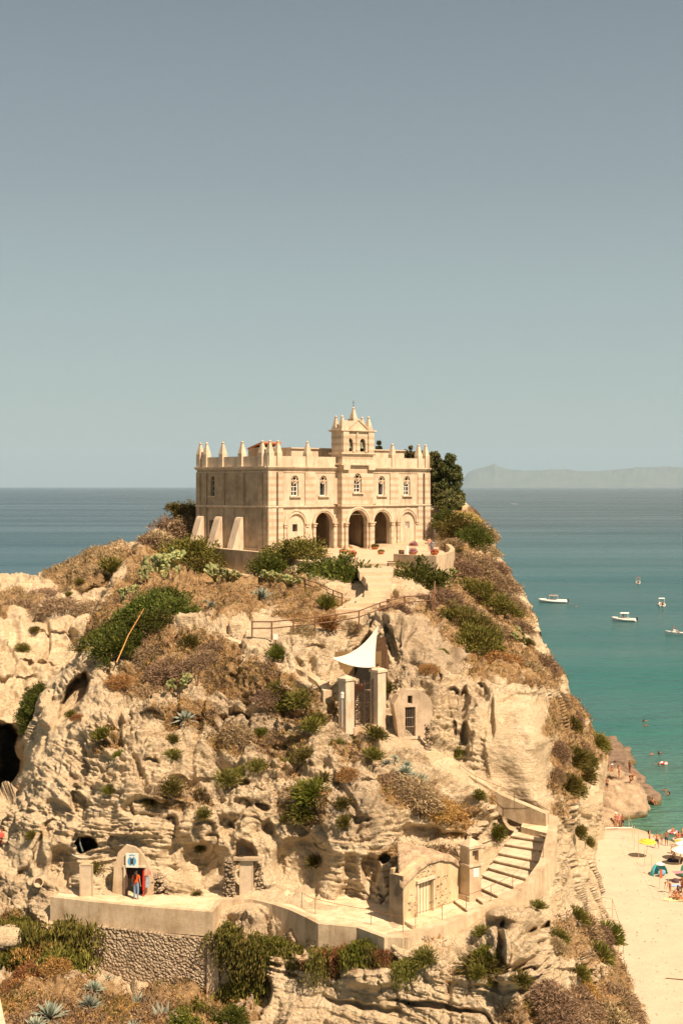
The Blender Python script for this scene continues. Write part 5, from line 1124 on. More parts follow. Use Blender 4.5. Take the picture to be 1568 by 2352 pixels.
# prototypes, all about 1 m in radius; kept with their meshes only
def proto(kind, var):
    lb = LB()
    if kind in ('green', 'olive', 'bright'):
        c, d = clumps(54, 75, .82, .28, .85, .3); n = len(c); lb.leaves(c, d, rng.uniform(.07, .15, n), rng.uniform(.035, .07, n))
        n = 260; a = unit(n); a[:, 2] = np.abs(a[:, 2])+.3; a /= np.linalg.norm(a, axis=1)[:, None]; c = a*rng.uniform(.7, 1.12, n)[:, None]*np.array([1, 1, .85]); lb.leaves(c, a, rng.uniform(.08, .16, n), rng.uniform(.035, .06, n))
    elif kind in ('brown', 'rust'):
        n = 2600; a = unit(n); a[:, 2] = np.abs(a[:, 2])*.9+.05; a /= np.linalg.norm(a, axis=1)[:, None]; r = rng.uniform(.25, 1, n)**.6
        lump = 1+.25*noise(a*2.3+var*9)
        c = a*(r*lump*.9)[:, None]*np.array([1, 1, .75]); d = a+.9*unit(n); d /= np.linalg.norm(d, axis=1)[:, None]; lb.leaves(c, d, rng.uniform(.10, .24, n), rng.uniform(.018, .04, n))
    elif kind == 'tuft':
        n = 900; a = unit(n); a[:, 2] = np.abs(a[:, 2])+.45; a /= np.linalg.norm(a, axis=1)[:, None]; r = rng.uniform(.2, .95, n)
        c = a*r[:, None]*np.array([.9, .9, .8]); d = a+.35*unit(n); d /= np.linalg.norm(d, axis=1)[:, None]; lb.leaves(c, d, rng.uniform(.18, .4, n), rng.uniform(.03, .06, n))
    elif kind == 'hang':                     # drooping, spreads down the wall
        n_s = 60; per = 34
        for q in range(n_s):
            x = rng.normal()*.42; z0 = rng.uniform(-.2, .35); y0 = rng.uniform(-.45, -.05); ln = rng.uniform(.7, 1.7); t = rng.random(per)
            c = np.stack([x+.2*np.sin(t*3+q)*t+rng.normal(size=per)*.06, y0-.25*np.sqrt(t)+rng.normal(size=per)*.05, z0+.25*t-ln*t*t+rng.normal(size=per)*.05], 1)
            d = np.stack([rng.normal(size=per)*.35, -.25+rng.normal(size=per)*.3, -.8+0*t], 1); d /= np.linalg.norm(d, axis=1)[:, None]; lb.leaves(c, d, rng.uniform(.12, .24, per), rng.uniform(.03, .06, per))
        c, d = clumps(16, 50, .5, .22, .5, .3); n = len(c); lb.leaves(c+np.array([0, -.15, .1]), d, rng.uniform(.08, .16, n), rng.uniform(.03, .06, n))
    return lb
def blade_mesh(lb_list): pass
def agave_proto():
    mb = MB()
    for q in range(34):
        a = q*2.399; el = .25+1.15*(q/34.)**.8; L = 1.0-.25*(q/34.); w_ = .095; pts = []
        dr = Vector((math.cos(a)*math.cos(el), math.sin(a)*math.cos(el), math.sin(el)))
        sd = Vector((-math.sin(a), math.cos(a), 0)); vs = []
        for k in range(6):
            t = k/5.; c = dr*L*t+Vector((0, 0, -.30*t*t*math.cos(el)))+Vector((0, 0, .03)); wd = w_*(.55+1.2*t-1.75*t*t)+.004
            nrm = dr.cross(sd); vs += [c-sd*wd+nrm*(-.02)*(1-t), c+nrm*.025*(1-t), c+sd*wd+nrm*(-.02)*(1-t)]
        fs = []
        for k in range(5): fs += [(k*3, k*3+1, k*3+4, k*3+3), (k*3+1, k*3+2, k*3+5, k*3+4)]
        mb.add(vs, fs)
    return mb
def pear_proto(seed):
    r = random.Random(seed); mb = MB()
    def pad(c, ax, nrm, L, depth):
        w_ = L*.40; sd = ax.cross(nrm).normalized(); n = 10; vs = []; 
        for s_ in (-1, 1):
            for k in range(n):
                a = 2*PI*k/n; u = math.cos(a); v = math.sin(a); vs.append(c+ax*(L*.5+L*.5*u)+sd*(w_*v*(1+.18*u))+nrm*(s_*.028))
        vs += [c+ax*L*.5+nrm*.06, c+ax*L*.5-nrm*.06]
        fs = [(k, (k+1) % n, 2*n+1) for k in range(n)]+[(n+(k+1) % n, n+k, 2*n) for k in range(n)]+[((k+1) % n, k, n+k, n+(k+1) % n) for k in range(n)]
        mb.add(vs, fs)
        if depth > 0:
            for q in range(r.choice((2, 2, 3))):
                a = r.uniform(-.95, .95); ax2 = (ax*math.cos(a)+sd*math.sin(a)+nrm*r.uniform(-.35, .35)+Vector((0, 0, .15))).normalized()
                nn = (nrm+Vector((r.uniform(-.7, .7), r.uniform(-.7, .7), r.uniform(-.2, .2)))); nn = (nn-ax2*nn.dot(ax2)).normalized()
                pad(c+ax*(L*.88)+sd*(w_*.6*math.sin(a)), ax2, nn, L*r.uniform(.8, 1.0), depth-1)
    for q in range(5):
        a = r.uniform(0, 6.28); ax = Vector((math.cos(a)*.55, math.sin(a)*.35-.15, 1)).normalized(); nn = Vector((r.uniform(-.6, .6), -1, .1)); nn = (nn-ax*nn.dot(ax)).normalized()
        pad(Vector((math.cos(a)*.25, math.sin(a)*.2, 0)), ax, nn, r.uniform(.32, .42), 3)
    return mb
PROTO = {}
def get_proto(kind, matk):
    key = (kind, matk)
    if key not in PROTO:
        L = []
        for v in range(3 if kind not in ('agave', 'pear') else 2):
            if kind == 'agave': o = agave_proto().build('leaves', G['agave'])
            elif kind == 'pear': o = pear_proto(v+1).build('pads', G['cactus'])
            else: o = proto(kind, v).build('foliage', G[matk])
            me = o.data; bpy.data.objects.remove(o); L.append(me)
        PROTO[key] = L
    return PROTO[key]
CATS = {'green': ('green_bush', 'bush'), 'olive': ('olive_bush', 'bush'), 'bright': ('green_bush', 'bush'), 'brown': ('dry_shrub', 'shrub'), 'rust': ('rusty_shrub', 'shrub'), 'straw': ('straw_tuft', 'grass tuft'), 'agave': ('agave', 'agave'), 'cactus': ('prickly_pear', 'cactus')}
GRP = {'green': 'dark green bushes on the rock', 'olive': 'olive green bushes on the rock', 'bright': 'bright green bushes on the rock', 'brown': 'dry brown shrubs on the rock', 'rust': 'rusty dry shrubs on the rock', 'straw': 'straw coloured tufts on the rock', 'agave': 'blue grey agaves on the rock', 'cactus': 'prickly pears on the slope'}
vr = random.Random(42); USED = {}
def plant(kind, matk, x, y, rpx, label, asp=1.0, sheet=None, d=None, name=None, grp=None, sink=.2):
    """one plant: centre of its crown at pixel (x, y), radius rpx pixels, rooted on the rock below"""
    sh_ = sheet or rock
    p = sh_.at(x, y+rpx*.35) if d is None else P(x, y+rpx*.5, d)
    r = rpx*p.y/F
    L = get_proto(kind, matk); me = L[vr.randrange(len(L))]
    nm, ct = CATS[matk]
    if kind == 'hang': nm, ct = 'hanging_bush', 'hanging bush'
    o = bpy.data.objects.new(name or nm, me); C.objects.link(o)
    nn = sh_.n(x, y+rpx*.35)
    if kind == 'hang': o.location = p+Vector((0, -.15, .35*r))
    else: o.location = p+nn*(.22*r)+Vector((0, -.12*r, -sink*r+.05*r))
    o.rotation_euler = (vr.uniform(-.12, .12), vr.uniform(-.12, .12), vr.uniform(0, 6.28) if kind != 'hang' else vr.uniform(-.4, .4))
    if kind != 'hang' and d is None:
        az = (nn*(.9 if kind not in ('agave', 'pear') else .35)+Vector((0, -.25, .7))).normalized(); o.rotation_mode = 'QUATERNION'; o.rotation_quaternion = az.to_track_quat('Z', 'Y') @ o.rotation_euler.to_quaternion()
    s_ = r*((1.5 if d is None else 1.4) if kind not in ('agave', 'pear') else 1.35); o.scale = (s_*vr.uniform(.93, 1.07), s_*vr.uniform(.93, 1.07), s_*asp)
    tag(o, label, ct, grp or ('hanging bushes on the cliff' if kind == 'hang' else GRP[matk])); return o
B_ = 'green'
BUSH = [
# around the terrace
('green','olive',680,1264,58,'broad olive bush against the left corner of the church front',.75,None,143),('green','green',622,1296,42,'round dark bush left of the broad olive bush at the church corner',.95,None,140),
('green','green',738,1304,50,'dark green bush just below the white flowers, left of the path',.8,None,134.5),('green','green',800,1328,66,'dark green oleander bush left of the path steps',.9,None,129),('green','green',765,1320,52,'dark bush squeezed between two oleanders left of the path',.8,None,131),
('green','green',950,1328,62,'large green oleander bush right of the path under the parapet',.85,None,130),
('green','olive',448,1265,48,'bushy dark olive shrub in front of the church buttresses',.95,None,151),('green','olive',465,1302,40,'rounded grey green shrub lower right of the buttress shrub',.85,None,148),
('green','olive',425,1172,32,'small green bush behind the left end of the church',.7),
('brown','brown',400,1215,48,'tall dry grass clump on the skyline left of the church',1.0),('brown','brown',370,1245,40,'dry tan shrub on the skyline left of the retaining wall',.9),('brown','brown',430,1205,34,'dry shrub between the green bush and the buttresses',.9),('brown','brown',346,1240,26,'low dry shrub at the crest of the left slope',.8),
# big dark thicket on the left slope
('green','green',275,1480,48,'lower left lobe of the dark green thicket under the dry stalk',.8),('green','green',300,1425,52,'upper left lobe of the dark green thicket',.7),('green','green',350,1400,56,'centre of the dark green thicket on the left slope',.7),('green','green',405,1405,44,'right end of the dark green thicket on the left slope',.75),('green','green',255,1455,36,'leftmost lobe of the dark green thicket',.8),('green','green',345,1440,46,'lower middle of the dark green thicket',.7),('green','green',380,1375,36,'top right lobe of the dark green thicket',.65),
('green','olive',200,1462,30,'olive bush just left of the dark green thicket',.7),('green','olive',185,1330,14,'tiny green tuft on the pale headland ledge',.9),
('tuft','bright',748,1392,26,'bright green tuft above the long timber fence',1.2),('tuft','bright',635,1500,24,'bright green tuft under the small white notice',1.2),('tuft','rust',745,1445,28,'rust orange shrub touching the timber fence',.95),('brown','brown',695,1452,26,'grey brown shrub left of the rust orange one below the fence',.8),('brown','brown',805,1437,20,'small dry shrub right of the rust orange one below the fence',.8),
('brown','brown',905,1390,34,'brown shrub under the bend of the timber fence',.7),('brown','brown',975,1378,22,'dry shrub on the right end of the fence',.7),('tuft','olive',435,1475,24,'dark olive tuft left of the low masonry kerb',1.2),('brown','brown',490,1490,26,'grey twiggy shrub at the upper end of the masonry kerb',.8),
('brown','brown',345,1480,34,'greyish shrub below the dark green thicket',.6),('brown','brown',300,1490,22,'greyish shrub beside the foot of the dry stalk',.7),('brown','brown',375,1520,40,'wide brown shrub patch on the left slope',.6),('brown','brown',430,1530,36,'wide brown shrub patch left of the cactus',.6),('brown','brown',470,1520,30,'brown shrub above the prickly pear on the mid slope',.6),
('brown','rust',275,1555,28,'reddish dry shrub on the left shoulder',.5),('tuft','rust',430,1635,28,'rusty shrub behind the mid slope agave',.6),
('tuft','olive',640,1570,34,'olive tufts under the masonry kerb',.7),('tuft','bright',655,1600,30,'bright green tufts hanging under the kerb',.8),('tuft','olive',685,1590,32,'olive green tufts right of centre under the kerb',.7),('brown','brown',610,1590,26,'brown shrub left under the kerb',.7),
('tuft','bright',595,1668,18,'small bright tuft on a ledge left of the gate',.7),('tuft','olive',715,1665,26,'olive tuft left of the left gate pillar',.9),('tuft','olive',735,1640,20,'dark tuft at the foot of the left gate pillar',1.2),('brown','brown',545,1680,30,'greyish brown shrub on the middle ledge',.8),('brown','brown',630,1672,20,'small dry shrub beside the bright ledge tuft',.8),
('tuft','olive',776,1700,27,'rounded olive bush directly below the left gate pillar',1.0),('tuft','olive',850,1700,34,'wide olive bush below the iron gate',.7),('tuft','olive',848,1738,27,'olive bush below the wide one under the gate',.8),('tuft','olive',893,1583,19,'olive tuft clinging right of the right gate pillar',1.3),
('tuft','olive',700,1732,34,'olive tufts along the ledge left below the gate',.6),('tuft','olive',660,1738,28,'olive tufts at the left end of the ledge below the gate',.6),('tuft','olive',590,1750,26,'dark olive tuft on the ledge mid cliff',.6),('tuft','olive',520,1775,32,'dark olive tufts hanging on the ledge mid cliff',.7),('tuft','olive',550,1760,22,'olive tuft between two ledge tufts mid cliff',.7),
('tuft','olive',400,1735,22,'yellowish tuft in the gully of the left face',.9),('tuft','olive',398,1700,16,'small dark tuft in the gully above the yellowish one',1.1),('tuft','bright',242,1690,24,'bright tuft high on the left face',1.0),('tuft','bright',270,1725,18,'small bright tuft low on the left face',.9),('tuft','olive',165,1640,14,'small tuft on the edge of the left spur',1.0),('brown','rust',180,1650,12,'tiny rusty shrub beside the tuft on the left spur',1.0),
('tuft','olive',254,1812,18,'small dark tuft over the cave opening',1.0),('tuft','olive',395,1808,30,'olive clump above the cave wall, left of centre',.8),('tuft','olive',345,1838,22,'yellow green tuft lower left of the olive clump',.8),('tuft','olive',457,1810,16,'small dry tuft right of the olive clump',.8),('tuft','olive',470,1868,20,'thin hanging tuft on the wall above the terrace',1.2),('tuft','olive',460,1945,14,'small tuft on the cave wall face',1.1),('tuft','olive',452,2050,14,'little tuft at the foot of the cave wall on the terrace',1.0),
('tuft','bright',720,1815,44,'large bright green clump in the middle of the cliff',.75),('tuft','olive',700,1855,36,'lower half of the green clump in the cliff middle',.8),('tuft','olive',745,1790,22,'right upper part of the green clump in the cliff middle',.8),('tuft','olive',790,1845,22,'round olive tuft right of the big green clump',.9),('tuft','olive',792,1885,20,'olive tuft below the round one right of the big clump',1.0),('brown','rust',800,1785,22,'rusty shrub above the round olive tuft',.8),('tuft','olive',655,1880,12,'tiny tuft under the big green clump',1.0),('tuft','olive',720,1975,18,'small tuft hanging over the alcove',1.2),('tuft','olive',80,1918,15,'tiny yellow tuft on the left edge of the rock',1.1),
('brown','brown',950,1815,50,'broad dry shrub bank under the agave row',.6),('brown','brown',905,1790,34,'dry shrub bank left under the agave row',.7),('brown','rust',1040,1850,44,'orange dry grass bank above the small chapel',.6),('brown','rust',1000,1850,34,'rusty scrub between the agaves and the orange bank',.6),('tuft','olive',1052,1722,18,'small olive shrub at the foot of the pale wall',.8),('brown','brown',1035,1825,14,'small brown tuft near the ramp wall',.8),
('tuft','olive',1098,1825,18,'dark tuft under the ramp wall',1.2),('brown','brown',1125,1870,17,'dry tuft below the ramp wall',1.0),('tuft','bright',1133,1910,22,'bright drooping clump left of the top steps',1.3),
('brown','brown',960,1958,30,'dry scrub on the roof of the small chapel',.4),('brown','brown',1020,1962,26,'dry scrub on the right half of the small chapel roof',.4),
# right flank upper
('green','olive',1055,1210,34,'dark green bush on the skyline right of the church',.85),('green','green',1085,1235,32,'green bush lower right of the skyline bush',.85),('green','green',1030,1195,26,'green bush beside the outbuilding',.8),
('brown','brown',1110,1215,30,'dry shrub on the right skyline above the sea',.9),('brown','brown',1040,1250,26,'dry shrub beside the terrace parapet',.8),('brown','brown',1120,1255,26,'tan shrub on the right skyline edge',.8),('brown','brown',1085,1290,40,'tan grey shrub right of the parapet',.7),('brown','brown',1060,1310,34,'pale brown shrub just outside the parapet corner',.8),('brown','brown',1130,1300,32,'brown shrub further right of the parapet',.8),('tuft','olive',1050,1275,20,'olive tuft at the outer foot of the parapet',1.0),
('green','olive',1090,1355,30,'olive green bush on the upper right slope',.8),('brown','brown',1150,1340,34,'dry brown shrub near the right skyline',.7),('brown','brown',1020,1370,34,'pale dry shrub below the parapet corner',.8),('brown','brown',1060,1390,38,'tan scrub right of the fence end',.7),('green','olive',1140,1390,34,'grey olive bush on the right slope',.7),('brown','brown',1180,1385,24,'dry scrub at the right skyline notch',.8),('brown','brown',1100,1410,36,'brown scrub in the middle of the right slope',.7),('green','olive',1050,1425,36,'dark olive strip bush on the right slope',.8),('green','olive',1095,1480,46,'tall dark olive bush above the pale wall alcoves',1.1),('green','olive',1080,1450,38,'olive bush joining the strip and the tall bush',.9),('brown','brown',1140,1440,34,'brown scrub right of the tall olive bush',.8),('brown','brown',1190,1440,28,'dry scrub at the right edge over the sea',.8),('tuft','olive',1210,1475,18,'little olive tuft on the right edge',.9),
('brown','rust',1150,1515,40,'orange brown grass bank above the pale wall',.6),('brown','brown',1200,1515,42,'brown scrub bank over the pale wall',.6),('brown','brown',1250,1515,30,'feathery brown scrub on the right edge',.8),('tuft','olive',1017,1497,14,'dark tuft in a rock hole',.8),('brown','rust',985,1530,20,'rusty patch on the rock right of the sail',.6),('brown','brown',1130,1515,22,'dry tuft at the lower end of the tall olive bush',.8),
('brown','brown',1290,1600,24,'dry scrub on the right flank crest',.9),('tuft','olive',1310,1660,24,'olive clump on the upper right flank',1.0),('brown','brown',1320,1640,24,'brown scrub on the right flank bulge',.8),('tuft','olive',1360,1700,28,'green brown clump on the flank over the brown rocks',.9),('brown','brown',1340,1715,26,'brown scrub inside the flank clumps',.9),('tuft','olive',1300,1740,34,'big olive clump in the middle of the right flank',1.2),('tuft','olive',1330,1775,28,'olive clump right of middle on the flank',1.2),('brown','brown',1275,1720,22,'brown scrub beside the edge of the pale wall',1.2),('tuft','olive',1290,1800,28,'olive strip on the flank beside the pale wall',1.4),('tuft','olive',1340,1740,26,'olive clump right below the flank bulge',1.0),('tuft','bright',1320,1810,22,'bright clump low on the right flank',1.1),('brown','brown',1270,1780,18,'dry strip against the pale wall edge',1.6),('tuft','olive',1325,1905,20,'small olive tuft beside the stair top',1.2),('tuft','olive',1275,1925,12,'tiny tuft on the outside of the stair parapet',1.2),('tuft','olive',1340,1930,14,'tiny tuft above the beach on the flank',1.3),
# below the steps
('tuft','olive',1230,2085,22,'olive tuft under the stair parapet',.7),('tuft','olive',1107,2140,22,'small green tuft under the lower parapet corner',.8),('tuft','olive',1105,2195,50,'large olive bush below the chapel path',.65),('tuft','bright',1115,2180,30,'bright top of the large bush below the chapel path',.7),('tuft','olive',975,2190,32,'spiky olive bush below the path left of the large one',.8),
('tuft','olive',1280,2145,26,'olive tuft on the lower right rock',.8),('brown','brown',1275,2165,20,'dry tuft under the olive tuft on the lower right rock',.8),('brown','brown',1340,2120,44,'grey brown scrub above the timber frame',1.0),('tuft','olive',1315,2100,28,'spiky olive scrub over the beach frame',.8),('tuft','bright',1385,2150,34,'green scrub beside the beach frame',1.3),('tuft','olive',1365,2190,30,'green hanging scrub left of the beach frame',1.2),('brown','brown',1360,2150,26,'dry scrub between the greens beside the beach frame',1.2),
('brown','brown',1260,2290,56,'huge dry shrub mass at the bottom right',.7),('brown','brown',1330,2290,50,'large dry shrub mass right of the bottom one',.8),('brown','brown',1400,2290,44,'dry shrub mass at the foot of the right slope',.9),('brown','brown',1300,2340,50,'dry shrub mass on the bottom edge',.7),('brown','brown',1400,2340,50,'dry shrub mass on the bottom edge next to the sand',.8),('brown','brown',1450,2310,32,'sandy scrub at the lower slope edge by the beach',.8),('tuft','olive',1195,2245,26,'olive clump at the bottom right rocks',.9),('tuft','olive',1095,2232,22,'olive clump under the large bush',1.0),('tuft','olive',1335,2230,24,'thin olive tuft on the lower right slope',.9),('tuft','olive',1240,2290,22,'yellow green tuft among the dry shrubs',1.0),('brown','rust',1350,2260,30,'orange scrub on the lower right slope',.8),
('tuft','olive',1130,2253,14,'tiny tuft in the rocks below the large bush',.8),
# headland
]
for b in BUSH: plant(*b)
for x, y, r_, lb_ in ((183,1328,13,'little green tuft below the crest of the pale headland'),(80,1443,13,'little tuft in the middle of the pale headland'),(52,1473,18,'rounded green tuft on the lower headland'),(115,1398,11,'tiny green tuft on the headland wall'),(255,1310,34,'green brown scrub on the headland crest'),(160,1370,10,'tiny tuft on the upper headland')): plant('tuft', 'olive', x, y, r_, lb_, .9, head)
for x, y, r_, lb_ in ((230,1300,26,'dry scrub on the headland crest right of the bare ledge'),(130,1400,40,'dry brown patch under the headland ledge'),(40,1375,44,'dry brown scrub on the flat left end of the headland'),(100,1350,30,'low dry scrub near the far left skyline'),(210,1400,36,'dry scrub where the headland meets the rock')): plant('brown', 'brown', x, y, r_, lb_, .4, head)
for x, y, r_, lb_ in ((60,1625,26,'green strip of scrub on the crest of the left spur'),(88,1590,26,'upper end of the green scrub strip on the left spur'),(45,1660,16,'lower end of the green scrub strip on the left spur'),(75,1607,24,'middle of the green scrub strip on the left spur')): plant('green', 'green', x, y, r_, lb_, .9, None)
for x, y, r_, mk, lb_ in ((152,2150,66,'olive','big hanging bush at the left end of the rubble wall'),(140,2200,46,'olive','lower trailing part of the big bush by the rubble wall'),(62,2150,52,'olive','hanging bush at the left edge below the rocks'),(20,2190,46,'bright','bright hanging bush in the lower left'),(88,2185,34,'rust','brown withered hanging bush between two green ones'),(165,2190,26,'olive','narrow hanging bush touching the rubble wall'),
 (535,2140,38,'olive','hanging bush right of the rubble wall pier'),(578,2172,40,'olive','large hanging bush below the curving retaining wall'),(615,2160,30,'bright','bright hanging bush under the curve of the lower path'),(670,2170,32,'olive','trailing bush right of the bright hanging one'),(545,2265,44,'olive','big yellow green hanging bush low beside the pier'),(590,2215,38,'olive','small hanging bush in the lower gap'),(740,2195,34,'olive','hanging bush along the rock lip left'),(780,2190,30,'rust','withered hanging bush along the rock lip'),(820,2180,38,'bright','bright hanging bush on the rock lip under the path'),(895,2195,44,'olive','dense hanging bush under the chapel path'),(925,2215,24,'olive','small hanging bush next to the dense one'),(875,2185,20,'rust','withered sprig left of the dense hanging bush'),(335,2145,28,'olive','bush sprouting from the top of the rubble wall'),(285,2150,16,'olive','small sprout left on the rubble wall'),(425,2150,12,'olive','tiny sprout right on the rubble wall'),(385,2170,12,'olive','tiny sprout in the middle of the rubble wall'),(568,1990,14,'bright','green sprig over the tall cave door'),(222,1985,14,'olive','yellow sprig under the slack rope')):
    plant('hang', mk if mk != 'rust' else 'rust', x, y, r_, lb_, 1.0)
for x, y, r_, mk, kd, lb_ in ((500,2320,48,'bright','green','yellow green bush mass at the bottom by the pier'),(450,2335,44,'bright','green','yellow green bush on the bottom edge left of the pier'),(530,2345,30,'green','green','dark bush in the bottom shade of the pier'),(30,2120,40,'bright','green','green bush behind the white roof slab'),(10,2175,34,'bright','green','green bush at the left edge under the roof slab'),(70,2230,34,'rust','brown','dry rusty scrub below the left hanging bushes'),(230,2235,34,'rust','brown','dry scrub at the left foot of the rubble wall'),(130,2235,30,'rust','brown','dry scrub under the big hanging bush'),(390,2310,24,'rust','brown','dry tuft among the front agaves'),(20,2260,30,'rust','brown','dry scrub at the left edge of the front slope')):
    plant(kd, mk, x, y, r_, lb_, .8)
# agaves
for x, y, r_, lb_ in ((600,1360,36,'large agave below the church corner bushes'),(425,1645,28,'agave on the mid slope in front of the rusty shrub'),(215,2268,30,'agave in the front group nearest the rubble wall'),(205,2300,36,'second agave of the front group below the wall'),(315,2285,36,'agave standing alone at the foot of the rubble wall'),(115,2320,44,'big agave in the lower left'),(375,2312,48,'big agave at the bottom centre left'),(405,2335,36,'agave overlapping the big bottom one'),(310,2345,32,'agave cut by the bottom edge'),(80,2348,30,'agave in the bottom left corner'),(240,2250,24,'small agave at the dry scrub by the rubble wall'),
 (905,1735,18,'small agave at the top of the mound below the gate'),(925,1770,28,'left agave of the row on the mound'),(945,1775,26,'middle agave of the row on the mound'),(968,1772,28,'right agave of the row on the mound'),(885,1750,18,'small agave left of the row on the mound'),(490,1395,16,'small agave on the brown slope above the dark thicket'),(470,1375,16,'tiny agave right of the cactus bank'),(935,1748,14,'little agave above the row on the mound')):
    plant('agave', 'agave', x, y, r_, lb_, .95, sink=.35)
for x, y, r_, lb_ in ((1075,1185,20,'yellow agave on the skyline right of the church'),(1092,1190,18,'second yellow agave on the right skyline'),(1058,1188,16,'third yellow agave near the trees')):
    o = plant('agave', 'agave', x, y, r_, lb_, .95, sink=.3)
    o.data = o.data.copy(); o.data.materials[0] = G['yellow']; o['group'] = 'yellowed agaves on the right skyline'
for x, y, r_, lb_ in ((362,1318,28,'prickly pear at the left of the cactus bank below the retaining wall'),(390,1305,32,'prickly pear in the middle of the cactus bank'),(410,1320,26,'prickly pear at the right of the cactus bank'),(345,1330,18,'small prickly pear left of the cactus bank'),(505,1330,28,'prickly pear under the retaining wall, near the grey shrub'),(530,1335,24,'prickly pear right of the one under the retaining wall'),(625,1335,22,'prickly pear beside the large agave'),(660,1340,22,'prickly pear right of the large agave'),(415,1575,26,'prickly pear standing alone on the mid slope'),(285,1385,18,'small prickly pear left above the dark thicket'),(305,1362,16,'small prickly pear on the brown left slope'),(1010,1330,18,'yellow green prickly pear at the parapet foot'),(1030,1322,16,'second prickly pear at the parapet foot'),(1185,1470,18,'prickly pear on the right slope edge'),(1190,1450,14,'small prickly pear above the right slope edge')):
    plant('pear', 'cactus', x, y, r_, lb_, 1.0, sink=.1)
# reddish dead sapling stem left of the gate
mb = MB(); b_ = P(765, 1760, 89.0); t_ = P(772, 1640, 89.6)
mb.tube([b_, b_.lerp(t_, .4)+Vector((.1, 0, 0)), b_.lerp(t_, .7), t_], [.04, .035, .025, .015], 5)
for k in range(8): q = b_.lerp(t_, .4+.07*k); mb.tube([q, q+Vector((random.uniform(-.6, .6), -.1, random.uniform(.3, .7)))], [.015, .006], 4)
o = mb.build('sapling', G['wood']); tag(o, 'leafless reddish sapling left below the gate pillar', 'sapling')
# ------------------------------------------------------------------ trees behind the church
def tree(name, x, ybase, ytop, wpx, d, label, mk, cone=False, dens=1.0, tall=1.0):
    b_ = P(x, ybase, d); H = (ybase-ytop)*d/F; W = wpx*d/F/2
    t = empty(name, tuple(b_), 0, label, 'tree', 'trees behind the church')
    mb = MB(); mb.tube([(0, 0, -.5), (.1, 0, H*.35), (0, .1, H*.8)], [.22, .17, .06], 7)
    r = random.Random(int(x*7+d))
    for k in range(7):
        a = r.uniform(0, 6.28); z = H*r.uniform(.25, .7); mb.tube([(.05, 0, z), (math.cos(a)*W*.4, math.sin(a)*W*.4, z+H*.12), (math.cos(a)*W*.75, math.sin(a)*W*.75, z+H*.2)], [.1, .06, .02], 5)
    mb.build('trunk', G['wood'], t)
    lb = LB(); nc = int(85*dens)
    for q in range(nc):
        if cone:
            lv = q % 9; z = H*(.15+.83*lv/8.); rr_ = W*(1-.9*lv/8.)*r.uniform(.5, 1.05); a = r.uniform(0, 6.28); c0 = np.array([math.cos(a)*rr_, math.sin(a)*rr_, z]); s_ = np.array([W*.28, W*.28, H*.035])
        else:
            u = unit(1)[0]; rad = r.uniform(.35, 1)**.6; c0 = np.array([u[0]*W*rad, u[1]*W*rad, H*.54+u[2]*H*.44*rad]); s_ = np.array([1, 1, .9*tall])*W*r.uniform(.20, .38)
        n = int(170); c = c0+unit(n)*(rng.random(n)**.4)[:, None]*s_; dd = unit(n)+(np.array([0, 0, -.5]) if mk == 'olive_tree' else np.array([0, 0, .35])); dd /= np.linalg.norm(dd, axis=1)[:, None]
        lb.leaves(c, dd, rng.uniform(.24, .52, n), rng.uniform(.10, .20, n))
    lb.build('crown', G[mk], t)
tree('evergreen_tree', 1028, 1180, 1045, 64, 176, 'tall dark evergreen with open branches right of the church', 'tree', False, .9)
tree('evergreen_tree', 1008, 1175, 1052, 50, 178, 'narrower dark tree leaning against the tall evergreen', 'tree', False, .6)
tree('feathery_tree', 985, 1180, 1030, 64, 180, 'feathery olive tree rising directly behind the right corner of the church', 'olive_tree', False, .9, 1.2)
tree('feathery_tree', 944, 1120, 1024, 40, 192, 'feathery tree showing above the church parapet', 'olive_tree', False, .7)
tree('evergreen_tree', 925, 1120, 1032, 24, 196, 'small dark tree top peeping over the church parapet', 'tree', False, .4)
tree('conifer_tree', 870, 1130, 1015, 30, 195, 'small dark conifer tip behind the bell tower', 'tree', True, .6)
tree('feathery_tree', 1036, 1182, 1128, 62, 172, 'low spreading tree at the foot of the tall evergreen', 'olive_tree', False, .8, .8)
tree('feathery_tree', 1002, 1185, 1110, 44, 175, 'low bushy tree behind the outbuilding', 'olive_tree', False, .8)
# ------------------------------------------------------------------ ground cover scattered by slope and soil
def cover(name, mk, sheet, n, lo, hi, thr, seed, lab, per=7, spread=.28, jit=1.0):
    r = np.random.default_rng(seed); N_ = sheet.nx*sheet.ny
    wgt = np.clip(sheet.soil-thr, 0, 1); x = sheet.pos
    dens = wgt*sstep(-.25, .35, noise(x*.45+seed)+.2*jit*noise(x*1.7+seed))
    s2 = dens*(x[:, 1]/90.)**1.2; idx = r.choice(N_, n, p=s2/s2.sum())
    base = x[idx]+r.normal(size=(n, 3))*np.array([.12, .05, .02]); k = np.repeat(np.arange(n), per); m_ = len(k)
    a = unit(m_); a[:, 2] = np.abs(a[:, 2])*.9+.25; a /= np.linalg.norm(a, axis=1)[:, None]
    sz = (r.uniform(lo, hi, n))[k]; c = base[k]+a*(sz*.45)[:, None]*r.uniform(.6, 1.2, m_)[:, None]+r.normal(size=(m_, 3))*spread*sz[:, None]
    lb = LB(); lb.leaves(c, a, sz*r.uniform(.6, 1.1, m_), sz*r.uniform(.10, .22, m_)); o = lb.build(name, G[mk]); tag(o, lab, 'ground cover', kind='stuff'); return o
cover('dry_scrub', 'brown', rock, 15000, .16, .42, .30, 5, 'dry brown scrub and twigs covering the upper slopes of the rock')
cover('dry_grass', 'straw', rock, 12000, .12, .30, .2, 6, 'straw coloured dry grass between the rocks')
cover('rusty_scrub', 'rust', rock, 7000, .14, .32, .25, 7, 'rust coloured withered plants scattered on the slopes')
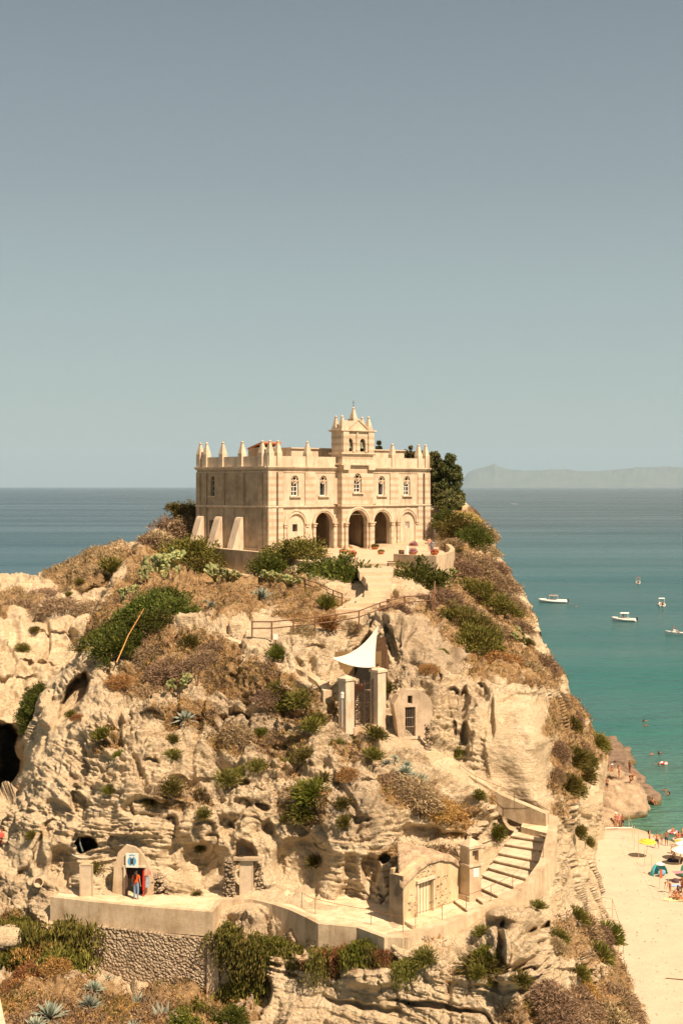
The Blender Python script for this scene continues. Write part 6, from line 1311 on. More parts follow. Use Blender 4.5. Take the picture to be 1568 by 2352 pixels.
cover('green_scrub', 'olive', rock, 6500, .14, .38, .3, 8, 'patches of olive green low plants on the slopes', 8)
cover('headland_scrub', 'brown', head, 6500, .18, .45, .35, 9, 'dry brown scrub on top of the pale headland')
# ------------------------------------------------------------------ shore rocks
def boulder(name, c, rad, amp, m, label, flat=1.0, seed=0):
    nu, nv = 110, 60; u, v = np.meshgrid(np.linspace(0, 2*PI, nu, endpoint=False), np.linspace(.02, PI-.02, nv)); u = u.ravel(); v = v.ravel()
    d = np.stack([np.cos(u)*np.sin(v), np.sin(u)*np.sin(v), np.cos(v)], 1)
    e = np.sign(d)*np.abs(d)**flat
    p = e*np.array(rad); q = p+seed*7
    h = .55*fbm(q*.35, 3)+.35*facets(q*np.array([.6, .5, .9]), .8)+.12*fbm(q*1.6, 4)
    p = p+d*h[:, None]*amp+np.array(c)
    iv = np.arange(nu*nv).reshape(nv, nu); a = iv[:-1]; b2 = iv[1:]
    fc = np.stack([a.ravel(), b2.ravel(), np.roll(b2, -1, 1).ravel(), np.roll(a, -1, 1).ravel()], 1)
    me = bpy.data.meshes.new(name); me.from_pydata(p.tolist(), [], fc.tolist()+[list(range(nu))[::-1], list(range(nu*(nv-1), nu*nv))]); me.polygons.foreach_set('use_smooth', [True]*len(me.polygons))
    me.materials.append(m); o = bpy.data.objects.new(name, me); C.objects.link(o); tag(o, label, 'rock'); return o
def _w(): pass
def wetrock(name, a, b_, c_):
    m, nt, b = mat(name); g = N(nt, 'ShaderNodeNewGeometry'); s = N(nt, 'ShaderNodeSeparateXYZ'); nt.links.new(g.outputs['Position'], s.inputs[0])
    c = ramp(nt, nz(nt, .9, 7, .7), [(.3, a), (.5, b_), (.7, c_)])
    algae = ramp(nt, mth(nt, 'ADD', s.outputs['Z'], mth(nt, 'MULTIPLY', nz(nt, .8, 4), .8)), [(.55, (1, 1, 1)), (1.1, (0, 0, 0))])
    c = mixc(nt, algae, c, (.10, .075, .02)); nt.links.new(c, b.inputs['Base Color']); b.inputs['Roughness'].default_value = .8
    h = bump(nt, None, nz(nt, 1.0, 6, .7, sc3=(.5, 1.2, 2)), .3, .8); bump(nt, b, nz(nt, 4, 5), .1, .7, h); return m
M['rock_brown'] = wetrock('brown_shore_rock', (.10, .065, .04), (.19, .13, .085), (.26, .19, .125))
M['rock_tan'] = wetrock('tan_boulder_rock', (.20, .14, .085), (.35, .26, .165), (.46, .36, .24))
boulder('shore_rock', (38.6, 209, -.3), (3.6, 12, 1.1), .8, M['rock_brown'], 'low brown rock shelf furthest out in the water behind the flank', .7, 1)
boulder('shore_rock', (36.6, 191, .0), (3.5, 10, 1.7), .9, M['rock_brown'], 'brown rock shelf with bathers behind the tan boulder', .7, 2)
boulder('shore_boulder', (33.0, 174, .4), (3.9, 9, 3.0), 1.0, M['rock_tan'], 'large tan boulder at the waterline with people on top', .75, 3)
boulder('shore_rock', (38.4, 177, -.1), (1.4, 4.5, 1.3), .4, M['rock_brown'], 'small dark rock beside the large tan boulder where a bather sits', .8, 4)
boulder('shore_boulder', (30.0, 163, .3), (2.2, 3.5, 1.3), .4, M['rock_tan'], 'small tan rock at the foot of the flank where the sand begins', .8, 5)
boulder('pale_rock', tuple(P(14, 2152, 79.3)), (1.1, .8, .6), .35, M['rock_pale'], 'small bleached white rock among the hanging bushes at the left edge', 1.0, 8)
# ------------------------------------------------------------------ people
SKIN = [simple('skin_tan', (.42, .20, .10), .6, .08), simple('skin_brown', (.30, .13, .065), .6, .08), simple('skin_fair', (.52, .29, .18), .6, .08)]
HAIR = simple('dark_hair', (.025, .016, .012), .7, .2)
def cl(col): 
    k = 'cloth_%d_%d_%d' % tuple(int(c*100) for c in col)
    if k not in M: M[k] = simple(k, col, .85, .1, 6)
    return M[k]
POSES = {}
def skel(pose):
    J = {'pel': (0, 0, .93), 'wai': (0, 0, 1.08), 'che': (0, .01, 1.28), 'nec': (0, 0, 1.44), 'hea': (0, -.01, 1.55), 'top': (0, -.01, 1.66),
         'shL': (.17, 0, 1.38), 'elL': (.22, .02, 1.12), 'wrL': (.24, -.04, .88), 'shR': (-.17, 0, 1.38), 'elR': (-.22, .02, 1.12), 'wrR': (-.24, -.04, .88),
         'hiL': (.09, 0, .88), 'knL': (.10, -.02, .49), 'anL': (.10, .02, .09), 'toL': (.12, -.14, .03), 'hiR': (-.09, 0, .88), 'knR': (-.10, -.02, .49), 'anR': (-.10, .02, .09), 'toR': (-.12, -.14, .03)}
    if pose == 'akimbo': J.update(elL=(.40, .06, 1.16), wrL=(.19, -.04, 1.02), elR=(-.40, .06, 1.16), wrR=(-.19, -.04, 1.02), knL=(.16, -.02, .49), anL=(.20, .02, .09), toL=(.24, -.13, .03), anR=(-.18, .02, .09), toR=(-.22, -.13, .03), knR=(-.14, -.02, .49))
    if pose == 'reach': J.update(elL=(.26, -.22, 1.22), wrL=(.12, -.40, 1.34), elR=(-.26, -.20, 1.20), wrR=(-.10, -.40, 1.32))
    if pose == 'walk': J.update(knL=(.10, -.18, .52), anL=(.10, -.20, .10), toL=(.11, -.37, .05), knR=(-.10, .06, .50), anR=(-.10, .28, .14), toR=(-.11, .16, .03), elL=(.22, .12, 1.14), wrL=(.22, .10, .9), elR=(-.22, -.08, 1.14), wrR=(-.2, -.26, .98))
    if pose == 'sit':
        for k in J: x, y, z = J[k]; J[k] = (x, y, z-.80)
        J.update(hiL=(.10, -.02, .11), knL=(.14, -.36, .42), anL=(.15, -.55, .08), toL=(.16, -.70, .03), hiR=(-.10, -.02, .11), knR=(-.14, -.34, .40), anR=(-.15, -.56, .08), toR=(-.16, -.71, .03), elL=(.24, -.12, .36), wrL=(.16, -.32, .44), elR=(-.24, -.12, .36), wrR=(-.16, -.32, .42))
    if pose == 'bend': J.update(wai=(0, -.08, 1.02), che=(0, -.26, 1.10), nec=(0, -.44, 1.10), hea=(0, -.56, 1.08), top=(0, -.66, 1.04), shL=(.17, -.36, 1.08), elL=(.2, -.42, .80), wrL=(.16, -.52, .58), shR=(-.17, -.36, 1.08), elR=(-.2, -.42, .80), wrR=(-.16, -.52, .58))
    if pose == 'float': J.update(elL=(.42, -.12, 1.30), wrL=(.55, -.3, 1.34), elR=(-.42, -.12, 1.30), wrR=(-.55, -.3, 1.34))
    if pose == 'lie':
        for k in J: x, y, z = J[k]; J[k] = (x, (z-.9), .14-y*.6)
        for k in ('anL', 'anR', 'toL', 'toR', 'wrL', 'wrR'): x, y, z = J[k]; J[k] = (x, y, .06)
    E = [('pel', 'wai'), ('wai', 'che'), ('che', 'nec'), ('nec', 'hea'), ('hea', 'top'), ('che', 'shL'), ('shL', 'elL'), ('elL', 'wrL'), ('che', 'shR'), ('shR', 'elR'), ('elR', 'wrR'), ('pel', 'hiL'), ('hiL', 'knL'), ('knL', 'anL'), ('anL', 'toL'), ('pel', 'hiR'), ('hiR', 'knR'), ('knR', 'anR'), ('anR', 'toR')]
    Rd = dict(pel=(.145, .11), wai=(.12, .09), che=(.15, .10), nec=(.05, .05), hea=(.078, .092), top=(.062, .075), hiL=(.085, .085), hiR=(.085, .085), knL=(.055, .055), knR=(.055, .055), anL=(.036, .036), anR=(.036, .036), toL=(.036, .022), toR=(.036, .022), shL=(.058, .055), shR=(.058, .055), elL=(.038, .038), elR=(.038, .038), wrL=(.026, .022), wrR=(.026, .022))
    # hands: palm and five fingers; nose
    for s_, q in (('L', 1), ('R', -1)):
        w_ = Vector(J['wr'+s_]); e_ = Vector(J['el'+s_]); d = (w_-e_).normalized(); sd = d.cross(Vector((0, 0, 1)) if abs(d.z) < .9 else Vector((0, 1, 0))).normalized()
        J['pa'+s_] = tuple(w_+d*.075); Rd['pa'+s_] = (.030, .018); E.append(('wr'+s_, 'pa'+s_))
        for k, (o_, L_) in enumerate(((-.030, .065), (-.010, .08), (.010, .075), (.030, .06))):
            a = 'f%d%s' % (k, s_); J[a] = tuple(w_+d*(.10+L_*.5)+sd*o_); J[a+'t'] = tuple(w_+d*(.09+L_)+sd*o_*1.1+Vector((0, -.02, -.01))); Rd[a] = (.009, .009); Rd[a+'t'] = (.008, .008); E += [('pa'+s_, a), (a, a+'t')]
        a = 'th'+s_; J[a] = tuple(w_+d*.07+sd*(-.055)); Rd[a] = (.010, .010); E.append(('pa'+s_, a))
    h = Vector(J['hea']); fw = Vector((0, -1, 0)) if pose not in ('lie', 'bend') else (Vector((0, 0, 1)) if pose == 'lie' else Vector((0, 0, -1)))
    J['nos'] = tuple(h+fw*.105+Vector((0, 0, .02))); Rd['nos'] = (.013, .013); E.append(('hea', 'nos'))
    return J, E, Rd
def body(pose):
    if pose in POSES: return POSES[pose]
    J, E, Rd = skel(pose); ks = list(J); ix = {k: i for i, k in enumerate(ks)}
    me = bpy.data.meshes.new('sk'); me.from_pydata([J[k] for k in ks], [(ix[a], ix[b]) for a, b in E], [])
    o = bpy.data.objects.new('sk', me); C.objects.link(o); md = o.modifiers.new('s', 'SKIN'); md.branch_smoothing = .6
    for i, k in enumerate(ks): me.skin_vertices[0].data[i].radius = Rd[k]; me.skin_vertices[0].data[i].use_root = (k == 'pel')
    sb = o.modifiers.new('u', 'SUBSURF'); sb.levels = 1; sb.render_levels = 1
    dg = bpy.context.evaluated_depsgraph_get(); ev = bpy.data.meshes.new_from_object(o.evaluated_get(dg)); bpy.data.objects.remove(o)
    ev.polygons.foreach_set('use_smooth', [True]*len(ev.polygons))
    V = np.array([v.co[:] for v in ev.vertices]); Nn = np.array([v.normal[:] for v in ev.vertices])
    best = np.full(len(V), 9.); who = np.zeros(len(V), int); par = np.zeros(len(V))
    for i, (a, b) in enumerate(E):
        A = np.array(J[a]); D = np.array(J[b])-A; t = np.clip(((V-A)@D)/(D@D+1e-9), 0, 1); d = np.linalg.norm(V-A-t[:, None]*D, axis=1)-.5*(Rd[a][0]*(1-t)+Rd[b][0]*t)
        m = d < best; best[m] = d[m]; who[m] = i; par[m] = t[m]
    POSES[pose] = (ev, V, Nn, who, par, E, J, [tuple(p.vertices) for p in ev.polygons]); return POSES[pose]
GAR = {'shorts': {('pel', 'hiL'): 1, ('pel', 'hiR'): 1, ('hiL', 'knL'): .6, ('hiR', 'knR'): .6, ('pel', 'wai'): .3}, 'brief': {('pel', 'hiL'): 1, ('pel', 'hiR'): 1, ('hiL', 'knL'): .15, ('hiR', 'knR'): .15, ('pel', 'wai'): .2},
       'trousers': {('pel', 'hiL'): 1, ('pel', 'hiR'): 1, ('hiL', 'knL'): 1, ('hiR', 'knR'): 1, ('knL', 'anL'): .95, ('knR', 'anR'): .95, ('pel', 'wai'): .5},
       'shirt': {('pel', 'wai'): 1, ('wai', 'che'): 1, ('che', 'shL'): 1, ('che', 'shR'): 1, ('shL', 'elL'): .6, ('shR', 'elR'): .6, ('che', 'nec'): .6}, 'top': {('wai', 'che'): 1, ('che', 'shL'): .3, ('che', 'shR'): .3}}
def garment(pose, kind, m, parent, off=.018):
    ev, V, Nn, who, par, E, J, F_ = body(pose); g = GAR[kind]; ok = np.array([(E[w_] in g and (par[i] <= g[E[w_]]) and not (kind == 'top' and par[i] < .45 and E[w_] == ('wai', 'che'))) for i, w_ in enumerate(who)])
    fs = [f for f in F_ if sum(ok[list(f)]) >= len(f)-1]; us = sorted({i for f in fs for i in f}); mp = {k: j for j, k in enumerate(us)}
    if not fs: return
    vs = (V[us]+Nn[us]*off).tolist(); vi = (V[us]+Nn[us]*off*.3).tolist(); n = len(us)
    me = bpy.data.meshes.new(kind); me.from_pydata(vs, [], [[mp[i] for i in f] for f in fs]); me.polygons.foreach_set('use_smooth', [True]*len(me.polygons)); me.materials.append(m)
    o = bpy.data.objects.new(kind, me); C.objects.link(o); o.parent = parent; return o
def hair(pose, parent, long_=False, m=None):
    ev, V, Nn, who, par, E, J, F_ = body(pose); h = np.array(J['hea']); t = np.array(J['top']); ax = (t-h)/np.linalg.norm(t-h); fw = np.array(J['nos'])-h; fw /= np.linalg.norm(fw)
    q = V-h; ok = (np.linalg.norm(q-ax*.06, axis=1) < .17) & (((q@ax) > .055) | ((q@fw < .02) & (q@ax > (-.10 if long_ else -.04))))
    fs = [f for f in F_ if all(ok[list(f)])]; us = sorted({i for f in fs for i in f}); mp = {k: j for j, k in enumerate(us)}
    if not fs: return
    me = bpy.data.meshes.new('hair'); me.from_pydata((V[us]+Nn[us]*.02).tolist(), [], [[mp[i] for i in f] for f in fs]); me.polygons.foreach_set('use_smooth', [True]*len(me.polygons)); me.materials.append(m or HAIR)
    o = bpy.data.objects.new('hair', me); C.objects.link(o); o.parent = parent
    if long_:
        mb = MB(); c = Vector((h-fw*.10).tolist()); mb.tube([c+Vector((0, 0, .05)), c+Vector((0, .03, -.12)), c+Vector((0, .03, -.34))], [.085, .10, .05], 8); mb.build('hair', m or HAIR, parent, True)
def person(pose, loc, rz, sk, clothes, label, group=None, long_=False, h=1.0, hat=None, top_pose=None):
    me = body(pose)[0].copy(); me.materials.clear(); me.materials.append(SKIN[sk]); o = bpy.data.objects.new('person', me); C.objects.link(o); o.location = loc; o.rotation_euler.z = rz; o.scale = (h, h, h)
    for k, c in clothes: garment(pose, k, cl(c), o)
    hair(pose, o, long_)
    if hat:
        t = Vector(body(pose)[6]['top']); mb = MB(); mb.lathe(t+Vector((0, 0, .0)), [(.17, -.01), (.17, .01), (.1, .02), (.095, .09), (.03, .12)], 10); mb.build('hat', cl(hat), o)
    tag(o, label, 'person', group); return o
BK = (.03, .03, .04); NV = (.04, .05, .12)
wx = lambda x: (1360+x/4.704)/1.0204
wy = lambda y: (1700+y/4.704)/1.0204
def ray_on(x, y, z, objs=None):
    return Pz(x, y, z)
g1 = 'bathers on the shore rocks'
def rocks_at(x, y, d):       # put feet where the view ray first meets a shore rock
    bpy.context.view_layer.update(); o0 = Vector((0, 0, CAMZ)); dr = (P(x, y, 100)-o0).normalized(); dg = bpy.context.evaluated_depsgraph_get()
    hit, loc, *_ = sc.ray_cast(dg, o0+dr*120, dr); return loc if hit and loc.z < 9 and loc.y < 260 else P(x, y, d)
for pose, zx_, zy_, rz, sk, cs, lb_, kw in (
 ('stand', 293, 515, .2, 0, [('shorts', BK)], 'tanned man in black shorts standing on the brown shelf close to the flank', {}),
 ('sit', 345, 508, -.6, 0, [('brief', (.5, .06, .04))], 'seated bather with a white hat beside the man in black shorts', {'hat': (.75, .72, .66)}),
 ('reach', 420, 588, .9, 0, [('brief', (.30, .10, .06))], 'bather standing with raised forearms between shelf and boulder', {'long_': True}),
 ('stand', 540, 530, 2.2, 1, [('brief', NV)], 'dark haired bather standing behind the two on the boulder', {}),
 ('sit', 568, 575, 1.2, 0, [('brief', (.5, .2, .05))], 'bather sitting at the top edge of the tan boulder', {}),
 ('sit', 545, 625, .6, 1, [('brief', BK)], 'bather sitting lower on the tan boulder with legs over the side', {'long_': True}),
 ('stand', 287, 725, .1, 1, [('shorts', BK)], 'man in dark shorts standing alone on the near side of the boulder', {}),
 ('sit', 795, 872, .4, 0, [('brief', (.15, .04, .03))], 'bather sitting on the small dark rock in the water', {'long_': True}),
 ('stand', 385, 1128, .4, 0, [('top', (.35, .05, .09)), ('brief', (.35, .05, .09))], 'bather in a dark red swimsuit left of the trio at the waterline', {'hat': (.72, .7, .66)}),
 ('stand', 420, 1132, .0, 0, [('shirt', (.65, .26, .24)), ('brief', (.6, .3, .1))], 'bather with a pink patterned wrap in the trio at the waterline', {}),
 ('stand', 460, 1134, -.3, 1, [('shorts', BK)], 'dark shorts bather on the right of the trio at the waterline', {})):
    p = rocks_at(wx(zx_), wy(zy_), 170); person(pose, tuple(p), rz, sk, cs, lb_, g1, **kw)
def sand_pt(x, y):
    z = .45
    for _ in range(6): p = Pz(x, y, z); z = float(sand_h(np.array([p.x]), np.array([p.y]))[0])
    return Pz(x, y, z)
g2 = 'people at the waterline of the beach'
for pose, zx_, zy_, rz, sk, cs, lb_, kw in (
 ('stand', 757, 1322, 1.3, 0, [('brief', (.28, .07, .05)), ('top', (.28, .07, .05))], 'woman standing sideways at the waterline beside the man with hands on hips', {'long_': True}),
 ('akimbo', 838, 1358, 2.9, 0, [('shorts', BK)], 'man in black shorts with hands on hips facing the sea', {'h': 1.05}),
 ('stand', 942, 1330, 2.8, 1, [('shorts', NV)], 'bather wading in the shallows right of the man with hands on hips', {}),
 ('stand', 890, 1305, .4, 0, [('shorts', (.2, .1, .05))], 'small child wading beside the man with hands on hips', {'h': .72}),
 ('bend', 985, 1850, -1.2, 0, [('brief', (.55, .10, .10))], 'bather bending over towels in the lower right beach group', {}),
 ('sit', 1075, 1860, .3, 1, [('shirt', (.05, .04, .05)), ('shorts', BK)], 'dark dressed person sitting in the lower right beach group', {'long_': True}),
 ('sit', 1040, 1900, -.8, 0, [('brief', (.6, .2, .05))], 'sunbather sitting in front of the dark dressed person', {}),
 ('lie', 1110, 1915, 1.5, 0, [('brief', (.5, .12, .08))], 'sunbather lying on a towel at the right edge', {}),
 ('sit', 1000, 1412, .8, 0, [('brief', (.6, .16, .10))], 'person sitting under the orange and white parasol', {}),
 ('sit', 1095, 1515, 1.8, 1, [('shorts', BK)], 'dark haired person sitting in the shade of the white parasol', {}),
 ('sit', 1062, 1925, .9, 0, [('brief', (.08, .25, .3))], 'sunbather in a teal swimsuit sitting in the lower right beach group', {}),
 ('stand', 1122, 1850, 2.4, 1, [('shorts', (.5, .1, .06))], 'bather in red shorts standing at the right edge of the beach group', {}),
 ('walk', 1052, 1345, 2.0, 0, [('shorts', (.05, .2, .3))], 'bather in blue shorts walking along the wet sand', {}),
 ('sit', 1030, 1480, -1.2, 1, [('shirt', (.6, .55, .5))], 'person in a pale shirt sitting beside the navy bag', {}),
 ('stand', 1085, 1335, .3, 0, [('brief', (.6, .1, .15)), ('top', (.6, .1, .15))], 'woman in a pink bikini standing by the nearer swim ring', {'long_': True}),
 ('sit', 1120, 1790, .6, 0, [('brief', (.1, .1, .1))], 'bather sitting under the dusty pink cloth shade', {}),
 ('walk', 1118, 1290, 1.2, 0, [('shorts', (.3, .05, .04))], 'bather walking into the water at the right edge', {})):
    p = sand_pt(wx(zx_), wy(zy_)); p.z = max(p.z, -.75); person(pose, tuple(p), rz, sk, cs, lb_, g2, **kw)
# swimmers: whole bodies, mostly under water
g3 = 'swimmers in the sea'
for i, (x, y, sk, lb_) in enumerate(((1478, 1658, 0, 'swimmer furthest out, upper one of the pair off the flank'), (1481, 1668, 1, 'swimmer, lower one of the pair off the flank'), (wx(778), wy(330), 0, 'swimmer left of two off the brown shelf'), (wx(868), wy(318), 1, 'swimmer right of two off the brown shelf'), (wx(865), wy(445), 0, 'swimmer pushing the white inflatable'), (wx(930), wy(730), 1, 'swimmer off the small dark rock, farther one'), (wx(965), wy(765), 0, 'swimmer off the small dark rock, nearer one'), (1310, 1388, 1, 'swimmer behind the grey inflatable boat'), (1322, 1394, 0, 'second swimmer behind the grey inflatable boat'))):
    p = Pz(x, y, 0); person('float', (p.x, p.y, -1.18), vr.uniform(0, 6), sk, [('brief', NV)], lb_, g3, long_=(i % 3 == 0))
def ring(x, y, c1, c2, label, r=.5, z=0.0):
    p = Pz(x, y, z); mb = MB(); n = 24
    for k in range(n):
        a0, a1 = 2*PI*k/n, 2*PI*(k+1)/n; mb.tube([(r*math.cos(a0), r*math.sin(a0), .08), (r*math.cos(a1), r*math.sin(a1), .08)], .15, 8, mi=(k//3) % 2, cap=False)
    o = mb.build('swim_ring', [cl(c1), cl(c2)], None, True, loc=tuple(p)); tag(o, label, 'swim ring', 'swim rings'); return p
for x, y, c1, c2, lb_, lp in ((wx(1010), wy(1185), (.8, .72, .66), (.65, .16, .20), 'pink and white swim ring farther from the beach', 'bather sitting in the farther pink and white ring'), (wx(1070), wy(1268), (.82, .76, .7), (.7, .22, .22), 'pink and white swim ring nearer to the beach', 'bather sitting in the nearer pink and white ring'), (wx(912), wy(425), (.8, .8, .76), (.62, .05, .05), 'white and red inflatable pushed by a swimmer', None)):
    p = ring(x, y, c1, c2, lb_)
    if lp: person('sit', (p.x, p.y+.05, -.12), .5, 0, [('brief', (.5, .1, .1))], lp, g3)
# ------------------------------------------------------------------ parasols, tents, beach gear
def parasol(x, y, h, r, cols, label, tilt=(.12, .05), rise=.42):
    p = sand_pt(x, y); o = empty('parasol', tuple(p), 0, label, 'parasol', 'beach parasols'); o.rotation_euler = (tilt[0], tilt[1], .3)
    mb = MB(); mb.tube([(0, 0, -.3), (0, 0, h)], .025, 6); mb.build('pole', M['white_paint'], o)
    n = 16; mb = MB(); rings = 5; vs = [(0, 0, h+.02)]; fs = []; mi = []
    for k in range(1, rings+1):
        t = k/rings
        for j in range(n): a = 2*PI*j/n; s_ = 1-.03*(j % 2); vs.append((r*t*s_*math.cos(a), r*t*s_*math.sin(a), h-rise*t**1.6))
    for j in range(n): mb.f.append((0, 1+j, 1+(j+1) % n)); mb.m.append(0 if len(cols) == 1 else ((j//2) % 2 if cols[-1] != 'r' else 0))
    for k in range(1, rings):
        for j in range(n):
            mb.f.append((1+(k-1)*n+j, 1+k*n+j, 1+k*n+(j+1) % n, 1+(k-1)*n+(j+1) % n)); mb.m.append(0 if len(cols) == 1 else ((j//2) % 2 if cols[-1] != 'r' else k % 2))
    mb.v = vs; mats = [cl(c) for c in cols if c != 'r']; mb.build('canopy', mats, o)
    mb = MB()
    for j in range(8): a = 2*PI*j/8; mb.tube([(0, 0, h-.25), (r*.6*math.cos(a), r*.6*math.sin(a), h-rise*.42)], .01, 4)
    mb.build('ribs', M['iron'], o); return o
parasol(wx(725), wy(1455), 1.95, .95, [(.68, .50, .06), (.50, .36, .04), 'r'], 'yellow ringed parasol nearest to the net posts', (.08, .0), .3)
parasol(wx(1085), wy(1478), 2.25, 1.05, [(.82, .80, .74), (.72, .36, .10)], 'orange and white segmented parasol behind the white one', (.3, .15))
parasol(wx(1085), wy(1535), 1.9, 1.0, [(.82, .79, .73)], 'plain white parasol at the right edge of the beach', (.05, .1), .5)
parasol(wx(1145), wy(1650), 1.1, .95, [(.03, .13, .08)], 'dark green parasol leaning low at the right edge', (1.0, .2), .4)
p = sand_pt(wx(862), wy(1648)); o = empty('beach_tent', tuple(p), .5, 'turquoise pop-up beach shelter in front of the white parasol', 'beach tent')
mb = MB(); vs = []; fs = []; nu, nv = 20, 10
for i in range(nv+1):
    el = PI/2*i/nv
    for j in range(nu+1): a = -.35+PI*1.22*j/nu; vs.append((.85*math.cos(a)*math.cos(el)*1.1, .75*math.sin(a)*math.cos(el), 1.15*math.sin(el)))
for i in range(nv):
    for j in range(nu): q = i*(nu+1)+j; fs.append((q, q+1, q+nu+2, q+nu+1)); mb.m.append(0)
mb.v = vs; mb.f = fs; mb.build('shell', cl((.08, .42, .52)), o, True)
mb = MB(); mb.lathe((-.15, -.55, .35), [(.02, -.30), (.38, -.25), (.52, 0), (.42, .22), (.05, .32)], 14, sy=.35); mb.build('side_flap', cl((.12, .36, .48)), o, True)
mb = MB(); mb.lathe((.1, 0, 1.08), [(.5, -.06), (.45, .02), (.2, .1), (.01, .12)], 14); mb.build('top_panel', cl((.75, .72, .68)), o, True)
def flat_item(name, x, y, sx, sy, rz, col, label, cat, th=.03, grp=None, lump=False):
    p = sand_pt(x, y); mb = MB()
    if lump:
        mb.lathe((0, 0, 0), [(.02, 0), (1, 0), (.95, .5), (.6, .9), (.1, 1)], 10); o = mb.build(name, cl(col), None, True, loc=tuple(p)); o.scale = (sx, sy, th)
    else: 
        n = 8; vs = []; 
        for j in range(n+1):
            for i in range(n+1): vs.append(((i/n-.5)*2*sx, (j/n-.5)*2*sy, th+.02*math.sin(i*2.1+j)+.01*math.sin(j*3.)))
        fs = [(j*(n+1)+i, j*(n+1)+i+1, (j+1)*(n+1)+i+1, (j+1)*(n+1)+i) for j in range(n) for i in range(n)]; mb.add(vs, fs); o = mb.build(name, cl(col), None, True, loc=tuple(p))
    o.rotation_euler.z = rz; tag(o, label, cat, grp); return o
flat_item('beach_towel', wx(1110), wy(1925), .5, .95, 1.2, (.70, .38, .20), 'orange towel under the lying sunbather', 'towel')
flat_item('beach_towel', wx(1020), wy(1925), .4, .9, 1.3, (.45, .60, .30), 'pale green towel in the lower right beach group', 'towel')
flat_item('beach_towel', wx(1090), wy(1770), .45, .8, 1.4, (.30, .42, .60), 'blue and white towel behind the sitting dark dressed person', 'towel')
flat_item('beach_bag', wx(985), wy(1500), .35, .25, .3, (.04, .04, .10), 'navy beach bag in the shade of the white parasol', 'bag', .35, lump=True)
flat_item('beach_bag', wx(1040), wy(1505), .4, .25, .0, (.05, .04, .06), 'black bag in the shade of the white parasol', 'bag', .3, lump=True)
flat_item('beach_bag', wx(1045), wy(1730), .35, .3, .0, (.10, .05, .07), 'dark bag behind the bending bather', 'bag', .4, lump=True)
flat_item('beach_awning', wx(1100), wy(1720), .8, .45, .1, (.42, .22, .25), 'dusty pink cloth shade at the right edge', 'awning', .9)
# post and line fence with net on the beach
posts = [(530, 1140, 975), (568, 1255, 1095), (588, 1365, 1110), (637, 1470, 1215), (703, 1553, 1370), (780, 1655, 1430), (870, 1800, 1590), (965, 1952, 1690)]
nf_ = empty('net_fence', tuple(sand_pt(wx(965), wy(1952))), 0, 'row of thin posts with ropes crossing the beach from the water to the lower right', 'fence'); o0 = Vector(nf_.location)
tops = []; bots = []
for (x, yb, yt) in posts:
    p = sand_pt(wx(x), wy(yb)); h = (yb-yt)/4.704/1.0204*p.y/F; mb = MB(); q = p-o0; mb.tube([q-Vector((0, 0, .3)), q+Vector((0, 0, h))], .028, 5); mb.build('post', M['grey_wood'], nf_); tops.append(q+Vector((0, 0, h))); bots.append(q)
for k in range(len(tops)-1):
    mb = MB(); mb.tube(cable(tops[k], tops[k+1], .12), .009, 4); mb.tube(cable(tops[k].lerp(bots[k], .5), tops[k+1].lerp(bots[k+1], .5), .2), .007, 4); mb.build('rope', M['grey_wood'], nf_)
mb = MB(); a = tops[-2]; mb.box((a.x+.12, a.y-.02, a.z-.4), (.13, .015, .42)); mb.build('flag', cl((.50, .12, .07)), nf_)
a, b_ = sand_pt(wx(175), wy(1165)), sand_pt(wx(565), wy(1156)); mb = MB(); mb.tube([a+Vector((0, 0, .3)), b_+Vector((0, 0, .3))], .06, 6); mb.tube([a-Vector((0, 0, .2)), a+Vector((0, 0, .3))], .04, 5); mb.tube([b_-Vector((0, 0, .2)), b_+Vector((0, 0, .3))], .04, 5); o = mb.build('boom', M['white_paint']); tag(o, 'white horizontal pole on low stakes at the head of the net fence', 'pole')
mb = MB(); mb.tube([sand_pt(wx(190), wy(1248))+Vector((0, 0, .03)), sand_pt(wx(480), wy(1250))+Vector((0, 0, .03))], .02, 4); o = mb.build('rope', M['wood_rail']); tag(o, 'thin rope lying on the sand below the white pole', 'rope')
mb = MB(); mb.tube([sand_pt(1528, 2248)+Vector((0, 0, .05)), sand_pt(1575, 2252)+Vector((0, 0, .05))], .04, 5); o = mb.build('driftwood', M['wood_rail']); tag(o, 'thin driftwood stick lying on the sand at the right edge', 'driftwood')
# timber frame against the foot of the cliff
tf = empty('beach_cabin', tuple(sand_pt(1430, 2230)), 0, 'bare bleached timber frame of a beach cabin at the foot of the rock', 'timber frame'); o0 = Vector(tf.location)
pp = lambda x, y, h=0: sand_pt(x, y)-o0+Vector((0, 0, h))
u2 = lambda x: (1200+x/2.94)/1.0204
v2 = lambda y: (1600+y/2.94)/1.0204
H = 2.3
A1, A2, A3 = Pz(u2(688), v2(1490), 2.6)-o0, Pz(u2(735), v2(1640), 2.6)-o0, Pz(u2(765), v2(1700), 2.6)-o0
B1, B2, B3 = Pz(u2(600), v2(1475), 2.7)-o0, Pz(u2(600), v2(1620), 2.7)-o0, Pz(u2(640), v2(1690), 2.7)-o0
for a, b_, n_ in ((A1, A2, 'beam'), (A2, A3, 'beam'), (A1, B1, 'beam'), (A1.lerp(A2, .5), B1.lerp(B2, .5), 'beam'), (A2, B2, 'beam'), (A3, B3, 'beam'), (A1, A1-Vector((0, 0, 2.2)), 'post'), (A2, A2-Vector((0, 0, 2.2)), 'post'), (A3, A3-Vector((0, 0, 2.2)), 'post'), (A3+Vector((-.6, -1, 0)), A3+Vector((-.6, -1, -2.2)), 'post'), (A3+Vector((-1.0, -.4, .0)), A3+Vector((-1.0, -.4, -2.2)), 'post')):
    mb = MB(); mb.tube([a, b_], .05 if n_ == 'beam' else .045, 5); mb.build(n_, M['grey_wood'], tf)
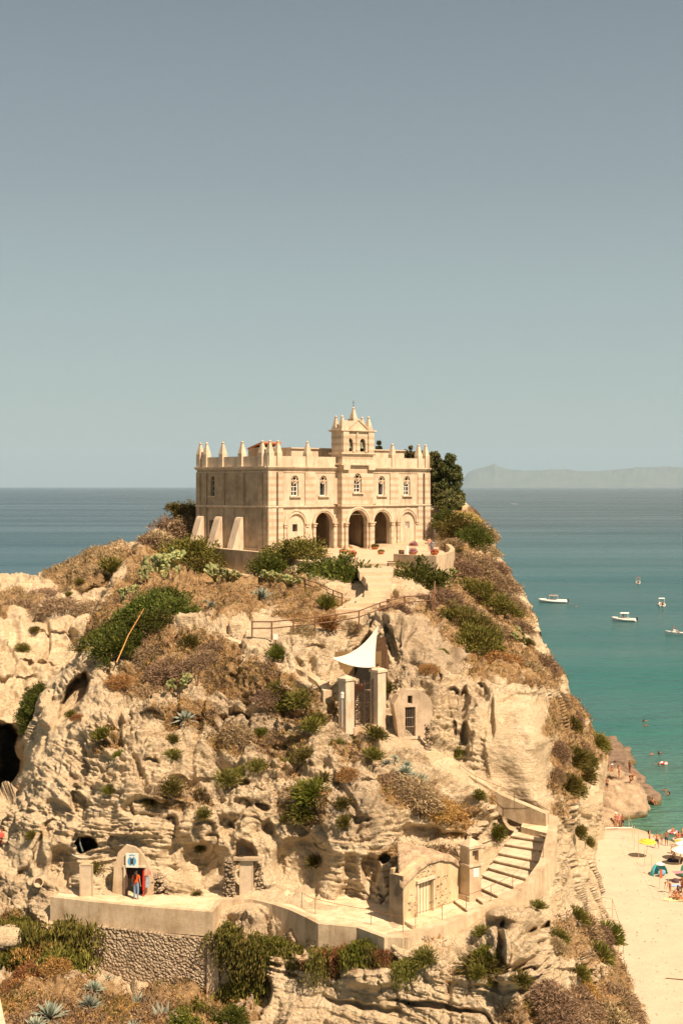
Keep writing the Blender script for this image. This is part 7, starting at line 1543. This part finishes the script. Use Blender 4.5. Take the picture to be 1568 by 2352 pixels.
# pebbles and debris on the sand
mb = MB(); rr = random.Random(9)
for k in range(220):
    p = sand_pt(rr.uniform(1350, 1568), 1960+rr.random()**.8*390); stone(mb, (p.x, p.y, p.z), rr.uniform(.03, .10), rr)
o = mb.build('pebbles', M['rock_tan']); tag(o, 'pebbles and debris scattered over the sand', 'pebbles', kind='stuff')
# ------------------------------------------------------------------ boats
def boat(x, y, L, rz, label, hullc=(.72, .70, .66), tube=None, canopy=None, crew=2, engine=True, grp='boats anchored off the beach'):
    p = Pz(x, y, 0); o = empty('boat', tuple(p), rz, label, 'boat', grp); L *= 1.12; W = L*.23; o.scale = (1, 1, 1.25)
    mb = MB(); n = 16; prof = []
    for i in range(n+1):
        t = i/n; w_ = W*(1-(max(0, t-.45)/.55)**2.2) if t > .45 else W*(.92+.08*t/.45); prof.append((-L/2+L*t, max(w_, .03), .42+.35*t*t))
    vs = []
    for (px_, w_, z_) in prof: vs += [(px_, -w_, z_), (px_, -w_*.7, -.15), (px_, w_*.7, -.15), (px_, w_, z_), (px_, w_*.82, z_-.02), (px_, w_*.75, .18), (px_, -w_*.75, .18), (px_, -w_*.82, z_-.02)]
    fs = []
    for i in range(n):
        for j in range(8): fs.append((i*8+j, (i+1)*8+j, (i+1)*8+(j+1) % 8, i*8+(j+1) % 8))
    fs += [tuple(range(8)), tuple(n*8+j for j in range(7, -1, -1))]
    mb.add(vs, fs); mb.build('hull', cl(hullc), o)
    if tube:
        mb = MB(); pts = [(q[0], -q[1], q[2]) for q in prof]+[(q[0], q[1], q[2]) for q in prof[::-1]]; mb.tube(pts, L*.035, 8); mb.build('tube', cl(tube), o, True)
    mb = MB(); mb.box((0, 0, .65), (L*.06, W*.35, .38), taper=.8); mb.box((L*.07, 0, .95), (.03, W*.3, .2)); mb.build('console', cl((.70, .68, .62)), o)
    mb = MB(); mb.box((-L*.2, 0, .42), (L*.06, W*.6, .2)); mb.build('seat', cl((.30, .22, .16)), o)
    if canopy:
        mb = MB(); mb.box((-L*.02, 0, 1.95), (L*.17, W*.85, .05), taper=.9); mb.build('canopy', cl(canopy), o)
        mb = MB()
        for a in (-1, 1):
            for b2 in (-1, 1): mb.tube([(-L*.02+a*L*.15, b2*W*.75, .45), (-L*.02+a*L*.15, b2*W*.75, 1.93)], .03, 4)
        mb.build('canopy_frame', M['white_paint'], o)
    if engine:
        mb = MB(); mb.box((-L*.53, 0, .7), (.28, .2, .32), taper=.8); mb.box((-L*.53, 0, .1), (.1, .08, .4)); mb.build('outboard', cl(BK), o)
    R = Matrix.Rotation(rz, 3, 'Z')
    for k in range(crew):
        q = Vector((L*(-.12+.16*k), W*.35*(-1)**k, .62)); q = R @ q+p
        person('sit' if k % 2 == 0 else 'stand', tuple(q), rz+1.2*k, k % 3, [('shorts', ((.4, .05, .04), NV, BK)[k % 3]), ('shirt', ((.6, .55, .5), (.5, .06, .05), (.05, .05, .07))[k % 3])], 'person number %s aboard the %s' % (('one', 'two', 'three')[k], label.split(',')[0]) if False else ('%s aboard the %s' % (('seated person', 'standing person', 'second seated person')[k], label)), 'people on the boats', h=.95)
    return o
boat(1269, 1384, 8.3, math.radians(172), 'long grey and white inflatable boat nearest the rock', (.66, .64, .60), (.72, .70, .65), (.30, .24, .18), 3)
boat(1464, 1340, 3.9, math.radians(80), 'small boat with a red brown canopy', (.74, .72, .68), None, (.30, .10, .06), 1)
boat(1518, 1391, 4.6, math.radians(85), 'small white boat with a white top, end-on', (.76, .74, .70), None, (.78, .77, .74), 1)
boat(1432, 1427, 6.2, math.radians(160), 'white canopied motorboat lying side-on', (.74, .72, .68), (.70, .68, .62), (.76, .74, .70), 2)
boat(1548, 1457, 4.4, math.radians(165), 'low white craft with an orange figure', (.76, .74, .70), None, None, 2, False)
boat(1221, 1428, 4.0, math.radians(70), 'small boat half hidden by the rock edge', (.74, .72, .68), None, (.42, .16, .11), 1)
boat(1180, 1158, 14, math.radians(160), 'tiny distant boat under the horizon', (.78, .77, .74), None, None, 0, False, None)
# ------------------------------------------------------------------ church terrace: pots, flowers, people
qx = lambda x: x/4.1025+725.2
qy = lambda y: y/4.1025+901.6
def plz(x, y):
    z = 31.8
    for _ in range(5): p = Pz(x, y, z); z = zpl(p.y)
    return Pz(x, y, z)
RED = island('petal_red', (.40, .05, .03), (.60, .14, .10), .7, .1); PNK = island('petal_pink', (.55, .18, .25), (.70, .35, .40), .7, .1); WHT = island('petal_white', (.60, .54, .46), (.78, .74, .68), .7, .1)
def pot_plant(x, yb, w, lab, matk='olive', flower=None, bowl=True, kind='olive'):
    p = plz(qx(x), qy(yb)); r = w/4.1025/2*p.y/F; o = empty('potted_plant', tuple(p), 0, lab, 'potted plant', 'potted plants on the church terrace')
    ph = r*.55 if bowl else .0
    mb = MB(); mb.lathe((0, 0, 0), [(.02, 0), (r*.55, 0), (r*.75, ph*.6), (r*.85, max(ph, .3)), (r*.7, max(ph, .3)), (.02, max(ph, .3)*.8)], 14); mb.build('pot', M['terracotta'], o, True)
    L = get_proto('green', matk); f = bpy.data.objects.new('foliage', L[0]); C.objects.link(f); f.parent = o; f.location = (0, 0, ph*.9); f.scale = (r*.95, r*.95, r*.85)
    if flower:
        lb = LB(); n = 240; a = unit(n); a[:, 2] = np.abs(a[:, 2]); c = a*r*.98*np.array([1, 1, .95])+np.array([0, 0, ph]); lb.leaves(c, unit(n), rng.uniform(.08, .14, n), rng.uniform(.06, .1, n)); lb.build('flowers', flower, o)
    return o
pot_plant(290, 1478, 125, 'wide green potted shrub before the left arch pier', 'bright', None, False)
pot_plant(262, 1508, 100, 'yellowish potted shrub in front of the wide green one', 'olive', None, False)
pot_plant(345, 1548, 86, 'terracotta bowl of red flowers left of the path mouth', 'olive', RED)
pot_plant(352, 1440, 60, 'dark potted shrub inside the central arch', 'green', None, False)
pot_plant(555, 1478, 88, 'bushy yellow potted plant right of the central arch', 'olive', None)
pot_plant(612, 1524, 76, 'small round potted plant in the middle of the terrace', 'olive', None)
pot_plant(920, 1462, 84, 'bowl of pink flowers by the right end of the facade', 'bright', PNK)
pot_plant(912, 1534, 96, 'terracotta bowl with pink flowers near the parapet', 'olive', PNK)
pot_plant(1118, 1532, 80, 'terracotta bowl with reddish plants against the parapet', 'olive', RED)
pot_plant(40, 1560, 120, 'white flowering shrub above the dark green bushes', 'bright', WHT, False)
mb = MB(); p = plz(qx(862), qy(1536)); mb.box((0, 0, .5), (.12, .12, .5)); o = mb.build('stone_post', M['white_paint'], loc=tuple(p)); tag(o, 'short white post at the left end of the curved parapet', 'post')
mb = MB(); p = plz(qx(805), qy(1532)); mb.lathe((0, 0, 0), [(.1, 0), (.28, .05), (.3, .5), (.22, .55), (.2, .3)], 12); o = mb.build('pot', M['wood_dark'], None, True, loc=tuple(p)); tag(o, 'small dark pot beside the short white post', 'pot')
p = plz(qx(1068), qy(1500)); person('stand', tuple(p), .6, 0, [('shirt', (.55, .30, .22)), ('shorts', (.2, .16, .14))], 'visitor with raised arm leaning on the inside of the curved parapet', 'visitors at the church', h=.95)
p = plz(qx(1092), qy(1530)); person('stand', tuple(p), -.6, 0, [('shirt', (.20, .26, .34)), ('trousers', (.14, .2, .32))], 'visitor in blue standing by the reddish potted plant at the parapet', 'visitors at the church', True, .95)
pp_ = T(.9, 9.9, 31.9); person('stand', tuple(pp_), 1.2, 1, [('shirt', (.45, .16, .10)), ('shorts', BK)], 'person in a rusty shirt in the dark side doorway of the church', 'visitors at the church')
# woman at the cave shop
p = Q(313, 2066, 15.32); p = Vector((p.x, p.y, 15.32)); person('stand', tuple(p), 2.9, 0, [('trousers', (.16, .24, .34)), ('shirt', (.62, .09, .02))], 'woman in an orange red top and blue jeans at the cave shop doorway', None, True, 1.0)
# ------------------------------------------------------------------ summer haze (air), all round the scene
m = bpy.data.materials.new('haze'); m.use_nodes = True; nt_ = m.node_tree; nt_.nodes.clear()
v_ = nt_.nodes.new('ShaderNodeVolumePrincipled'); v_.inputs['Color'].default_value = (.56, .80, 1.0, 1); v_.inputs['Density'].default_value = 1.4e-5; v_.inputs['Anisotropy'].default_value = 0.0
o_ = nt_.nodes.new('ShaderNodeOutputMaterial'); nt_.links.new(v_.outputs[0], o_.inputs['Volume'])
mb = MB(); mb.box((0, 44000, 1245), (95000, 50000, 1255)); o = mb.build('haze', m); o['kind'] = 'stuff'; o['label'] = 'pale summer haze over the sea'
